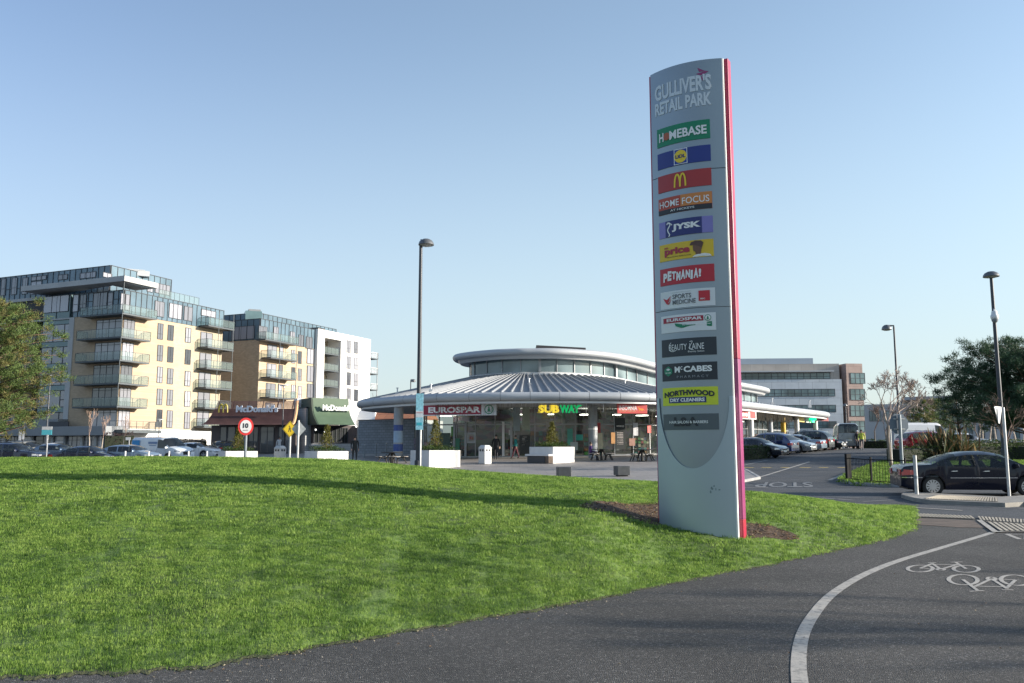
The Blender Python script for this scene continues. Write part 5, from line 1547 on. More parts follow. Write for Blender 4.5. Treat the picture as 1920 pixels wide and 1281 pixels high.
for y in (671, 700, 730):
    zf = BR.z(688, y); balcony(apb, [V2(BR, tw1 + .02, .9), V2(BR, tw1 + 2.4, .9), V2(BR, tw1 + 2.4, -2), V2(BR, tw1 + .02, -2)], zf, th=.18, wall=(3,), posts=1.2, glass=False, rail_m=MATS['frame_pale'])
p = V2(BR, tw1 + 2.3, .8); mb = MB(MATS['frame_grey']); mb.tube([(p.x, p.y, zb0), (p.x, p.y, BR.z(690, 660))], .08, 6); mb.build('balcony_post', apb)

# ---- brown roofed restaurant -----------------------------------------------------
mcd = thing('restaurant', 'low restaurant with brown slatted mansard roof, green awning roof and pale block walls', 'restaurant', (-24, 81, gz(-24, 81)))
zr = gz(-24, 81) - .2
brownM = M('brown_slats', (0.135, 0.068, 0.060), 0.6, var=0.2, scale=1.5)
M('slat_gap', (0.03, 0.018, 0.018), 0.8, var=0); M('green_roof', (0.085, 0.13, 0.08), 0.55, var=0.1, scale=0.8)
M('restaurant_wall', (0.085, 0.066, 0.064), 0.7, var=0.15); M('timber_edge', (0.62, 0.36, 0.20), 0.6, var=0.1)
FM = fac2(386, 82.2, 556, 81.4)
ze, zt2 = FM.z(470, 797), FM.z(470, 751)
def mans(o_eave, o_top, z0, z1, t):        # concave roof section
    return lambda u: (o_eave + (o_top - o_eave) * (1 - (1 - u) ** 2.0) if False else o_eave + (o_top - o_eave) * u ** .55, z0 + (z1 - z0) * u)
prof = mans(1.3, -.55, ze, zt2, 0)
us = [0, .06, .14, .24, .36, .5, .66, .82, 1.0]
ta0, tb0 = 0.0, FM.len
ix = lambda u: 0.9 * u ** .55
mb = MB(brownM)
nsl = 22
for i in range(nsl):
    u0, u1 = i / nsl, (i + .62) / nsl
    open_top = i > nsl - 7
    (oa, za), (ob, zb1) = prof(u0), prof(u1)
    mb.hexa([FM.p(ta0 + ix(u0), oa - .06, za), FM.p(tb0 - .2 * u0, oa - .06, za), FM.p(tb0 - .2 * u0, oa, za), FM.p(ta0 + ix(u0), oa, za)], [FM.p(ta0 + ix(u1), ob - .06, zb1), FM.p(tb0 - .2 * u1, ob - .06, zb1), FM.p(tb0 - .2 * u1, ob, zb1), FM.p(ta0 + ix(u1), ob, zb1)])
slats = mb.build('mansard_roof', mcd, fix=True)
mb = MB(MATS['slat_gap'])
mb.grid([[FM.p(ta0 + ix(u) + (tb0 - .3 - ta0 - ix(u)) * k / 8, prof(u)[0] - .09, prof(u)[1]) for k in range(9)] for u in us[:7]])
mb.build('roof_backing', mcd, fix=False)
mb = MB(MATS['slat_gap'])
for k in range(6): mb.tube([FM.p(ta0 + 1 + (tb0 - 1.6) * k / 5, prof(.6)[0] - .14, prof(.6)[1]), FM.p(ta0 + 1 + (tb0 - 1.6) * k / 5, prof(1)[0] - .14, prof(1)[1])], .05, 4)
mb.build('roof_posts', mcd)
mb = MB(MATS['timber_edge'])
for a, b in zip(us, us[1:]):
    (oa, za), (ob, zb1) = prof(a), prof(b)
    mb.hexa([FM.p(tb0 - .1 - .2 * a, oa - .35, za), FM.p(tb0 + .05 - .2 * a, oa - .35, za), FM.p(tb0 + .05 - .2 * a, oa + .03, za), FM.p(tb0 - .1 - .2 * a, oa + .03, za)], [FM.p(tb0 - .1 - .2 * b, ob - .35, zb1), FM.p(tb0 + .05 - .2 * b, ob - .35, zb1), FM.p(tb0 + .05 - .2 * b, ob + .03, zb1), FM.p(tb0 - .1 - .2 * b, ob + .03, zb1)])
mb.build('timber_verge', mcd, fix=True)
mb = MB(MATS['restaurant_wall']); mb.obox(FM, .5, tb0 - .1, zr, ze - .02, -9, -.15); mb.build('brown_wall', mcd)
mb = MB(MATS['roof_membrane']); mb.obox(FM, 1, tb0 - .5, ze, ze + 1.0, -9, -.8); mb.build('flat_roof', mcd)
for (x0, x1, c) in ((411, 424, 1), (425, 440, 1), (443, 463, 2), (465, 483, 2), (487, 513, 2), (521, 532, 1), (534, 546, 1)):
    window(mcd, FM, x0, x1, 800, 850, c, (.80,) if 487 == x0 else (), -.12, g_dim)
o = thing('lettering_dummy', None, None); bpy.data.objects.remove(o)
def mtext(s, par, x0, x1, y0, y1, m, off, bold=0.03, ex=.10):
    t0, t1, z0, z1 = FM.rect(x0, x1, y0, y1)
    return text(s, m, par, 'lettering', lambda u, v, q: FM.p(t0 + u, off + q, z0 + v), t1 - t0, z1 - z0, bold, ex, off=0)
mtext("McDonald's", mcd, 446, 524, 760.5, 773.5, M('letter_shaded_white', (.55, .60, .68), .5, var=0), prof(.30)[0] + .02, .035)  # white letters tinted bluish, their shade is put into the colour
def arches(par, f, t0, t1, z0, z1, off, m):
    mb = MB(m); w = (t1 - t0) / 2
    for s in (0, 1):
        mb.tube([f.p(t0 + w * s + w * .5 * (1 - math.cos(a)), off, z0 + (z1 - z0) * math.sin(a) ** .7) for a in [math.pi * k / 16 for k in range(17)]], .085, 6)
    return mb.build('arches_emblem', par, smooth=True)
t0, t1, z0, z1 = FM.rect(414, 430, 759, 774)
arches(mcd, FM, t0, t1, z0, z1, prof(.30)[0] + .06, M('emblem_gold', (.42, .34, .05), .5, var=0))
# pale block middle part
pale_brick = M_brick('pale_block', (0.40, 0.41, 0.42), (0.30, 0.31, 0.32), (.9, .3), 0.6, 0.22, 0.02, .05, .2)
FG = fac2(553, 83.5, 573, 82.3)
zgm = FG.z(563, 766)
q0, q1 = FG.p(0, 0, 0).xy, FG.p(FG.len, 0, 0).xy
FG2 = fac2(573, 82.3, 612, 85.0)
q2 = FG2.p(FG2.len, 0, 0).xy
nb = (q0 - q1).normalized() ; deep = Vector((-.3, .95)).normalized()
slab2(mcd, [q0, q1, q2, q2 + deep * 8, q0 + deep * 8], zr, zgm, pale_brick, 'pale_block_wall')
slab2(mcd, [q0 + (q0 - q1) * .04 - deep * .06, q1 - deep * .08, q2 - deep * .06, q2 + deep * 8, q0 + deep * 8], zgm, zgm + .12, MATS['frame_dark'], 'wall_coping')
c = P(568, 752, 85); mb = MB(MATS['cladding_pale']); mb.cbox((c.x, c.y, zgm + .12), 1.5, 1.3, .95, .5); mb.cbox((c.x + 1.6, c.y + .4, zgm + .12), .9, 1.0, .85, .5); mb.build('roof_plant', mcd)
mb = MB(MATS['frame_grey']); mb.tube([P(551, 757, 84), P(585, 757, 84)], .03, 5)
for x in (551, 562, 574, 585): mb.tube([P(x, 766, 84), P(x, 757, 84)], .025, 5)
mb.build('roof_rail', mcd)
# green awning roof
FN = fac2(585, 82.0, 651.5, 84.0)
zge, zgt = P(640, 796.5, 81.4).z, P(618, 747, 83).z
pg = lambda u: (sm([(0, 1.9), (.2, 1.12), (.45, .42), (.7, .17), (1, 0)], u), zge + (zgt - zge) * u)
L = FN.len
lef = lambda u: 0.0
rig = lambda u: L
mb = MB(MATS['green_roof'])
mb.grid([[FN.p(lef(u) + (rig(u) - lef(u)) * k / 10, pg(u)[0], pg(u)[1]) for k in range(11)] for u in us])
k0 = len(mb.v)
mb.grid([[FN.p(lef(u) + (rig(u) - lef(u)) * k / 10, pg(u)[0] - .25, pg(u)[1] - .02) for k in range(11)] for u in us])
mb.build('green_awning_roof', mcd, smooth=True, fix=False)
mb = MB(MATS['render_white'])
for a, b in zip(us, us[1:]):
    (oa, za), (ob, zb1) = pg(a), pg(b)
    mb.hexa([FN.p(rig(a) + .03, oa - 4.0, za), FN.p(rig(a) + .16, oa - 4.0, za), FN.p(rig(a) + .16, oa, za), FN.p(rig(a) + .03, oa, za)], [FN.p(rig(b) + .03, ob - 4.0, zb1), FN.p(rig(b) + .16, ob - 4.0, zb1), FN.p(rig(b) + .16, ob, zb1), FN.p(rig(b) + .03, ob, zb1)])
mb.build('white_verge', mcd, fix=True)
mb = MB(M('green_shaded', (.04, .06, .04), .6, var=.1))  # darker copy of the roof green, shade of this end in the colour
for a, b in zip(us, us[1:]):
    (oa, za), (ob, zb1) = pg(a), pg(b)
    mb.hexa([FN.p(lef(a) - .16, oa - 3.0, za), FN.p(lef(a) - .03, oa - 3.0, za), FN.p(lef(a) - .03, oa, za), FN.p(lef(a) - .16, oa, za)], [FN.p(lef(b) - .16, ob - 3.0, zb1), FN.p(lef(b) - .03, ob - 3.0, zb1), FN.p(lef(b) - .03, ob, zb1), FN.p(lef(b) - .16, ob, zb1)])
mb.build('green_verge', mcd, fix=True)
mb = MB(MATS['restaurant_wall']); mb.obox(FN, .3, L + 1.15, FN.z(630, 832), zge, -6, -.3); mb.build('dark_wall', mcd)
mb = MB(pale_brick); mb.obox(FN, .1, L + 1.2, zr, FN.z(630, 832), -6, -.25); mb.build('pale_plinth', mcd)
for x0, x1 in ((590, 608), (609, 622), (624, 640), (642, 654)): window(mcd, FN, x0, x1, 802, 831, 2, (), -.26, g_shop)
t0, t1, z0, z1 = FN.rect(600, 655, 759.5, 771)
text("McDonald's", mwhite, mcd, 'lettering', lambda u, v, q: FN.p(t0 + u, .52 + q, z0 + v), t1 - t0, z1 - z0, .035, .12, off=.12)
for x, y in ((668, 800), (592, 806), (609, 810)):
    c = P(x, y, 79.0); mb = MB(M('lamp_globe', (1, .95, .85), .4, var=0, emit=1.0)); mb.lathe([(.0, -.09), (.06, -.06), (.09, 0), (.06, .06), (.0, .09)], tuple(c), 10); mb.build('wall_lamp', mcd, smooth=True)

# ---- grey block wall, the tiled roof behind it -----------------------------------
FW = fac2(672, 73.5, 752, 70.5)
w0 = gz(FW.o.x, FW.o.y) - .3
block = M_brick('grey_block', (0.22, 0.24, 0.26), (0.13, 0.14, 0.155), (FW.d.x, FW.d.y), 0.45, 0.225, 0.018, 0.10, .3)
zwall = FW.z(710, 788)
wall = thing('block_wall', 'grey blockwork yard wall between the restaurant and the round shop building', 'wall', (FW.o.x, FW.o.y, w0 + .3))
mb = MB(block); mb.obox(FW, 0, FW.len + 1.5, w0, zwall, -.3, 0); mb.build('masonry', wall)
mb = MB(MATS['frame_dark']); mb.obox(FW, -.05, FW.len + 1.55, zwall, zwall + .07, -.36, .05); mb.build('coping', wall)
mb = MB(MATS['kerb_stone']); mb.obox(FW, 0, FW.len + 1.5, w0, FW.z(710, 851) , .001, .45); mb.build('plinth', wall)
til = thing('tiled_roof_house', 'small building with orange tiled roof and white gable seen over the grey wall', 'building', tuple(P(720, 800, 84)))
FT = fac2(697, 86, 800, 84)
tile = M_brick('roof_tile', (0.50, 0.20, 0.10), (0.28, 0.10, 0.06), (FT.d.x, FT.d.y), 0.9, 0.5, 0.03, .15, .3)
zt0, zt1 = FT.z(730, 786), FT.z(730, 772)
mb = MB(tile); mb.hexa([FT.p(1.1, 1.4, zt0 - .1), FT.p(FT.len, 1.4, zt0 - .1), FT.p(FT.len, -3, zt0 - .1), FT.p(0.4, -3, zt0 - .1)], [FT.p(.2, -.4, zt1), FT.p(FT.len, -.4, zt1), FT.p(FT.len, -1.5, zt1), FT.p(.2, -1.5, zt1)]); mb.build('roof', til)
mb = MB(MATS['render_white']); mb.obox(FT, -1.2, FT.len, gz(-13, 85) - .3, zt0 - .12, -4, 1.1); mb.hexa([FT.p(-1.2, 1.2, zt0 - .1), FT.p(1.05, 1.2, zt0 - .1), FT.p(1.05, -2, zt0 - .1), FT.p(-1.2, -2, zt0 - .1)], [FT.p(-1.6, -.3, zt1 + .2), FT.p(.15, -.3, zt1 + .2), FT.p(.15, -1.4, zt1 + .2), FT.p(-1.6, -1.4, zt1 + .2)]); mb.build('white_gable', til)

# ---- office block at the right ----------------------------------------------------
off = thing('office_block', 'pale grey panelled office block with ribbon windows and a terracotta end bay', 'office building', tuple(P(1500, 835, 200)))
FO = fac2(1290, 203, 1602, 200)
zo0 = 0.8
panelM = M_brick('pale_panel', (0.66, 0.68, 0.69), (0.46, 0.47, 0.48), (FO.d.x, FO.d.y), 3.2, 1.9, 0.05, .03, .05, .5)
stoneM = M_brick('buff_panel', (0.46, 0.41, 0.36), (0.36, 0.32, 0.28), (FO.d.x, FO.d.y), 3.0, 1.8, 0.05, .05, .05, .6)
terraM = M_brick('terracotta_panel', (0.33, 0.24, 0.21), (0.25, 0.18, 0.16), (FO.d.x, FO.d.y), 3.0, 1.6, 0.05, .06, .05, .6)
xz = lambda x: 1370 + x / 4.926; yz = lambda y: 640 + y / 4.926
def obox_px(name, mat, x0, x1, y0, y1, o0, o1, f=FO, par=off):
    t0, t1, z0, z1 = f.rect(x0, x1, y0, y1)
    mb = MB(mat); mb.obox(f, t0, t1, z0, z1, o0, o1); return mb.build(name, par)
tO = FO.t(1602, 750)
mb = MB(stoneM); mb.obox(FO, 0, tO - 3, zo0, FO.z(1500, yz(207)), -22, -.6); mb.build('stone_wall', off)
obox_px('white_wall', panelM, 1290, xz(1025), yz(358), 845, -.55, 1.2)
obox_px('penthouse', M('penthouse_metal', (.36, .41, .47), .4, .3, var=.06, scale=.2), 1370, xz(825), yz(135), yz(206), -16, -6)
obox_px('parapet', M('soffit_pale', (.55, .55, .54), .6, var=.04), 1290, xz(938), yz(278), yz(290), -.5, 1.6)
for y0, y1, x1 in ((292, 352, 925), (446, 515, 950), (592, 660, 958), (742, 806, 965)):
    window(off, FO, 1290, xz(x1), yz(y0), yz(y1), 22, (.42,), 1.25 if y0 > 300 else -.5, M_glass('office_glass', (.06, .10, .105), (.18, .27, .28), .04, mixscale=.25, spec=.9), 'ribbon_window', .12)
FE = fac2(1591, 199.0, 1622.5, 199.6)
mb = MB(terraM); mb.obox(FE, .1, FE.len, zo0, FE.z(1610, yz(207)), -8, 0); mb.build('end_bay', off)
for y0, y1 in ((292, 393), (440, 545), (590, 695), (735, 840)): window(off, FE, xz(1105), xz(1240), yz(y0), yz(y1), 3, (.5,), .06, MATS['office_glass'], 'end_bay_window', .12)
# lower offices and sheds farther off behind the trees
lowb = thing('office_block', 'low flat roofed building far behind the bare tree', 'building', tuple(P(1740, 830, 170)))
FL2 = fac2(1622, 172, 1800, 165)
obox_px('wall', M('far_wall', (.46, .46, .46), .8, var=.15, scale=.15), 1622, 1800, 757, 840, -14, 0, FL2, lowb)
obox_px('roof', M('far_roof', (.36, .37, .39), .6, var=.1), 1690, 1790, 744, 750, -14, 1.2, FL2, lowb)
obox_px('upper_wall', MATS['frame_dark'], 1694, 1786, 750, 757, -10, -.3, FL2, lowb)
for x0, x1 in ((1630, 1652), (1656, 1680), (1700, 1722), (1734, 1756)): window(lowb, FL2, x0, x1, 770, 790, 4, (), .05, MATS['office_glass'])
FL3 = fac2(1780, 150, 1990, 140)
lowc = thing('terrace_building', 'long grey building low behind the pine trees', 'building', tuple(P(1850, 835, 148)))
obox_px('wall', MATS['far_wall'], 1780, 1990, 786, 842, -12, 0, FL3, lowc)
obox_px('roof', MATS['far_roof'], 1776, 1992, 780, 786, -12, .8, FL3, lowc)
for i in range(8): window(lowc, FL3, 1790 + 22 * i, 1802 + 22 * i, 798, 822, 2, (), .05, MATS['office_glass'])

# ================================================================== VEHICLES
M('tyre', (0.018, 0.018, 0.018), 0.85, var=0.2, scale=20)
M('rim_metal', (0.50, 0.51, 0.53), 0.3, 0.8, var=0.05)
M('rim_dark', (0.10, 0.10, 0.11), 0.4, 0.6, var=0.05)
M('chrome', (0.65, 0.66, 0.68), 0.15, 0.9, var=0)
M('car_black', (0.012, 0.012, 0.013), 0.5, var=0.1)
M('tail_red', (0.42, 0.01, 0.015), 0.15, var=0, coat=1.0)
M('lamp_clear', (0.55, 0.57, 0.60), 0.08, 0.4, var=0, coat=1.0)
M('plate_white', (0.70, 0.70, 0.68), 0.5, var=0)
M('seat_fabric', (0.05, 0.05, 0.055), 0.9, var=0.1)
g_car = M_glass('car_glass', (0.012, 0.015, 0.018), (0.018, 0.02, 0.024), 0.02, clear=0.35, spec=0.9)
g_car_clear = M_glass('car_glass_clear', (0.012, 0.015, 0.018), (0.018, 0.02, 0.024), 0.02, clear=0.6, spec=0.9)
def paint(name, col, metal=0.35, coat=1.0, spec=.5): return M('paint_' + name, col, 0.28, metal, var=0.03, scale=2, coat=coat, spec=spec)

SPEC = {
 'saloon': dict(L=4.85, W=1.82, H=1.46, ax=(0.96, 3.82), wr=.325, top=[(0, .60), (.03, .86), (.12, .99), (.5, 1.035), (.92, 1.06), (1.30, 1.235), (1.75, 1.385), (2.2, 1.45), (2.6, 1.455), (3.0, 1.40), (3.4, 1.235), (3.80, 1.02), (4.2, .93), (4.6, .83), (4.78, .70), (4.85, .55)], belt=[(.8, 1.0), (2.5, .955), (3.9, .90)], side=[(1.42, 2.28), (2.38, 3.28)], quarter=(1.12, 1.36), rear=(.98, 1.72), front=(2.95, 3.72)),
 'hatch': dict(L=4.1, W=1.76, H=1.48, ax=(.72, 3.25), wr=.31, top=[(0, .55), (.03, .90), (.12, 1.05), (.35, 1.26), (.7, 1.41), (1.3, 1.475), (1.9, 1.475), (2.4, 1.40), (2.8, 1.22), (3.15, 1.03), (3.6, .93), (3.92, .82), (4.06, .66), (4.1, .5)], belt=[(0, 1.02), (1.5, .98), (3.2, .93)], side=[(.72, 1.45), (1.53, 2.62)], quarter=None, rear=(.14, .42), front=(2.32, 3.06)),
 'estate': dict(L=4.65, W=1.90, H=1.68, ax=(.90, 3.68), wr=.36, top=[(0, .60), (.03, .98), (.12, 1.12), (.32, 1.36), (.62, 1.58), (1.2, 1.66), (2.0, 1.68), (2.6, 1.63), (3.0, 1.47), (3.5, 1.14), (3.9, 1.06), (4.3, .98), (4.55, .84), (4.65, .55)], belt=[(0, 1.16), (1.4, 1.10), (3.4, 1.04)], side=[(1.22, 2.02), (2.12, 3.05)], quarter=(.62, 1.14), rear=(.13, .48), front=(2.66, 3.42)),
 'suv': dict(L=4.75, W=1.92, H=1.76, ax=(.92, 3.75), wr=.38, top=[(0, .62), (.03, 1.02), (.10, 1.18), (.30, 1.46), (.6, 1.68), (1.2, 1.75), (2.0, 1.76), (2.6, 1.72), (3.0, 1.55), (3.45, 1.22), (3.9, 1.15), (4.4, 1.08), (4.66, .92), (4.75, .6)], belt=[(0, 1.22), (1.4, 1.17), (3.4, 1.12)], side=[(1.2, 2.02), (2.12, 3.0)], quarter=(.6, 1.12), rear=(.11, .44), front=(2.68, 3.40)),
 'coupe': dict(L=4.55, W=1.84, H=1.42, ax=(.85, 3.60), wr=.34, top=[(0, .60), (.03, .92), (.10, 1.02), (.5, 1.10), (1.0, 1.28), (1.6, 1.40), (2.2, 1.42), (2.6, 1.37), (3.0, 1.21), (3.45, 1.0), (3.9, .92), (4.3, .80), (4.48, .66), (4.55, .5)], belt=[(.3, 1.04), (1.5, .98), (3.5, .91)], side=[(1.05, 1.85), (1.93, 2.95)], quarter=None, rear=(.42, 1.2), front=(2.62, 3.36)),
 'van': dict(L=4.97, W=1.99, H=1.98, ax=(1.02, 3.95), wr=.34, top=[(0, .62), (.02, 1.2), (.05, 1.7), (.14, 1.93), (.5, 1.975), (2.0, 1.98), (3.0, 1.96), (3.35, 1.88), (3.7, 1.58), (4.1, 1.22), (4.4, 1.14), (4.75, 1.02), (4.92, .82), (4.97, .55)], belt=[(0, 1.2), (2.5, 1.14), (4.1, 1.06)], side=[(2.86, 3.80)], quarter=None, rear=None, front=(3.36, 4.08)),
 'tall_van': dict(L=5.4, W=2.02, H=2.42, ax=(1.0, 4.3), wr=.34, top=[(0, .62), (.03, 1.2), (.10, 2.0), (.22, 2.34), (.5, 2.41), (2.0, 2.42), (3.4, 2.40), (3.75, 2.26), (4.1, 1.85), (4.5, 1.36), (4.8, 1.24), (5.15, 1.08), (5.34, .82), (5.4, .55)], belt=[(0, 1.3), (2.5, 1.24), (4.4, 1.14)], side=[(3.2, 4.2)], quarter=None, rear=(.05, .2), front=(3.78, 4.46)),
}

def make_car(kind, col, label, cat='car', group=None, rims='rim_metal', spokes=5, glass=None, detail=False):
    S = SPEC[kind]; L, W, H = S['L'], S['W'], S['H']; hw = W / 2
    root = thing('parked_' + ('van' if 'van' in kind else 'car'), label, cat, (0, 0, 0), group)
    glass = glass or g_car
    xs = sorted(set([round(L * i / 76, 3) for i in range(77)] + [round(a + d * (S['wr'] + .055) * c, 3) for a in S['ax'] for d in (-1, 1) for c in (1.0, .985, .93, .84, .7)] + [x for x, _ in S['top']] +
        [v for r in S['side'] + [S['quarter'], S['rear'], S['front']] if r for v in r]))
    xs = [x for i, x in enumerate(xs) if i == 0 or x - xs[i - 1] > .006]
    clear = .22
    vanlike = 'van' in kind
    def half(x):
        e = 1.0
        if x < .55: e -= .10 * (1 - x / .55) ** 2.2
        if x > L - .8: e -= .17 * ((x - L + .8) / .8) ** 2.2
        return hw * e
    def section(x):
        w = half(x); r = sm(S['top'], x); bl = lin(S['belt'], x)
        b = clear + (.10 * (1 - x / .35) if x < .35 else 0) + (.05 * (x - L + .35) / .35 if x > L - .35 else 0)
        for a in S['ax']:
            ra = S['wr'] + .055
            if abs(x - a) < ra: b = max(b, S['wr'] + math.sqrt(max(0, ra * ra - (x - a) ** 2)))
        s = min(bl, r - .06)
        g = max(0.0, r - s - .06)
        p1 = max(.36, b + .02); p2 = max(.60, b + .045); p2 = min(p2, s - .03) if s - .03 > p1 else p1 + .005
        tum = (.10 if vanlike else .30) * g
        return [(w - .05, b), (w - .012, p1), (w, p2), (w - .012, s), (w - .03 - tum * .86, s + (r - s) * .80 if g > .02 else r - .022), (w - .10 - tum - .10 * min(1, g * 3), r - .012), (0, r + (.0 if g < .02 else .008))], g
    secs = [section(x) for x in xs]
    body, win, shield = MB(col), MB(glass), MB(glass)
    n = len(xs)
    vid = []
    for i, x in enumerate(xs):
        row = []
        for sgn in (1, -1):
            for (y, z) in secs[i][0]:
                row.append(len(body.v)); body.v.append((x - L / 2, y * sgn, z))
        vid.append(row)
    win.v = list(body.v); shield.v = list(body.v)
    ins = lambda x, r: r is not None and r[0] - 1e-6 <= x <= r[1] + 1e-6
    for i in range(n - 1):
        xm = (xs[i] + xs[i + 1]) / 2
        for sgn in (0, 1):
            for j in range(6):
                a, b = vid[i][sgn * 7 + j], vid[i][sgn * 7 + j + 1]
                c, d = vid[i + 1][sgn * 7 + j + 1], vid[i + 1][sgn * 7 + j]
                q = (a, b, c, d) if sgn else (d, c, b, a)
                if j == 3 and min(secs[i][1], secs[i + 1][1]) > .04 and (any(ins(xm, r) for r in S['side']) or ins(xm, S['quarter'])): win.face(*q)
                elif j == 5 and (ins(xm, S['front']) or ins(xm, S['rear'])): shield.face(*q)
                elif j == 4 and (ins(xm, S['front']) or ins(xm, S['rear'])) : shield.face(*q)
                else: body.face(*q)
    for i in (0, n - 1):
        for j in range(6):
            body.face(vid[i][j], vid[i][j + 1], vid[i][7 + j + 1], vid[i][7 + j])
    # merge the two halves along the middle by cleaning doubles
    def clean(o):
        bm = bmesh.new(); bm.from_mesh(o.data)
        bmesh.ops.delete(bm, geom=[v for v in bm.verts if not v.link_faces], context='VERTS')
        bmesh.ops.remove_doubles(bm, verts=bm.verts, dist=.0005)
        bmesh.ops.recalc_face_normals(bm, faces=bm.faces)
        bm.to_mesh(o.data); bm.free()
        o.data.polygons.foreach_set('use_smooth', [True] * len(o.data.polygons))
        try: o.data.set_sharp_from_angle(angle=R(32))
        except Exception: pass
    bo = body.build('body', root, fix=False); clean(bo)
    for half_ in (0, 1):
        w_ = MB(glass); w_.v = list(win.v); w_.f = [q for q in win.f if (q[0] % 14 >= 7) == bool(half_)]; w_.mi = [0] * len(w_.f)
        if w_.f: clean(w_.build('side_window', root, fix=False))
    if shield.f: clean(shield.build('windscreen', root, fix=False))
    cab = (S['rear'] or (S['front'][0] - 1.0, 0))[0]
    u = MB(MATS['car_black'])  # dark boxes added inside the hollow body to block light
    u.box(.25 - L / 2, L - .3 - L / 2, -hw + .30, hw - .30, .20, .62)
    if not detail:
        x0, x1 = max(.5, cab + .5), S['front'][1] - .45
        u.box(x0 - L / 2, x1 - L / 2, -hw + .22, hw - .22, .625, lin(S['belt'], L / 2) - .06)
    u.build('underbody', root)
    if detail:
        for x in (1.75, 2.75):
            for y in (-.38, .38):
                s = MB(MATS['seat_fabric']); c = x - L / 2
                s.hexa([(c - .1, y - .25, .62), (c + .42, y - .25, .62), (c + .42, y + .25, .62), (c - .1, y + .25, .62)], [(c - .1, y - .25, .78), (c + .42, y - .25, .80), (c + .42, y + .25, .80), (c - .1, y + .25, .78)])
                s.hexa([(c - .1, y - .23, .78), (c + .08, y - .23, .79), (c + .08, y + .23, .79), (c - .1, y + .23, .78)], [(c - .27, y - .19, 1.16), (c - .16, y - .19, 1.17), (c - .16, y + .19, 1.17), (c - .27, y + .19, 1.16)])
                s.box(c - .30, c - .20, y - .11, y + .11, 1.18, 1.30)
                s.build('seat', root, bevel=.02)
    # wheels
    for a in S['ax']:
        for sg in (-1, 1):
            c = (a - L / 2, sg * (hw - .12), S['wr']); r = S['wr']
            t = MB(MATS['tyre']); t.lathe([(r * .66, -.10), (r * .93, -.105), (r, -.075), (r, .075), (r * .93, .105), (r * .66, .10), (r * .66, -.10)], c, 28, 'y', cap=False)
            w = t.build('wheel', root, smooth=True)
            m = MB(MATS['car_black']); m.lathe([(.02, -.03), (r * .66, -.05), (r * .66, .05), (.02, .03)], c, 24, 'y'); m.build('brake_disc', w)
            m = MB(MATS[rims]); y = c[1] + sg * .088
            for k in range(24):
                a0, a1 = 2 * math.pi * k / 24, 2 * math.pi * (k + 1) / 24
                P4 = [(c[0] + q * math.cos(b), c[2] + q * math.sin(b)) for q, b in ((r * .60, a0), (r * .60, a1), (r * .68, a1), (r * .68, a0))]
                m.hexa([(px, y - .04 * sg, pz) for px, pz in P4], [(px, y + .012 * sg, pz) for px, pz in P4])
            for k in range(spokes * 2 if spokes > 5 else spokes):
                nn = spokes * 2 if spokes > 5 else spokes
                b = 2 * math.pi * k / nn + .3
                wd = .028 if nn > 5 else .05
                dx, dz = math.cos(b), math.sin(b)
                P4 = [(c[0] + dx * q - dz * s, c[2] + dz * q + dx * s) for q, s in ((r * .1, -wd * .7), (r * .62, -wd), (r * .62, wd), (r * .1, wd * .7))]
                m.hexa([(px, y - .03 * sg, pz) for px, pz in P4], [(px, y + .0 * sg, pz) for px, pz in P4])
            m.lathe([(.055, -.01), (.055, .02)], (c[0], y, c[2]), 12, 'y')
            m.build('rim', w)
    # lights, plates, mirrors, handles, trim
    def patch_side(name, m, x0, x1, z0, z1, sg, out=.006, taper=0.0):
        p = MB(m); N = 7
        rows = []
        for k in range(N):
            x = x0 + (x1 - x0) * k / (N - 1)
            col_ = []
            zz0, zz1 = z0 + taper * k / (N - 1), z1 - taper * k / (N - 1)
            sec = section(x)[0]
            for q in range(5):
                z = zz0 + (zz1 - zz0) * q / 4
                y = None
                for (ya, za), (yb, zb_) in zip(sec, sec[1:]):
                    if za <= z <= zb_ + 1e-9 and zb_ > za: y = ya + (yb - ya) * (z - za) / (zb_ - za)
                if y is None: y = sec[3][0] if z < sec[3][1] + .2 else sec[4][0]
                col_.append((x - L / 2, sg * (y + out), z))
            rows.append(col_)
        p.grid(rows)
        return p.build(name, root, fix=False)
    zt = .70 if not vanlike else .85
    for sg in (-1, 1):
        zl = sm(S['top'], .10) - (.30 if kind not in ('hatch', 'estate', 'suv') else .36)
        if vanlike: patch_side('tail_light', MATS['tail_red'], .03, .16, .95, 1.45, sg)
        else: patch_side('tail_light', MATS['tail_red'], .025, .42 if kind in ('saloon', 'coupe') else .26, zl, zl + .20, sg, taper=.03)
        p = MB(MATS['tail_red']); yy = half(0) - .04
        zz = (zl, zl + .19) if not vanlike else (.95, 1.4)
        p.box(-L / 2 - .012, -L / 2 + .02, min(sg * yy, sg * (yy - .30 if not vanlike else yy - .12)), max(sg * yy, sg * (yy - .30 if not vanlike else yy - .12)), *zz)
        zt_ = sm(S['top'], .03)
        if zz[1] < zt_ + .05: p.build('tail_light', root)
        fx = L - .42
        zf = sm(S['top'], L - .2) - .20
        patch_side('headlight', MATS['lamp_clear'], fx, L - .035, zf, zf + .14, sg, taper=.02)
        p = MB(MATS['lamp_clear']); yy = half(L) - .02
        p.box(L / 2 - .03, L / 2 + .008, min(sg * yy, sg * (yy - .34)), max(sg * yy, sg * (yy - .34)), zf - .02, zf + .09); p.build('headlight', root)
        xm = S['front'][1] - .25
        bz = lin(S['belt'], xm)
        p = MB(col); yb = half(xm)
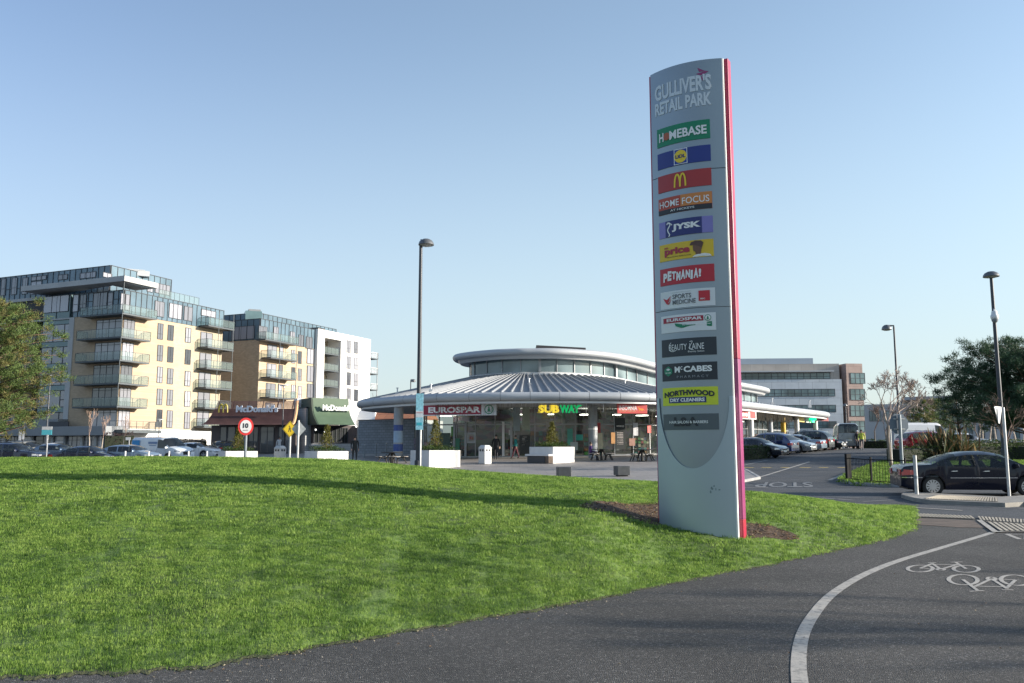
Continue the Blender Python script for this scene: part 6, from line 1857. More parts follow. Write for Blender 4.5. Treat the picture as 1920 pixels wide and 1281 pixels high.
        p.hexa([(xm - .08 - L / 2, sg * yb, bz + .03), (xm + .10 - L / 2, sg * yb, bz + .03), (xm + .06 - L / 2, sg * (yb + .19), bz + .02), (xm - .05 - L / 2, sg * (yb + .19), bz + .02)], [(xm - .08 - L / 2, sg * (yb - .02), bz + .15), (xm + .08 - L / 2, sg * (yb - .02), bz + .14), (xm + .03 - L / 2, sg * (yb + .19), bz + .16), (xm - .05 - L / 2, sg * (yb + .19), bz + .16)])
        p.build('wing_mirror', root, bevel=.02)
        for r in S['side']:
            if vanlike: break
            p = MB(MATS['chrome'] if detail else col); x = r[0] + .12 - L / 2; y = sg * (hw + .004)
            p.tube([(x, y - sg * .02, bz - .10), (x + .03, y + sg * .022, bz - .095), (x + .17, y + sg * .022, bz - .09), (x + .20, y - sg * .02, bz - .09)], .016, 6); p.build('door_handle', root, smooth=True)
        p = MB(MATS['car_black'])
        for x in sorted({r[0] - .05 for r in S['side']} | {S['side'][-1][1] + (.20 if not vanlike else -.05)}):
            q = [s for s in section(x)[0][1:4]]
            p.grid([[(x - .006 - L / 2, sg * (y + .004), z) for y, z in q], [(x + .006 - L / 2, sg * (y + .004), z) for y, z in q]])
        p.build('door_gap', root, fix=False)
        if detail:
            p = MB(MATS['chrome']); 
            p.grid([[(x - L / 2, sg * (half(x) + .008), .585 + dz + .02 * (x / L)) for x in [1.5 + 2.0 * k / 10 for k in range(11)]] for dz in (0, .025)]); p.build('side_trim', root, fix=False)
            p = MB(MATS['chrome']); p.grid([[(x - L / 2, sg * (half(x) + .008), .60 + dz) for x in [.02 + .62 * k / 8 for k in range(9)]] for dz in (0, .025)]); p.build('bumper_trim', root, fix=False)
    p = MB(MATS['plate_white']); p.box(L / 2 - .01, L / 2 + .012, -.26, .26, .42, .53); p.build('number_plate', root)
    p = MB(MATS['plate_white']); zp_ = .78 if kind != 'hatch' else .62; p.box(-L / 2 - .014, -L / 2 + .01, -.26, .26, zp_, zp_ + .11); p.build('number_plate', root)
    p = MB(MATS['car_black']); p.box(L / 2 - .03, L / 2 + .006, -.50, .50, .30, .41)
    p.box(L / 2 - .04, L / 2 + .003, -.38, .38, .56, sm(S['top'], L - .12) - .10) if sm(S['top'], L - .12) - .10 > .6 else None
    p.build('grille', root)
    if kind in ('estate', 'suv'):
        for sg in (-1, 1):
            p = MB(MATS['chrome'] if kind == 'estate' else MATS['car_black']); p.tube([(x - L / 2, sg * (half(2) - .34), sm(S['top'], x) + .045) for x in (.9, 1.0, 1.8, 2.5, 2.6)], .018, 6); p.build('roof_rail', root, smooth=True)
    return root

def park(car, px, py, D=None, rz=0.0):
    """stand a car with its middle in photo column px; py is where its tyres meet the ground unless a distance is given"""
    if D is None: q = G(px, py)
    else: q = P(px, 842, D)
    return place(car, q.x, q.y, R(rz))

navy = paint('navy', (.012, .016, .04)); blue = paint('blue', (.015, .035, .13)); silver = paint('silver', (.42, .44, .45), .7)
slate = paint('slate_blue', (.10, .15, .22), .5); black = paint('black', (.010, .010, .012)); white = paint('white', (.72, .72, .72), 0.0)
red = paint('red', (.28, .012, .03)); gunmetal = paint('gunmetal', (.09, .10, .115), .6); midnight = paint('midnight', (.018, .022, .035), .4); grey_blue = paint('grey_blue', (.20, .26, .33), .5)

# the saloon crossing the junction
c = make_car('saloon', paint('dark_navy', (.005, .007, .018), .0, .45, .25), 'dark navy saloon with silver multi spoke wheels crossing the junction behind the traffic island', spokes=6, glass=g_car_clear, detail=True)
q = G(1750, 930.5)
hd = R(-12)
ctr = q.xy + Vector((math.cos(hd), math.sin(hd))) * (4.85 / 2 - 0.96) + Vector((-math.sin(hd), math.cos(hd))) * .84
place(c, ctr.x, ctr.y, hd)
# parked along the right wing
gR = 'cars parked in front of the right wing'
park(make_car('saloon', midnight, 'dark saloon nose out behind the low clipped hedge, next to the pylon sign', group=gR), 1410, 0, 61.0, -38)
park(make_car('estate', blue, 'deep blue estate car with roof rails and red tail lights lit by sun', group=gR), 1436, 0, 66.0, 142)
park(make_car('saloon', silver, 'silver saloon nose out beside the deep blue estate', group=gR), 1470, 0, 69.0, -36)
park(make_car('saloon', grey_blue, 'pale blue saloon tail out between silver saloon and tall black car', group=gR), 1491, 0, 71.8, 144)
park(make_car('suv', black, 'tall black sport utility car tail out in the parked row', group=gR), 1508, 0, 74.2, 144)
park(make_car('hatch', black, 'small black hatchback with bright headlight at the end of the parked row', group=gR), 1541, 0, 77.0, -38)
park(make_car('tall_van', paint('van_silver', (.20, .215, .23), .3), 'tall silver van with sunlit rear doors at the far end of the parked row', 'van'), 1586, 0, 81.0, 75)
park(make_car('estate', red, 'dark red estate car half hidden behind the clipped hedge and the eight sided sign'), 1742, 0, 66.0, 3)
park(make_car('saloon', white, 'white saloon peeping out behind the spiky plant'), 1803, 0, 69.0, -24)
v = make_car('tall_van', white, 'long white van with dark drawings on its side, far beyond the red estate car', 'van'); park(v, 1738, 0, 92.0, 0); v.scale = (1.15, 1, 1.15)
# car park beyond the lawn on the left
gL = 'cars parked beyond the lawn'
park(make_car('suv', navy, 'dark navy estate car at the left edge, nose to the right, beyond the lawn', group=gL), 28, 0, 62.0, -4)
park(make_car('hatch', slate, 'small slate blue hatchback between two dark cars beyond the lawn', group=gL), 113, 0, 72.0, -8)
park(make_car('saloon', navy, 'dark navy saloon with pale roof bars beyond the lawn', group=gL), 162, 0, 62.5, -6)
park(make_car('hatch', grey_blue, 'grey blue hatchback parked in front of the white van', group=gL), 246, 0, 63.5, -8)
park(make_car('van', paint('pale_blue_white', (.62, .66, .70), 0.0), 'white panel van with a blue square on its side and black grille', 'van', gL), 306, 0, 68.0, -22)
v = [o for o in COL.objects if o.get('label', '').startswith('white panel van')][0]
for (x0, x1, z0, z1, m) in ((-2.25, -1.45, 1.15, 1.75, C('van_blue', .03, .25, .55)), (-.55, .35, 1.45, 1.62, C('van_grey_blue', .18, .26, .42)), (-.45, .25, 1.30, 1.36, MATS['van_grey_blue'])):
    mb = MB(m); mb.grid([[(x, -.995 + .005 * (z - 1.1), z) for x in (x0, x1)] for z in (z0, z1)])
    for q in range(2): mb.v += []
    o = mb.build('side_decal', v, fix=False); o.location.y = .0 if z0 < 1.2 else .0
park(make_car('coupe', white, 'white fastback car parked right of the white panel van', group=gL), 366, 0, 74.0, -10)
park(make_car('saloon', black, 'black saloon with its boot towards the restaurant, right of the white fastback', group=gL), 418, 0, 79.0, 120)
park(make_car('estate', M('paint_beige', (.50, .45, .34), .3, .2, var=.03, coat=1.0), 'beige estate car behind the dark navy estate at the left edge', group=gL), 52, 0, 75.0, -6)
park(make_car('saloon', white, 'white saloon in the second row behind the small slate blue hatchback', group=gL), 100, 0, 79.0, -8)

# ================================================================== STREET FURNITURE
M('lamp_pole', (0.055, 0.06, 0.07), 0.5, 0.3, var=0.1)
M('lamp_hood', (0.16, 0.165, 0.17), 0.4, 0.5, var=0.1)
M('galvanised', (0.42, 0.43, 0.44), 0.45, 0.6, var=0.12, scale=6)
M('dull_steel', (0.20, 0.23, 0.26), 0.5, 0.5, var=0.12, scale=5)
M('plastic_white', (0.70, 0.70, 0.70), 0.4, var=0.03)

def lamp(px, py, D, top, label, side=1, r=.075, group='street lamps', sheath=None, hood=.26, span=0.0, z0=None, yaw=0.0):
    """tapered pole with a domed hood on a short bracket; top = photo row of the hood's crown"""
    b = P(px, py, D); b.z = gz(b.x, D) if z0 is None else z0
    h = P(px, top, D).z - b.z
    root = thing('street_lamp', label, 'street lamp', (b.x, b.y, b.z), group)
    m = MB(MATS['lamp_pole']); m.tube([(b.x, b.y, b.z - .1), (b.x, b.y, b.z + 1.0), (b.x, b.y, b.z + 1.05), (b.x, b.y, b.z + h - .12)], [r * 1.45, r * 1.45, r, r * .72], 12); m.build('pole', root, smooth=True)
    c = Vector((b.x + side * math.cos(yaw) * span, b.y + side * math.sin(yaw) * span, b.z + h))
    m = MB(MATS['lamp_pole']); m.tube([(b.x, b.y, b.z + h - .25), (b.x, b.y, b.z + h - .06), (c.x, c.y, c.z - .05)], .045, 8); m.build('bracket', root, smooth=True)
    m = MB(MATS['lamp_hood']); s = hood
    m.lathe([(.02, 0), (s * .42, -.02), (s * .75, -.09), (s * .94, -.19), (s, -.28), (s * .97, -.30), (s * .9, -.29)], tuple(c), 20); o = m.build('hood', root, smooth=True)
    m = MB(M('lamp_lens', (.5, .5, .48), .2, var=0)); m.lathe([(s * .9, -.285), (s * .6, -.34), (.02, -.36)], tuple(c), 16); m.build('lens', root, smooth=True)
    return root, b
lp, b = lamp(783.5, 875, 37.5, 448, 'tall dark street lamp with domed hood in front of the round building', 1, .105, hood=.36, span=.24)
# the hanging advert on that lamp
f = fac2(779.5, 37.3, 793.2, 37.3); zt_, zb_ = f.z(786, 738), f.z(786, 806)
ban = thing('banner', 'narrow pale blue advertising banner strapped to the tall lamp before the round building', 'banner', tuple(f.p(f.len / 2, 0, zb_)))
mb = MB(M('banner_blue', (.30, .62, .72), .55, var=.25, scale=9)); mb.obox(f, 0, f.len, zb_, zt_, -.012, .012); o = mb.build('cloth', ban)
mb = MB(M('banner_white', (.66, .70, .72), .55, var=.12, scale=9)); mb.obox(f, 0, f.len, zb_ + (zt_ - zb_) * .34, zb_ + (zt_ - zb_) * .52, .013, .016); mb.build('white_band', o)
mb = MB(C('banner_red', .50, .10, .12)); mb.obox(f, .02, f.len - .02, zb_ + (zt_ - zb_) * .46, zb_ + (zt_ - zb_) * .475, .0165, .019); mb.build('red_line', o)
mb = MB(C('banner_teal', .05, .42, .50)); mb.obox(f, .05, f.len - .05, zb_ + (zt_ - zb_) * .12, zb_ + (zt_ - zb_) * .2, .013, .017); mb.build('teal_mark', o)
q = P(788, 850, 37.42); mb = MB(MATS['galvanised']); mb.tube([(q.x, q.y, gz(q.x, q.y)), (q.x, q.y, zt_ - .1)], .05, 10); mb.build('post', ban)
for k in (.1, .9):
    mb = MB(MATS['galvanised']); mb.obox(f, .02, f.len - .02, zb_ + (zt_ - zb_) * k, zb_ + (zt_ - zb_) * k + .03, -.10, -.013); mb.build('strap', ban)
lr, b = lamp(1884, 870, 43.5, 509, 'tall dark street lamp with globe camera behind the dark navy saloon', -1, .115, hood=.40, span=0.0)
cc = Vector((b.x - .15, b.y - .30, P(1865, 593, 43.2).z))
cv = thing('security_camera', 'white dome security camera clamped to the tall lamp behind the dark navy saloon', 'camera', tuple(cc))
ks = 1.5
m = MB(MATS['plastic_white']); m.lathe([(r_ * ks, z_ * ks) for r_, z_ in ((.03, .20), (.085, .17), (.10, .06), (.13, .02), (.13, -.06), (.11, -.10))], tuple(cc), 16); m.build('housing', cv, smooth=True)
m = MB(M('dome_grey', (.25, .26, .28), .1, var=0)); m.lathe([(r_ * ks, z_ * ks) for r_, z_ in ((.108, -.10), (.10, -.17), (.06, -.22), (.01, -.235))], tuple(cc), 16); m.build('dome', cv, smooth=True)
m = MB(MATS['plastic_white']); m.tube([(cc.x, cc.y, cc.z + .28), (cc.x, cc.y, cc.z + .36), (b.x, b.y - .05, cc.z + .36)], .035, 8); m.build('bracket', cv)
lamp(1690, 858, 48.0, 609, 'slim dark street lamp with hood to the left, behind the bare tree', -1, .07, hood=.28, span=.42)
lamp(769, 800, 96, 711, 'small distant street lamp seen over the shop roof', 1, .08, hood=.28, span=.3)
lamp(1588, 815, 108, 757, 'small distant street lamp in front of the office block', -1, .08, hood=.28, span=.05)
lamp(88, 800, 72, 700, 'dark street lamp beside the pine at the left edge', -1, .08, hood=.26, span=.1)
def spike_lamp(px, D, top, label):
    b = P(px, 840, D); b.z = gz(b.x, D); h = P(px, top, D).z - b.z
    root = thing('street_lamp', label, 'street lamp', tuple(b), 'slim garden lamps')
    m = MB(MATS['lamp_pole']); m.tube([tuple(b), (b.x, b.y, b.z + h - .1)], [.06, .04], 8); m.build('pole', root)
    m = MB(MATS['plastic_white']); m.lathe([(.02, .08), (.38, .03), (.38, -.01), (.10, -.06), (.06, -.2)], (b.x, b.y, b.z + h), 14); m.build('disc_head', root, smooth=True)
spike_lamp(296.5, 98, 787, 'slim lamp with white disc head against the sunlit apartment wall')
spike_lamp(528.5, 76, 723, 'slim lamp with white disc head in front of the brown restaurant')

def post(mb, p, r, h): mb.tube([(p[0], p[1], p[2]), (p[0], p[1], p[2] + h)], r, 10)
# round speed limit sign
q = P(459.5, 862, 34.0); b = Vector((q.x, q.y, gz(q.x, q.y)))
zc_ = P(460, 800, 34).z
sg = thing('speed_limit_sign', 'round white speed sign with red rim reading 10 on a grey post', 'road sign', tuple(b))
mb = MB(MATS['dull_steel']); post(mb, b, .055, zc_ - b.z - .1); mb.build('post', sg)
f = Fac((b.x, b.y - .07), (1, .30)); 
def sdisc(r, o, m, name, par, sx=.80):
    mb = MB(m); n = 36
    fr_ = [f.p(r * sx * math.cos(6.2832 * i / n), o, zc_ + r * math.sin(6.2832 * i / n)) for i in range(n)]
    bk_ = [f.p(r * sx * math.cos(6.2832 * i / n), o - .012, zc_ + r * math.sin(6.2832 * i / n)) for i in range(n)]
    mb.hexa(bk_, fr_); return mb.build(name, par)
rr = P(460, 783.5, 34).z - zc_
o = sdisc(rr, .02, M('sign_rim_red', (.60, .035, .035), .4, var=.04), 'sign_plate', sg, .84); o2 = sdisc(rr * .74, .034, MATS['board_white'], 'white_field', o, .84)
text('10', cblack, o2, 'lettering', lambda u, v, q_: f.p(-rr * .30 + u, .044 + q_, zc_ - rr * .18 + v), rr * .58, rr * .56, .035, 0, off=0)
text('km/h', cblack, o2, 'lettering', lambda u, v, q_: f.p(-rr * .26 + u, .044 + q_, zc_ - rr * .48 + v), rr * .52, rr * .14, .01, 0, off=0)
# yellow pedestrian diamond and the bare back of another
def diamond(px, D, yc, half, m, label, pole_m, back=False, dirx=(1, .25), hw=.85, man=True):
    q = P(px, yc, D); b = Vector((q.x, q.y, gz(q.x, q.y)))
    root = thing('diamond_sign', label, 'road sign', tuple(b))
    mb = MB(MATS[pole_m]); post(mb, b, .045, q.z - b.z + (half * 1.05 if back else 0)); mb.build('post', root)
    f = Fac((b.x, b.y + (.07 if back else -.07)), dirx)
    mb = MB(m); P4 = [(0, -half), (half * hw, 0), (0, half), (-half * hw, 0)]
    mb.hexa([f.p(u, -.008, q.z + v) for u, v in P4], [f.p(u, .008, q.z + v) for u, v in P4]); o = mb.build('sign_plate', root)
    if man:
        mb = MB(cblack); s = half
        e = []
        for i in range(4):
            (a, b_), (c, d) = P4[i], P4[(i + 1) % 4]
            mb.poly([f.p(u * k, .011, q.z + v * k) for u, v, k in ((a, b_, .93), (c, d, .93), (c, d, .88), (a, b_, .88))])
        mb.build('border', o, fix=False)
        mb = MB(cblack)
        for pts in ([(-.05, .26), (.02, .26), (.04, .05), (-.06, .05)], [(-.05, .06), (.0, .06), (-.12, -.32), (-.2, -.30)], [(-.01, .06), (.04, .06), (.16, -.30), (.08, -.32)], [(-.04, .24), (-.06, .16), (-.2, -.02), (-.16, -.04)], [(.0, .22), (.02, .16), (.14, .06), (.16, .10)], [(-.06 + .07 * math.cos(t), .36 + .07 * math.sin(t)) for t in [k * .7854 for k in range(8)]]):
            mb.poly([f.p(u * s, .012, q.z + v * s) for u, v in pts])
        tag(mb.build('walking_figure', o, fix=False))
    return root
hf_ = P(545, 789.5, 33.5).z - P(545, 805, 33.5).z
diamond(544.5, 33.5, 805, hf_, M('sign_yellow_plate', (.62, .44, .02), .45, var=.05), 'yellow diamond sign with a walking figure, on a thin post', 'galvanised')
diamond(559.5, 32.8, 804.5, hf_ * .98, MATS['galvanised'], 'bare grey back of a diamond sign right of the yellow one', 'galvanised', True, man=False)
# small blue and white information sign at the left
q = P(88, 840, 52); b = Vector((q.x, q.y, gz(q.x, q.y)))
inf = thing('information_sign', 'small white and turquoise parking sign on a post behind the parked cars', 'road sign', tuple(b))
f = fac2(79, 51.9, 98, 51.9); mb = MB(MATS['galvanised']); post(mb, b, .035, f.z(88, 800) - b.z); mb.build('post', inf)
mb = MB(MATS['board_white']); mb.obox(f, 0, f.len, f.z(88, 806), f.z(88, 800), -.01, .01); mb.build('upper_plate', inf)
mb = MB(C('sign_turquoise', .10, .50, .58)); mb.obox(f, 0, f.len, f.z(88, 815.5), f.z(88, 806.3), -.01, .01); mb.build('lower_plate', inf)
q = P(42, 840, 66); b = Vector((q.x, q.y, gz(q.x, q.y)))
ps = thing('notice_sign', 'pair of white notice plates on a dark post at the left edge', 'sign', tuple(b))
mb = MB(MATS['lamp_pole']); post(mb, b, .05, P(42, 790, 66).z - b.z); mb.build('post', ps)
for x0, x1, y0, y1 in ((36.5, 41, 809, 826), (42.5, 46.5, 809, 824)):
    f = fac2(x0, 65.9, x1, 65.9); mb = MB(MATS['board_white']); mb.obox(f, 0, f.len, f.z(x0, y1), f.z(x0, y0), -.01, .01); mb.build('plate', ps)
q = P(241, 850, 66.5); b = Vector((q.x, q.y, gz(q.x, q.y)))
ns = thing('notice_sign', 'little white notice on a post behind the grey blue hatchback', 'sign', tuple(b))
f = fac2(237, 66.4, 246, 66.4); mb = MB(MATS['galvanised']); post(mb, b, .04, f.z(241, 824) - b.z); mb.build('post', ns); mb = MB(MATS['board_white']); mb.obox(f, 0, f.len, f.z(241, 825.5), f.z(241, 820), -.01, .01); mb.build('plate', ns)
# backs of the stop and the give way signs
q = P(1692, 880, 41.5); b = Vector((q.x, q.y, gz(q.x, q.y)))
st = thing('stop_sign', 'grey back of an eight sided road sign on a post beside the bare tree', 'road sign', tuple(b))
zc_ = P(1692, 795, 41.5).z; rr = P(1692, 776, 41.5).z - zc_
mb = MB(MATS['dull_steel']); post(mb, b, .075, zc_ + rr * .9 - b.z); mb.build('post', st)
f = Fac((b.x, b.y + .11), (1, .12))
mb = MB(M('sign_back', (.10, .13, .17), .6, .1, var=.08)); O8 = [(rr * 1.06 * math.cos(R(22.5 + 45 * k)), rr * 1.06 * math.sin(R(22.5 + 45 * k))) for k in range(8)]
mb.hexa([f.p(u, -.01, zc_ + v) for u, v in O8], [f.p(u, .01, zc_ + v) for u, v in O8]); mb.build('sign_plate', st)
mb = MB(MATS['galvanised'])
for dz in (-.25, .25): mb.obox(f, -.3, .3, zc_ + dz - .02, zc_ + dz + .02, .011, .04)
mb.build('brackets', st)
q = P(1673.5, 880, 47.0); b = Vector((q.x, q.y, gz(q.x, q.y)))
wp = thing('thin_post', 'thin pale post left of the eight sided sign', 'post', tuple(b)); mb = MB(MATS['galvanised']); post(mb, b, .035, P(1673, 806, 47).z - b.z); mb.build('shaft', wp); mb = MB(MATS['galvanised']); mb.lathe([(.045, 0), (.045, .03), (.0, .05)], (b.x, b.y, P(1673, 806, 47).z), 10); mb.build('cap', wp)
q = G(1893, 937.5); b = q; b.z += .12
gw = thing('give_way_sign', 'grey back of a triangular road sign on a tall post on the traffic island', 'road sign', tuple(b))
D = b.y
mb = MB(MATS['galvanised']); mb.tube([tuple(b), (b.x, b.y, P(1885, 764, D).z)], .045, 12); mb.build('post', gw)
f = Fac((b.x - .10, b.y + .10), (1, .85))
zt_, zb_ = P(1884, 764, D).z, P(1884, 794, D).z
hw_ = .30
mb = MB(M('sign_back_pale', (.45, .46, .47), .5, .4, var=.06)); T3 = [(-hw_, zt_), (-hw_ + .04, zt_ + .03), (hw_ - .04, zt_ + .03), (hw_, zt_), (.04, zb_), (-.04, zb_)]
mb.hexa([f.p(u, -.01, v) for u, v in T3], [f.p(u, .01, v) for u, v in T3]); mb.build('sign_plate', gw)
q = G(1719.5, 934); q.z += .12
sp = thing('steel_post', 'plain grey steel post on the tip of the traffic island before the dark navy saloon', 'post', tuple(q))
mb = MB(MATS['galvanised']); mb.tube([tuple(q), (q.x, q.y, P(1719.5, 854, q.y).z)], .058, 14); mb.build('shaft', sp, smooth=True)
mb = MB(MATS['dull_steel']); mb.lathe([(.063, -.05), (.063, .05)], (q.x, q.y, P(1719, 895, q.y).z), 14); mb.build('collar', sp)

# railing round the verge
rail = thing('railing', 'low black upright bar railing along the verge behind the dark navy saloon', 'railing', tuple(G(1592, 905)))
pts = [Vector(G(x, y).xy) for x, y in ((1592, 905.5), (1635, 911), (1700, 914.5), (1760, 914.5))]
pts[0] += Vector((0, 0))
M('rail_black', (0.010, 0.011, 0.013), 0.7, var=0.1, spec=0.15)
for i, p in enumerate(pts):
    mb = MB(MATS['rail_black']); w = .075 if i == 0 else .03
    mb.cbox((p.x, p.y, gz(p.x, p.y) + .08), w * 2 if i else .24, w * 2 if i else .12, 1.05 if i else 1.12, .4); mb.build('post', rail)
for a, b in zip(pts, pts[1:]):
    mb = MB(MATS['rail_black'])
    za, zb_ = gz(*a) + .1, gz(*b) + .1
    for h in (.08, .92): mb.tube([(a.x, a.y, za + h), (b.x, b.y, zb_ + h)], .02, 6)
    L = (b - a).length; n = int(L / .115)
    for k in range(1, n):
        p = a.lerp(b, k / n); z = za + (zb_ - za) * k / n; mb.tube([(p.x, p.y, z + .08), (p.x, p.y, z + .92)], .009, 4, cap=False)
    mb.build('bar_panel', rail)

# planters with shrubs
rnd = random.Random(21)
def leaf_mat(name, c, tr=.3, var=.35):
    if name in MATS: return MATS[name]
    m = bpy.data.materials.new(name); n, l, b = nodes_of(m)
    g = n.new('ShaderNodeNewGeometry')
    hs = n.new('ShaderNodeHueSaturation'); hs.inputs['Color'].default_value = (*c, 1)
    mr = n.new('ShaderNodeMapRange'); mr.inputs['To Min'].default_value = 1 - var; mr.inputs['To Max'].default_value = 1 + var
    l.new(g.outputs['Random Per Island'], mr.inputs['Value']); l.new(mr.outputs['Result'], hs.inputs['Value'])
    l.new(hs.outputs['Color'], b.inputs['Base Color']); b.inputs['Roughness'].default_value = .6; b.inputs['Specular IOR Level'].default_value = .3
    t = n.new('ShaderNodeBsdfTranslucent'); l.new(hs.outputs['Color'], t.inputs['Color'])
    ms = n.new('ShaderNodeMixShader'); ms.inputs['Fac'].default_value = tr
    l.new(b.outputs[0], ms.inputs[1]); l.new(t.outputs[0], ms.inputs[2]); l.new(ms.outputs[0], n['Material Output'].inputs['Surface'])
    MATS[name] = m
    return m
def leaf(mb, p, s, rnd, up=0.0, aspect=.5):
    a, e = rnd.uniform(0, 6.283), rnd.uniform(-.6, 1.1) + up
    d = Vector((math.cos(a) * math.cos(e), math.sin(a) * math.cos(e), math.sin(e)))
    u = d.cross(Vector((rnd.uniform(-1, 1), rnd.uniform(-1, 1), rnd.uniform(-.3, 1)))).normalized() * s * aspect * .5
    q = p + d * s
    m_ = p + d * s * .5
    mb.poly([p, m_ + u, q, m_ - u])
box_leaf, yew_leaf, olive_leaf = leaf_mat('box_leaf', (.050, .085, .016)), leaf_mat('conifer_leaf', (.12, .115, .02)), leaf_mat('hedge_leaf', (.045, .075, .018))
M('planter_white', (0.62, 0.605, 0.585), 0.8, var=0.06, scale=2, bump=0.15)
M('bench_slat', (0.14, 0.10, 0.075), 0.7, var=0.25, scale=4)
M('soil', (0.03, 0.022, 0.015), 0.95, var=.3)
def planter(px, D, label, w=2.2, d=2.2, h=.95, rz=28, bench=1, tree=1.5, short=''):
    q = P(px, 850, D); root = thing('planter', label, 'planter', (0, 0, 0), 'white planters on the paved square')
    mb = MB(MATS['planter_white'])
    t = .10
    for x0, x1, y0, y1 in ((-w / 2, w / 2, -d / 2, -d / 2 + t), (-w / 2, w / 2, d / 2 - t, d / 2), (-w / 2, -w / 2 + t, -d / 2 + t, d / 2 - t), (w / 2 - t, w / 2, -d / 2 + t, d / 2 - t)): mb.box(x0, x1, y0, y1, -.1, h)
    mb.build('trough', root, bevel=.012)
    mb = MB(MATS['soil']); mb.box(-w / 2 + t, w / 2 - t, -d / 2 + t, d / 2 - t, 0, h - .06); mb.build('soil', root)
    if bench:
        mb = MB(MATS['planter_white']); mb.box(-w / 2 - .42, -w / 2 - .01, -d / 2, d / 2, .44, .56); b_ = mb.build('bench_seat', root, bevel=.01)
        mb = MB(MATS['frame_dark']); mb.box(-w / 2 - .30, -w / 2 - .01, -d / 2 + .45, d / 2 - .1, 0, .437); mb.build('bench_support', b_)
        for k in range(5):
            mb = MB(MATS['bench_slat']); mb.box(-w / 2 - .40 + .08 * k, -w / 2 - .36 + .08 * k, -d / 2 + .01, -d / 2 + .30, .0, .437); mb.build('bench_slat', b_)
    place(root, q.x, q.y, R(rz), gz(q.x, q.y) + .09, tilt=False)
    sh = thing('shrub', 'conical golden shrub over low box in the white planter ' + short, 'shrub', (0, 0, 0), 'shrubs in the planters')
    mb = MB(box_leaf)
    for _ in range(1300):
        p = Vector((rnd.uniform(-w / 2 + .15, w / 2 - .15), rnd.uniform(-d / 2 + .12, d / 2 - .12), 0)); p.z = h - .05 + (.30 + .08 * math.sin(p.x * 5)) * rnd.random() ** .6
        leaf(mb, p, rnd.uniform(.05, .11), rnd, .2)
    mb.build('low_foliage', sh, fix=False)
    mb = MB(M('bark_thin', (.09, .065, .045), .9, var=.2)); mb.tube([(0, 0, h - .05), (0, 0, h + tree * .8)], [.03, .008], 6); mb.build('stem', sh)
    mb = MB(yew_leaf)
    for _ in range(1100):
        u = rnd.random() ** .8; a = rnd.uniform(0, 6.283); r_ = (.10 + .42 * (1 - u) ** .9) * rnd.random() ** .45 * (1 + .25 * math.sin(4 * a + 9 * u))
        leaf(mb, Vector((r_ * math.cos(a), r_ * math.sin(a), h + .1 + u * tree)), rnd.uniform(.07, .16), rnd, .8, .35)
    mb.build('cone_foliage', sh, fix=False)
    place(sh, q.x, q.y, R(rz), gz(q.x, q.y) + .09, tilt=False)
planter(446, 60.0, 'white planter half hidden by the speed sign, in front of the restaurant door', rz=32, h=.9, bench=0, tree=1.5, short='behind the speed sign')
planter(612, 57.0, 'white planter in front of the green awning, with a bright end', rz=36, h=.9, bench=0, tree=1.6, short='before the green awning')
planter(816, 51.5, 'white planter beside the tall lamp, bright end to the right', rz=37, h=1.02, bench=0, tree=1.7, short='beside the tall lamp')
planter(1035, 55.5, 'white planter with slatted bench below the yellow and green letters', w=2.1, d=2.1, rz=45, h=1.02, tree=1.45, short='below the yellow and green letters')

# litter bins
M('bin_grey', (0.46, 0.47, 0.47), 0.5, 0.1, var=0.06)
def litter_bin(px, D, label, rz):
    q = P(px, 850, D); root = thing('litter_bin', label, 'litter bin', (0, 0, 0), 'litter bins on the paved square')
    mb = MB(MATS['bin_grey']); mb.box(-.3, .3, -.3, .3, .03, 1.02); b_ = mb.build('body', root, bevel=.02)
    mb = MB(MATS['bin_grey']); mb.hexa([(-.33, -.33, 1.02), (.33, -.33, 1.02), (.33, .33, 1.02), (-.33, .33, 1.02)], [(-.2, -.2, 1.22), (.2, -.2, 1.22), (.2, .2, 1.22), (-.2, .2, 1.22)]); mb.build('hood', root, bevel=.02)
    for ax in range(4):
        for s in (-.12, .12):
            mb = MB(MATS['dark_opening']); a = R(90 * ax); c = Vector((.303 * math.cos(a) - s * math.sin(a), .303 * math.sin(a) + s * math.cos(a), .82)); mb.cbox(tuple(c), .012, .15, .14, a); mb.build('slot', b_)
    mb = MB(MATS['frame_dark']); mb.box(-.26, .26, -.26, .26, 0, .03); mb.build('foot', root)
    place(root, q.x, q.y, R(rz), gz(q.x, q.y) + .09, tilt=False)
litter_bin(525, 61, 'pale litter bin left of the yellow diamond sign', 62)
litter_bin(909.5, 54.5, 'pale litter bin between the two large planters before the shop doors', 44)
# stone seats
M('seat_stone', (0.045, 0.05, 0.055), 0.5, var=0.15, scale=6)
def cube_seat(px, py, label, w, h, rz):
    q = G(px, py); root = thing('cube_seat', label, 'seat', (0, 0, 0), 'dark cube seats on the paved square')
    mb = MB(MATS['seat_stone']); mb.box(-w / 2, w / 2, -w / 2, w / 2, .05, h); mb.build('block', root, bevel=.015)
    mb = MB(MATS['dark_opening']); mb.box(-w / 2 + .08, w / 2 - .08, -w / 2 + .08, w / 2 - .08, -.03, .05); mb.build('plinth', root)
    place(root, q.x, q.y, R(rz), gz(q.x, q.y) + .10, tilt=False)
cube_seat(1057, 899, 'dark cube seat half sunk behind the lawn crest', .62, .48, 6)
cube_seat(1166, 897, 'dark cube seat in full view just left of the pylon sign', .62, .48, 12)
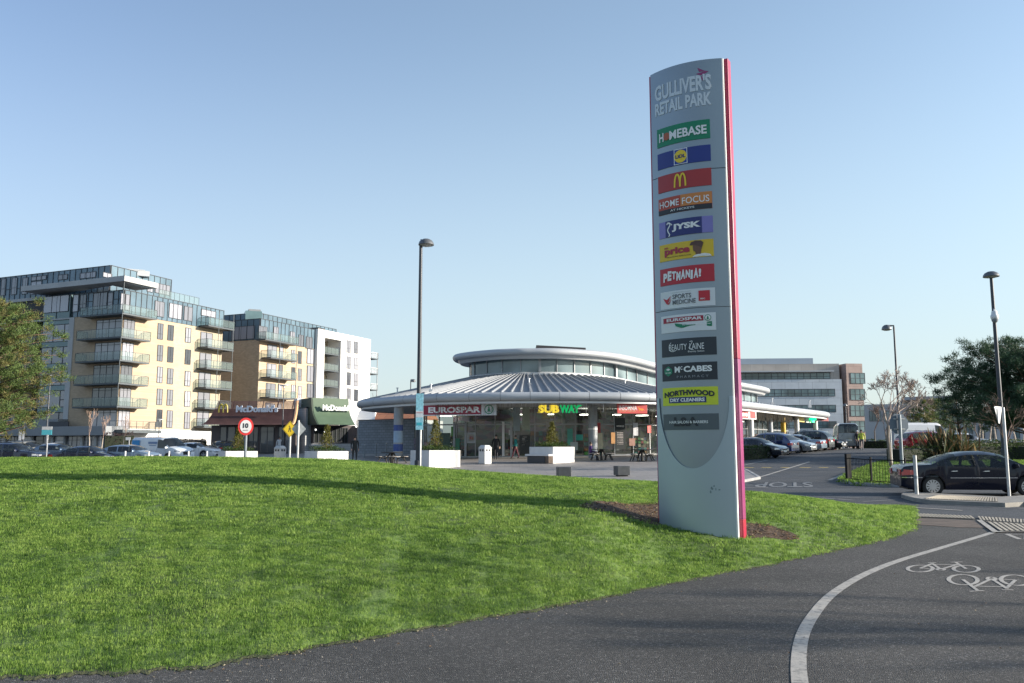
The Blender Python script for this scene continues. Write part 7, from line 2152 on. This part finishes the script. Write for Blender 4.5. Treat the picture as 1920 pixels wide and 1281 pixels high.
# picnic tables
M('table_timber', (0.30, 0.27, 0.24), 0.75, var=0.25, scale=3)
M('table_top', (0.035, 0.033, 0.03), 0.6, var=0.2, scale=3)
def picnic(px, D, label, rz):
    q = P(px, 850, D); root = thing('picnic_table', label, 'picnic table', (0, 0, 0), 'round picnic tables outside the shops')
    mb = MB(MATS['table_top']); mb.lathe([(.02, .74), (.62, .74), (.64, .72), (.62, .69), (.02, .69)], (0, 0, 0), 24); mb.build('tabletop', root)
    for k in range(4):
        a = R(90 * k); ca, sa = math.cos(a), math.sin(a)
        f = lambda x, y, z: (ca * x - sa * y, sa * x + ca * y, z)
        mb = MB(MATS['table_timber'])
        arc = [(.62 + .34 * math.cos(t), .40 * math.sin(t)) for t in [R(-62 + 124 * i / 8) for i in range(9)]]
        inn_ = [(.62 + .06 * math.cos(t), .40 * math.sin(t)) for t in [R(-62 + 124 * i / 8) for i in range(9)]]
        for i in range(8): mb.hexa([f(*arc[i], .43), f(*arc[i + 1], .43), f(*inn_[i + 1], .43), f(*inn_[i], .43)], [f(*arc[i], .47), f(*arc[i + 1], .47), f(*inn_[i + 1], .47), f(*inn_[i], .47)])
        s_ = mb.build('seat', root)
        mb = MB(MATS['table_top']); mb.tube([f(.10, 0, .66), f(.35, 0, .30), f(.60, 0, .40), f(.80, 0, .42)], .045, 6); mb.tube([f(.36, 0, .32), f(.30, 0, .03)], .045, 6); mb.tube([f(.66, 0, .40), f(.88, 0, .03)], .035, 6); mb.build('leg', root)
    mb = MB(MATS['table_top']); mb.tube([(0, 0, .02), (0, 0, .69)], .09, 8); mb.tube([(0, 0, 0), (0, 0, .03)], .35, 14); mb.build('pedestal', root)
    place(root, q.x, q.y, R(rz), gz(q.x, q.y) + .10, tilt=False); root.scale = (1.15, 1.15, 1.05)
picnic(735, 57, 'picnic table beside the grey block wall, left of the tall lamp', 20)
picnic(1128, 57.5, 'picnic table below the red shop sign, nearer the round column', 42)
picnic(1204, 55.5, 'picnic table against the left edge of the pylon sign', 30)
# little posts
for px, D, top, lab in ((683.5, 68, 835, 'thin grey bollard in front of the block wall, leftmost'), (705, 68.5, 833, 'thin grey bollard in front of the block wall, middle'), (724, 67.5, 832, 'thin grey bollard in front of the block wall, nearest the round column')):
    q = P(px, 850, D); b = Vector((q.x, q.y, gz(q.x, q.y)))
    o = thing('bollard', lab, 'bollard', tuple(b), 'bollards by the block wall'); mb = MB(MATS['dull_steel']); post(mb, b, .05, P(px, top, D).z - b.z); mb.build('shaft', o); mb = MB(MATS['galvanised']); mb.lathe([(.053, 0), (.053, .05), (.02, .07)], (b.x, b.y, P(px, top, D).z), 10); mb.build('cap', o)
for px, lab in ((235, 'white marker post before the grey blue hatchback'), (279, 'white marker post before the rear of the white panel van'), (317, 'white marker post before the cab door of the white panel van'), (353.5, 'white marker post between white panel van and white fastback'), (388, 'white marker post before the wheel of the white fastback')):
    q = P(px, 850, 57); b = Vector((q.x, q.y, gz(q.x, q.y)))
    o = thing('marker_post', lab, 'marker post', tuple(b), 'white marker posts beyond the lawn'); mb = MB(MATS['plastic_white']); post(mb, b, .055, P(px, 847, 57).z - b.z); mb.build('shaft', o); mb = MB(MATS['plastic_white']); mb.lathe([(.06, 0), (.05, .03), (.0, .05)], (b.x, b.y, P(px, 847, 57).z), 10); mb.build('cap', o)
# stickered sack barrow near the small black hatchback: striped barrier
q = P(1560, 848, 76.0); b = Vector((q.x, q.y, gz(q.x, q.y)))
o = thing('striped_barrier', 'red and white striped upright barrier beside the tall silver van', 'barrier', tuple(b))
for k in range(5):
    mb = MB(MATS['sign_rim_red'] if k % 2 else MATS['plastic_white']); mb.cbox((b.x - .5 + .25 * k, b.y, b.z + .02), .16, .05, .95); mb.build('slat', o)
mb = MB(MATS['dull_steel']); mb.cbox((b.x, b.y + .05, b.z + .3), 1.2, .04, .08); mb.cbox((b.x, b.y + .05, b.z + .7), 1.2, .04, .08); mb.build('cross_bar', o)

# ================================================================== TREES AND PLANTS
bark_pine = M('pine_bark', (0.13, 0.085, 0.06), 0.95, var=.35, scale=6, bump=1.0, bscale=18)
bark_bare = M('bare_bark', (0.20, 0.165, 0.135), 0.9, var=.35, scale=5, bump=.6, bscale=20)
twig_m = M('twig', (0.19, 0.125, 0.095), 0.9, var=.25)
bark_birch = M('birch_bark', (0.55, 0.45, 0.36), 0.85, var=.25, scale=4)
needleA, needleB, needleC = leaf_mat('needle_green', (.100, .150, .042), .3, .45), leaf_mat('needle_brown', (.150, .140, .048), .3, .4), leaf_mat('needle_dark', (.042, .082, .042), .2, .4)
needleD = leaf_mat('needle_grey', (.062, .105, .055), .22, .4)

def clump(mb, c, r, n, ln, rnd, w=.03, up=.45):
    """a spray of needles growing up and outward from one shoot"""
    for _ in range(n):
        a = rnd.uniform(0, 6.283); e = rnd.uniform(-.5, 1.3)
        d = Vector((math.cos(a) * math.cos(e), math.sin(a) * math.cos(e), math.sin(e) + up * rnd.random())).normalized()
        p = c + Vector((rnd.gauss(0, r * .45), rnd.gauss(0, r * .45), rnd.gauss(0, r * .32)))
        l = ln * rnd.uniform(.6, 1.25)
        u = d.cross(Vector((rnd.uniform(-1, 1), rnd.uniform(-1, 1), rnd.uniform(-1, 1)))).normalized() * w * .5
        mb.poly([p - u, p + u, p + d * l])
def pine(name, x, y, h, spread, seed, mats, label, crown0=.16, tiers=11, per=6, n=46, ln=.34, w=.045, lean=0.0, flat=.55, z=None, rx=1.0, group=None, cl=1.0, nc=1.0):
    rnd = random.Random(seed); zz = gz(x, y) if z is None else z
    root = thing(name, label, 'tree', (x, y, zz), group)
    tr = MB(bark_pine)
    top = Vector((x + lean, y, zz + h * .9))
    pt = [Vector((x, y, zz - .2)), Vector((x + lean * .2 + .1, y, zz + h * .3)), Vector((x + lean * .6, y + .1, zz + h * .62)), top]
    tr.tube(pt, [.05 * h * .55, .040 * h * .5, .024 * h * .5, .015], 10)
    lm_ = MB(bark_pine); fo = [MB(m) for m in mats]
    for t in range(tiers):
        u = t / (tiers - 1)
        hz = crown0 + (1 - crown0) * u
        c0 = Vector((x + lean * hz, y, zz + h * (hz * .93)))
        prof = math.sin(math.pi * min(1, (.30 + .70 * (1 - u)) ) ) * .35 + .80 * (1 - u ** 2.2) + .12
        for k in range(per if u < .9 else 3):
            a = 6.283 * (k / per) + rnd.uniform(-.4, .4) + t * 1.1
            R_ = spread * prof * rnd.uniform(.62, 1.12)
            dx, dy = math.cos(a) * R_ * rx, math.sin(a) * R_
            lift = rnd.uniform(.05, .30) * R_ * flat + .02 * h
            e = c0 + Vector((dx, dy, lift))
            m_ = c0 + Vector((dx * .5, dy * .5, lift * .25))
            lm_.tube([c0 - Vector((0, 0, .05 * h * (1 - u))), m_, e], [.045 * (1.3 - u) + .02, .03, .012], 5, cap=False)
            ns = max(3, int(R_ * 2.2 * nc))
            for s in range(ns):
                v = .32 + .72 * (s + rnd.random()) / ns
                p = c0.lerp(e, v) + Vector((rnd.gauss(0, .30 * cl), rnd.gauss(0, .30 * cl), rnd.gauss(.10, .22 * cl)))
                m = rnd.random(); i = 0 if m < .55 else (1 if m < .85 else 2)
                i = min(i, len(fo) - 1)
                clump(fo[i], p, .34 * cl, n, ln, rnd, w)
    for _ in range(5):
        p = top + Vector((rnd.gauss(0, .3), rnd.gauss(0, .3), rnd.gauss(.1, .2))); clump(fo[0], p, .35, n, ln, rnd, w)
    tr.build('trunk', root, smooth=True); lm_.build('limbs', root, smooth=True, fix=False)
    k = MB()
    for q in fo:
        b0 = len(k.v); k.mat(q.mats[0]); k.v += q.v
        for f_ in q.f: k.face(*[i + b0 for i in f_])
    k.build('crown', root, fix=False)
    return root
q = P(8, 840, 44)
pine('pine_tree', q.x - 1.6, 44, 10.4, 3.7, 3, [needleA, needleB, needleA], 'broad sunlit pine with brownish green crown at the left edge', crown0=.24, tiers=15, per=9, n=60, ln=.22, w=.034, lean=.3, nc=1.25, cl=.8)
q = P(1925, 850, 56)
pine('pine_tree', q.x + 0.9, 56, 7.7, 5.4, 9, [needleC, needleD, needleC], 'wide dark pine with dense layered crown behind the hedge at the right', crown0=.24, tiers=14, per=10, n=74, ln=.28, w=.042, flat=.9, nc=1.3)
q = P(1800, 850, 64); pine('pine_tree', q.x, 64, 4.6, 1.6, 12, [needleC, needleD], 'small dark pine leaning out left of the wide dark pine', crown0=.45, tiers=6, per=5, n=40, ln=.28, w=.045)
for px, D, h, sp, sd, lb in ((1738, 96, 5.2, 1.7, 15, 'small green conifer in the distance, left of the spiky plant'), (1765, 110, 6.3, 1.8, 16, 'taller distant conifer between the low building and the dark pine')):
    q = P(px, 850, D); pine('conifer_tree', q.x, D, h, sp, sd, [needleA, needleB], lb, crown0=.2, tiers=8, per=5, n=26, ln=.4, w=.09, group='distant conifers')

def bare(name, x, y, h, seed, label, bark, spread=.5, depth=5, r0=.11, fork=.35, lean=0.0, twigs=4, group=None, z=None, up=.35, cat='tree', tm=None, fine=.006, rat=(.55, .82), many=0, taper=.42, keep=(.55, .72)):
    rnd = random.Random(seed); zz = gz(x, y) if z is None else z
    root = thing(name, label, cat, (x, y, zz), group)
    tr, br = MB(bark), MB(tm or twig_m)
    def grow(mb, p, d, L, r, lv):
        k = 3 if lv > 2 else 4
        pts, rs = [p], [r]
        for i in range(k):
            d = (d + Vector((rnd.gauss(0, .10), rnd.gauss(0, .10), rnd.gauss(.02, .06)))).normalized()
            p = p + d * L / k
            pts.append(p); rs.append(r * (1 - taper * (i + 1) / k))
        mb.tube(pts, rs, 8 if lv == 0 else (5 if lv < 3 else 3), cap=lv < 2)
        if lv >= depth: return
        nb = (rnd.choice((2, 3, 3)) if lv < 2 else rnd.choice((2, 3, twigs))) + (many if lv == 0 else 0)
        for _ in range(nb):
            a = rnd.uniform(0, 6.283); s = rnd.uniform(.45, 1.0) * spread * 1.6
            n_ = d.cross(Vector((math.cos(a), math.sin(a), .3))).normalized()
            nd = (d + n_ * s + Vector((0, 0, up * .4))).normalized()
            j = rnd.choice((k - 1, k)) if lv else k
            grow(br, pts[j], nd, L * rnd.uniform(*rat), max(fine, rs[j] * rnd.uniform(*keep)), lv + 1)
    d0 = Vector((lean, 0, 1)).normalized()
    grow(tr, Vector((x, y, zz - .1)), d0, h * fork, r0, 0)
    tr.build('trunk', root, smooth=True, fix=False); br.build('crown', root, smooth=True, fix=False)
    return root
q = G(1672, 880)
bare('bare_tree', q.x, q.y, 5.5, 31, 'leaning bare tree with pale bark on the verge beside the railing', bark_bare, .62, 6, .105, .44, -.14, 5, up=.14, rat=(.48, .72), many=3, fine=.011, taper=.3, keep=(.58, .82), tm=M('lit_twig', (.36, .29, .25), .9, var=.25))  # lighter twig copy, sunlight on the branches put into the colour
q = P(1896, 900, 40); bare('bare_tree', q.x, 40, 5.0, 33, 'bare spreading tree with long arching branches behind the tall lamp', bark_bare, .62, 5, .10, .30, -.05, 3, up=.02)
for px, D, h, sd, lb in ((166, 80, 5.6, 41, 'slender leafless birch before the shaded brick wall, tallest of three'), (190, 81, 5.0, 42, 'slender leafless birch between two others at the apartment'), (226, 83, 4.9, 43, 'slender leafless birch below the corner balcony')):
    q = P(px, 850, D); bare('birch_tree', q.x, D, h * .92, sd, lb, bark_birch, .20, 5, .045, .42, 0, 3, 'young birches at the apartment block', up=.9, tm=M('birch_twig', (.36, .25, .19), .9, var=.2), fine=.007, rat=(.42, .62), many=3)
rnd = random.Random(8)
for i, (px, D, h) in enumerate(((1845, 74, 4.2), (1858, 78, 4.4), (1870, 76, 4.0), (1888, 82, 4.5), (1905, 75, 4.2), (1918, 80, 4.4), (1835, 84, 4.0))):
    q = P(px, 850, D); bare('birch_tree', q.x, D, h * 1.3, 50 + i, 'pale trunked bare tree %s' % ('under the dark pine, second from the left of its row', 'under the dark pine, third from the left of its row', 'under the dark pine, just left of the tall lamp', 'under the dark pine, seen beside the tall lamp', 'under the dark pine, right of the tall lamp', 'under the dark pine at the right edge', 'under the dark pine, leftmost of its row')[i], bark_birch, .35, 4, .09, .4, 0, 3, 'pale bare trees beyond the hedge', up=.5)
for i, (px, D, h) in enumerate(((1640, 128, 9), (1700, 135, 9), (1725, 120, 8), (1665, 118, 8), (1755, 140, 11), (1795, 138, 11), (1840, 130, 9), (705, 118, 8.5), (725, 122, 8), (690, 125, 9))):
    q = P(px, 850, D)
    bare('bare_tree', q.x, D, h, 70 + i, 'distant bare tree %s' % ('beside the terracotta end bay', 'before the low flat roofed building, left', 'before the low flat roofed building, middle', 'just right of the leaning bare tree', 'rising over the flat roof, left one', 'rising over the flat roof, right one', 'behind the dark pine', 'left of the shop roof, middle one', 'left of the shop roof, nearest it', 'left of the shop roof, nearest the white wing')[i], bark_bare, .5, 5, .14, .3, 0, 4, 'distant bare trees', up=.3, fine=.016)

# hedges
def hedge(name, pts, w, h, label, m, n, s=.09, seed=1, cat='hedge', group=None):
    rnd = random.Random(seed)
    pts = [Vector(p) for p in pts]
    root = thing(name, label, cat, (pts[0].x, pts[0].y, gz(*pts[0])), group)
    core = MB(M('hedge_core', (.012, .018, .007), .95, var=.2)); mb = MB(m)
    for a, b in zip(pts, pts[1:]):
        d = (b - a).normalized(); nn = Vector((-d.y, d.x)); L = (b - a).length
        B = [a - nn * w * .38, b - nn * w * .38, b + nn * w * .38, a + nn * w * .38]
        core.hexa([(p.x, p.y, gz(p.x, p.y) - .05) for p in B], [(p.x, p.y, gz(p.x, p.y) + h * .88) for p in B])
        for _ in range(int(n * L)):
            t, o_, v = rnd.random() * L, rnd.uniform(-.5, .5) * w, rnd.random()
            if rnd.random() < .7:
                if rnd.random() < .5: v = .9 + .12 * rnd.random() + .05 * math.sin(t * 3)
                else: o_ = (-.5 if rnd.random() < .65 else .5) * w * rnd.uniform(.85, 1.1)
            p = a + d * t + nn * o_
            leaf(mb, Vector((p.x, p.y, gz(p.x, p.y) + h * v)), rnd.uniform(.6, 1.4) * s, rnd, .3, .6)
    core.build('inner_growth', root, fix=False); mb.build('foliage', root, fix=False)
    return root
def hp(*l): return [P(px, 850, D).xy for px, D in l]
hedge('hedge', hp((1384, 57.5), (1432, 60.0)), 1.3, .85, 'low dark clipped hedge in front of the dark saloon, next to the pylon sign', olive_leaf, 260, .10, 2)
hedge('hedge', hp((1678, 49), (1770, 50.5), (1890, 51.5), (2040, 50)), 1.6, 1.0, 'long clipped hedge behind the verge and the dark navy saloon', olive_leaf, 240, .10, 3)
hedge('hedge', hp((1788, 60), (1850, 61.5), (1960, 62), (2080, 60)), 1.5, .95, 'second clipped hedge farther back under the dark pine', olive_leaf, 220, .11, 4)
hedge('hedge', hp((1622, 92), (1668, 90)), 1.2, .9, 'short low hedge beyond the tall silver van', olive_leaf, 140, .13, 5)
purple = leaf_mat('purple_leaf', (.045, .022, .022), .2, .4)
for x0, x1, D, h, sd, lb in ((194, 248, 88, 2.2, 6, 'dark purple leaved hedge behind the grey blue hatchback'), (276, 330, 92, 1.5, 7, 'dark purple leaved hedge behind the white panel van'), (338, 384, 91, 1.4, 8, 'dark purple leaved hedge behind the white fastback')):
    hedge('hedge', hp((x0, D), (x1, D + 1.5)), 1.4, h, lb, purple, 200, .13, sd, group='purple hedges at the apartment block')
hedge('hedge', hp((415, 72), (445, 72.5)), 1.0, .8, 'low box hedge left of the speed sign planter', box_leaf, 200, .10, 9)

# spiky plant, straw clump
def spiky(px, D, label, n, h, spread, seed):
    rnd = random.Random(seed); q = P(px, 850, D); b = Vector((q.x, D, gz(q.x, D)))
    root = thing('spiky_plant', label, 'plant', tuple(b))
    parts = [MB(leaf_mat('blade_green', (.05, .065, .03), .2)), MB(leaf_mat('blade_bronze', (.17, .11, .055), .3)), MB(leaf_mat('blade_dry', (.30, .22, .11), .3))]
    for i in range(n):
        a = rnd.uniform(0, 6.283); e = rnd.uniform(.25, 1.45)
        mb = parts[0 if rnd.random() < .5 else (1 if rnd.random() < .6 else 2)]
        L = h * rnd.uniform(.65, 1.15); d = Vector((math.cos(a) * math.cos(e), math.sin(a) * math.cos(e), math.sin(e)))
        p = b + Vector((rnd.gauss(0, spread), rnd.gauss(0, spread), 0)); w = .055
        u = d.cross(Vector((0, 0, 1))); u = u.normalized() * w if u.length > 1e-3 else Vector((w, 0, 0))
        droop = rnd.uniform(.05, .4) * L * math.cos(e)
        m1 = p + d * L * .5; m2 = p + d * L * .8 - Vector((0, 0, droop * .4)); e_ = p + d * L - Vector((0, 0, droop))
        k = len(mb.v); mb.v += [tuple(x) for x in (p - u * .6, p + u * .6, m1 + u, m1 - u, m2 + u * .7, m2 - u * .7, e_)]
        mb.face(k, k + 1, k + 2, k + 3); mb.face(k + 3, k + 2, k + 4, k + 5); mb.face(k + 5, k + 4, k + 6)
    for mb, nm in zip(parts, ('green_blades', 'bronze_blades', 'dry_blades')): mb.build(nm, root, fix=False)
spiky(1776, 50.3, 'bronze spiky plant with sword leaves behind the dark navy saloon', 460, 2.2, .55, 5)
spiky(1755, 49.2, 'small clump of pale dry leaves at the foot of the bronze spiky plant', 60, .8, .3, 6)

# far woods along the skyline
far = MB(leaf_mat('far_leaf', (.075, .08, .06), .2, .3))
rnd = random.Random(77)
for (px0, px1, D, h) in ((-500, 420, 260, 9), (640, 860, 240, 8), (1590, 2700, 300, 11), (1380, 1640, 330, 8)):
    x0, x1 = P(px0, 840, D).x, P(px1, 840, D).x
    for _ in range(int((x1 - x0) * 26)):
        x = rnd.uniform(x0, x1); y = D + rnd.uniform(-8, 8)
        top = h * (.55 + .25 * math.sin(x * .11) + .2 * math.sin(x * .37 + 1))
        leaf(far, Vector((x, y, 1 + top * rnd.random() ** .7)), rnd.uniform(.6, 1.5), rnd, .3, .6)
tag(far.build('distant_woods', fix=False), kind='stuff')

# trees and a lamp of the same footpath, just out of view to the right: their shadows fall across it
bare('bare_tree', 21.0, 6.4, 6.5, 91, 'bare footpath tree out of view on the right that shades the path', bark_bare, .5, 5, .13, .34, 0, 4, 'bare trees along the footpath', up=.3, fine=.014)
bare('bare_tree', 27.0, 8.2, 7.0, 93, 'second bare footpath tree out of view on the right', bark_bare, .5, 5, .13, .34, 0, 4, 'bare trees along the footpath', up=.3, fine=.014)

# ================================================================== PEOPLE
M('skin', (0.42, 0.26, 0.19), 0.6, var=.05); M('hair_dark', (0.03, 0.022, 0.016), 0.7, var=.2)
def person(label, px, D, h, rz, top, legs, pose='stand', shoes=(.02, .02, .02), bare_arms=False, z=None, hood=None, seat_z=0.0):
    """one skinned figure: skeleton with a radius at each joint, grown, then coloured by height"""
    s = h / 1.75
    mt, ml, ms_ = M('cloth_%d_%d_%d' % tuple(int(c * 200) for c in top), top, .85, var=.2, scale=9), M('cloth_%d_%d_%d' % tuple(int(c * 200) for c in legs), legs, .85, var=.2, scale=9), M('shoe_leather', shoes, .6, var=.1)
    J = {'pel': (0, 0, .95, .145), 'wst': (0, 0, 1.10, .128), 'chs': (0, .0, 1.30, .155), 'shd': (0, 0, 1.43, .10), 'nck': (0, .01, 1.50, .055), 'hed': (0, .025, 1.585, .078), 'crn': (0, .02, 1.685, .085)}
    E = [('pel', 'wst'), ('wst', 'chs'), ('chs', 'shd'), ('shd', 'nck'), ('nck', 'hed'), ('hed', 'crn')]
    st = {'stand': (.06, -.05), 'walk': (.26, -.24), 'sit': (0, 0)}[pose]
    for i, sg in enumerate((-1, 1)):
        n = 'lr'[i]; f = st[i]
        if pose == 'sit':
            J.update({'hip' + n: (.10 * sg, 0, .92, .10), 'kne' + n: (.12 * sg, .44, .93, .068), 'ank' + n: (.12 * sg, .46, .50, .044), 'toe' + n: (.12 * sg, .60, .45, .034)})
        else:
            J.update({'hip' + n: (.10 * sg, 0, .88, .10), 'kne' + n: (.11 * sg, f * .5 + .03, .50, .066), 'ank' + n: (.11 * sg, f, .09 + (.05 if f < -.1 else 0), .043), 'toe' + n: (.12 * sg, f + .16, .035, .034)})
        sw = -f * .8
        J.update({'sho' + n: (.19 * sg, 0, 1.41, .066), 'elb' + n: (.25 * sg, sw * .5 - .02, 1.13, .046), 'wri' + n: (.25 * sg, sw + .10 if pose != 'sit' else .30, .90 if pose != 'sit' else 1.05, .031), 'han' + n: (.245 * sg, (sw + .13) if pose != 'sit' else .38, .82 if pose != 'sit' else 1.03, .036)})
        E += [('pel', 'hip' + n), ('hip' + n, 'kne' + n), ('kne' + n, 'ank' + n), ('ank' + n, 'toe' + n), ('shd', 'sho' + n), ('sho' + n, 'elb' + n), ('elb' + n, 'wri' + n), ('wri' + n, 'han' + n)]
    for i, n in enumerate('lr'):
        hx_, hy_, hz_, _ = J['han' + n]; sg = (-1, 1)[i]
        for k in range(4):
            J['fin%s%d' % (n, k)] = (hx_ + .004 * sg, hy_ + .028 * (k - 1.5) * .6, hz_ - (.085, .095, .09, .07)[k], .0095); E.append(('han' + n, 'fin%s%d' % (n, k)))
        J['thu' + n] = (hx_ - .012 * sg, hy_ + .055, hz_ - .03, .010); E.append(('han' + n, 'thu' + n))
    keys = list(J)
    me = bpy.data.meshes.new('person'); me.from_pydata([Vector(J[k][:3]) * s for k in keys], [(keys.index(a), keys.index(b)) for a, b in E], [])
    o = bpy.data.objects.new('person', me); COL.objects.link(o)
    md = o.modifiers.new('skin', 'SKIN'); md.use_smooth_shade = True
    for i, k in enumerate(keys):
        r_ = J[k][3] * s; v = me.skin_vertices[0].data[i]
        v.radius = (r_ * (1.15 if k in ('pel', 'wst', 'chs') else 1), r_ * (.78 if k in ('pel', 'wst', 'chs', 'shd') else 1)); v.use_root = k == 'pel'
    o.modifiers.new('sub', 'SUBSURF').levels = 1
    bpy.context.view_layer.update()
    nm = bpy.data.meshes.new_from_object(o.evaluated_get(bpy.context.evaluated_depsgraph_get()))
    bpy.data.objects.remove(o)
    for m in (ms_, ml, mt, MATS['skin']): nm.materials.append(m)
    for p in nm.polygons:
        c = p.center / s; z_ = c.z
        if pose == 'sit': k = 0 if z_ < .54 else (1 if z_ < .99 and not (abs(c.x) > .2 and c.y < .3) else 2)
        else: k = 0 if z_ < .10 else (1 if z_ < .94 and abs(c.x) < .215 else 2)
        if z_ > 1.475 or (abs(c.x) > .2 and (z_ < .90 if pose != 'sit' else c.y > .30)): k = 3
        p.material_index = k
    nm.polygons.foreach_set('use_smooth', [True] * len(nm.polygons))
    b = bpy.data.objects.new('person', nm); COL.objects.link(b); ORG[b.name] = Vector((0, 0, 0))
    tag(b, label, 'person')
    hm = MB(MATS['hair_dark'] if hood is None else M('hat_%d' % int(hood[0] * 99), hood, .8, var=.1)); c = (0, .012 * s, 1.64 * s)
    hm.lathe([(.004, .125 * s), (.055 * s, .108 * s), (.085 * s, .065 * s), (.094 * s, .01 * s), (.088 * s, -.03 * s)], c, 16, cap=False); hm.build('hair' if hood is None else 'hat', b, smooth=True)
    for sg in (-1, 1):
        em = MB(MATS['hair_dark']); em.lathe([(.0, -.006), (.009 * s, 0), (.0, .006)], (sg * .03 * s, .098 * s, 1.605 * s), 8, 'y'); em.build('eye', b)
        em = MB(MATS['skin']); em.lathe([(.0, -.006), (.022 * s, 0), (.0, .006)], (sg * .083 * s, .02 * s, 1.595 * s), 8, 'x'); em.build('ear', b)
    em = MB(MATS['skin']); em.hexa([(-.012 * s, .095 * s, 1.565 * s), (.012 * s, .095 * s, 1.565 * s), (.006 * s, .125 * s, 1.568 * s), (-.006 * s, .125 * s, 1.568 * s)], [(-.006 * s, .09 * s, 1.61 * s), (.006 * s, .09 * s, 1.61 * s), (.003 * s, .10 * s, 1.61 * s), (-.003 * s, .10 * s, 1.61 * s)]); em.build('nose', b)
    em = MB(C('lip', .30, .12, .10)); em.hexa([(-.02 * s, .09 * s, 1.537 * s), (.02 * s, .09 * s, 1.537 * s), (.014 * s, .104 * s, 1.537 * s), (-.014 * s, .104 * s, 1.537 * s)], [(-.02 * s, .09 * s, 1.546 * s), (.02 * s, .09 * s, 1.546 * s), (.014 * s, .104 * s, 1.546 * s), (-.014 * s, .104 * s, 1.546 * s)]); em.build('mouth', b)
    q = P(px, 850, D)
    place(b, q.x, q.y, R(rz), (gz(q.x, q.y) if z is None else z) + (.10 if 600 < px < 1240 else 0) - (.455 * s if pose == 'sit' else 0) + seat_z, tilt=False)
    return b
person('person in black coat walking before the shop doors, right of the litter bin', 930, 61.0, 1.80, 170, (.012, .012, .014), (.02, .02, .025), 'walk')
person('person in teal jacket and dark red trousers walking before the dark shop window', 967, 62.0, 1.72, 80, (.02, .22, .21), (.09, .02, .03), 'walk')
person('person in dark clothes standing between the green awning and the block wall', 665, 60.0, 1.85, 200, (.012, .016, .018), (.015, .018, .022), 'stand')
person('person in purple top sitting at the picnic table beside the round column', 1107.5, 57.6, 1.70, -80, (.10, .04, .16), (.03, .035, .06), 'sit')
person('person in dark clothing standing behind the small black hatchback', 1540, 82.0, 1.75, 160, (.015, .015, .02), (.02, .02, .025), 'stand')
person('person in lime high visibility jacket and grey trousers walking past the tall silver van', 1617, 74.0, 1.78, 150, (.55, .62, .08), (.14, .14, .14), 'walk')
person('person in dark jacket with pale helmet standing behind the lime jacketed person', 1609, 77.5, 1.74, 190, (.02, .02, .025), (.03, .03, .035), 'stand', hood=(.6, .6, .6))
person('person in pale top and black trousers at the restaurant door', 523, 79.0, 1.75, 180, (.50, .50, .50), (.012, .012, .012), 'stand')
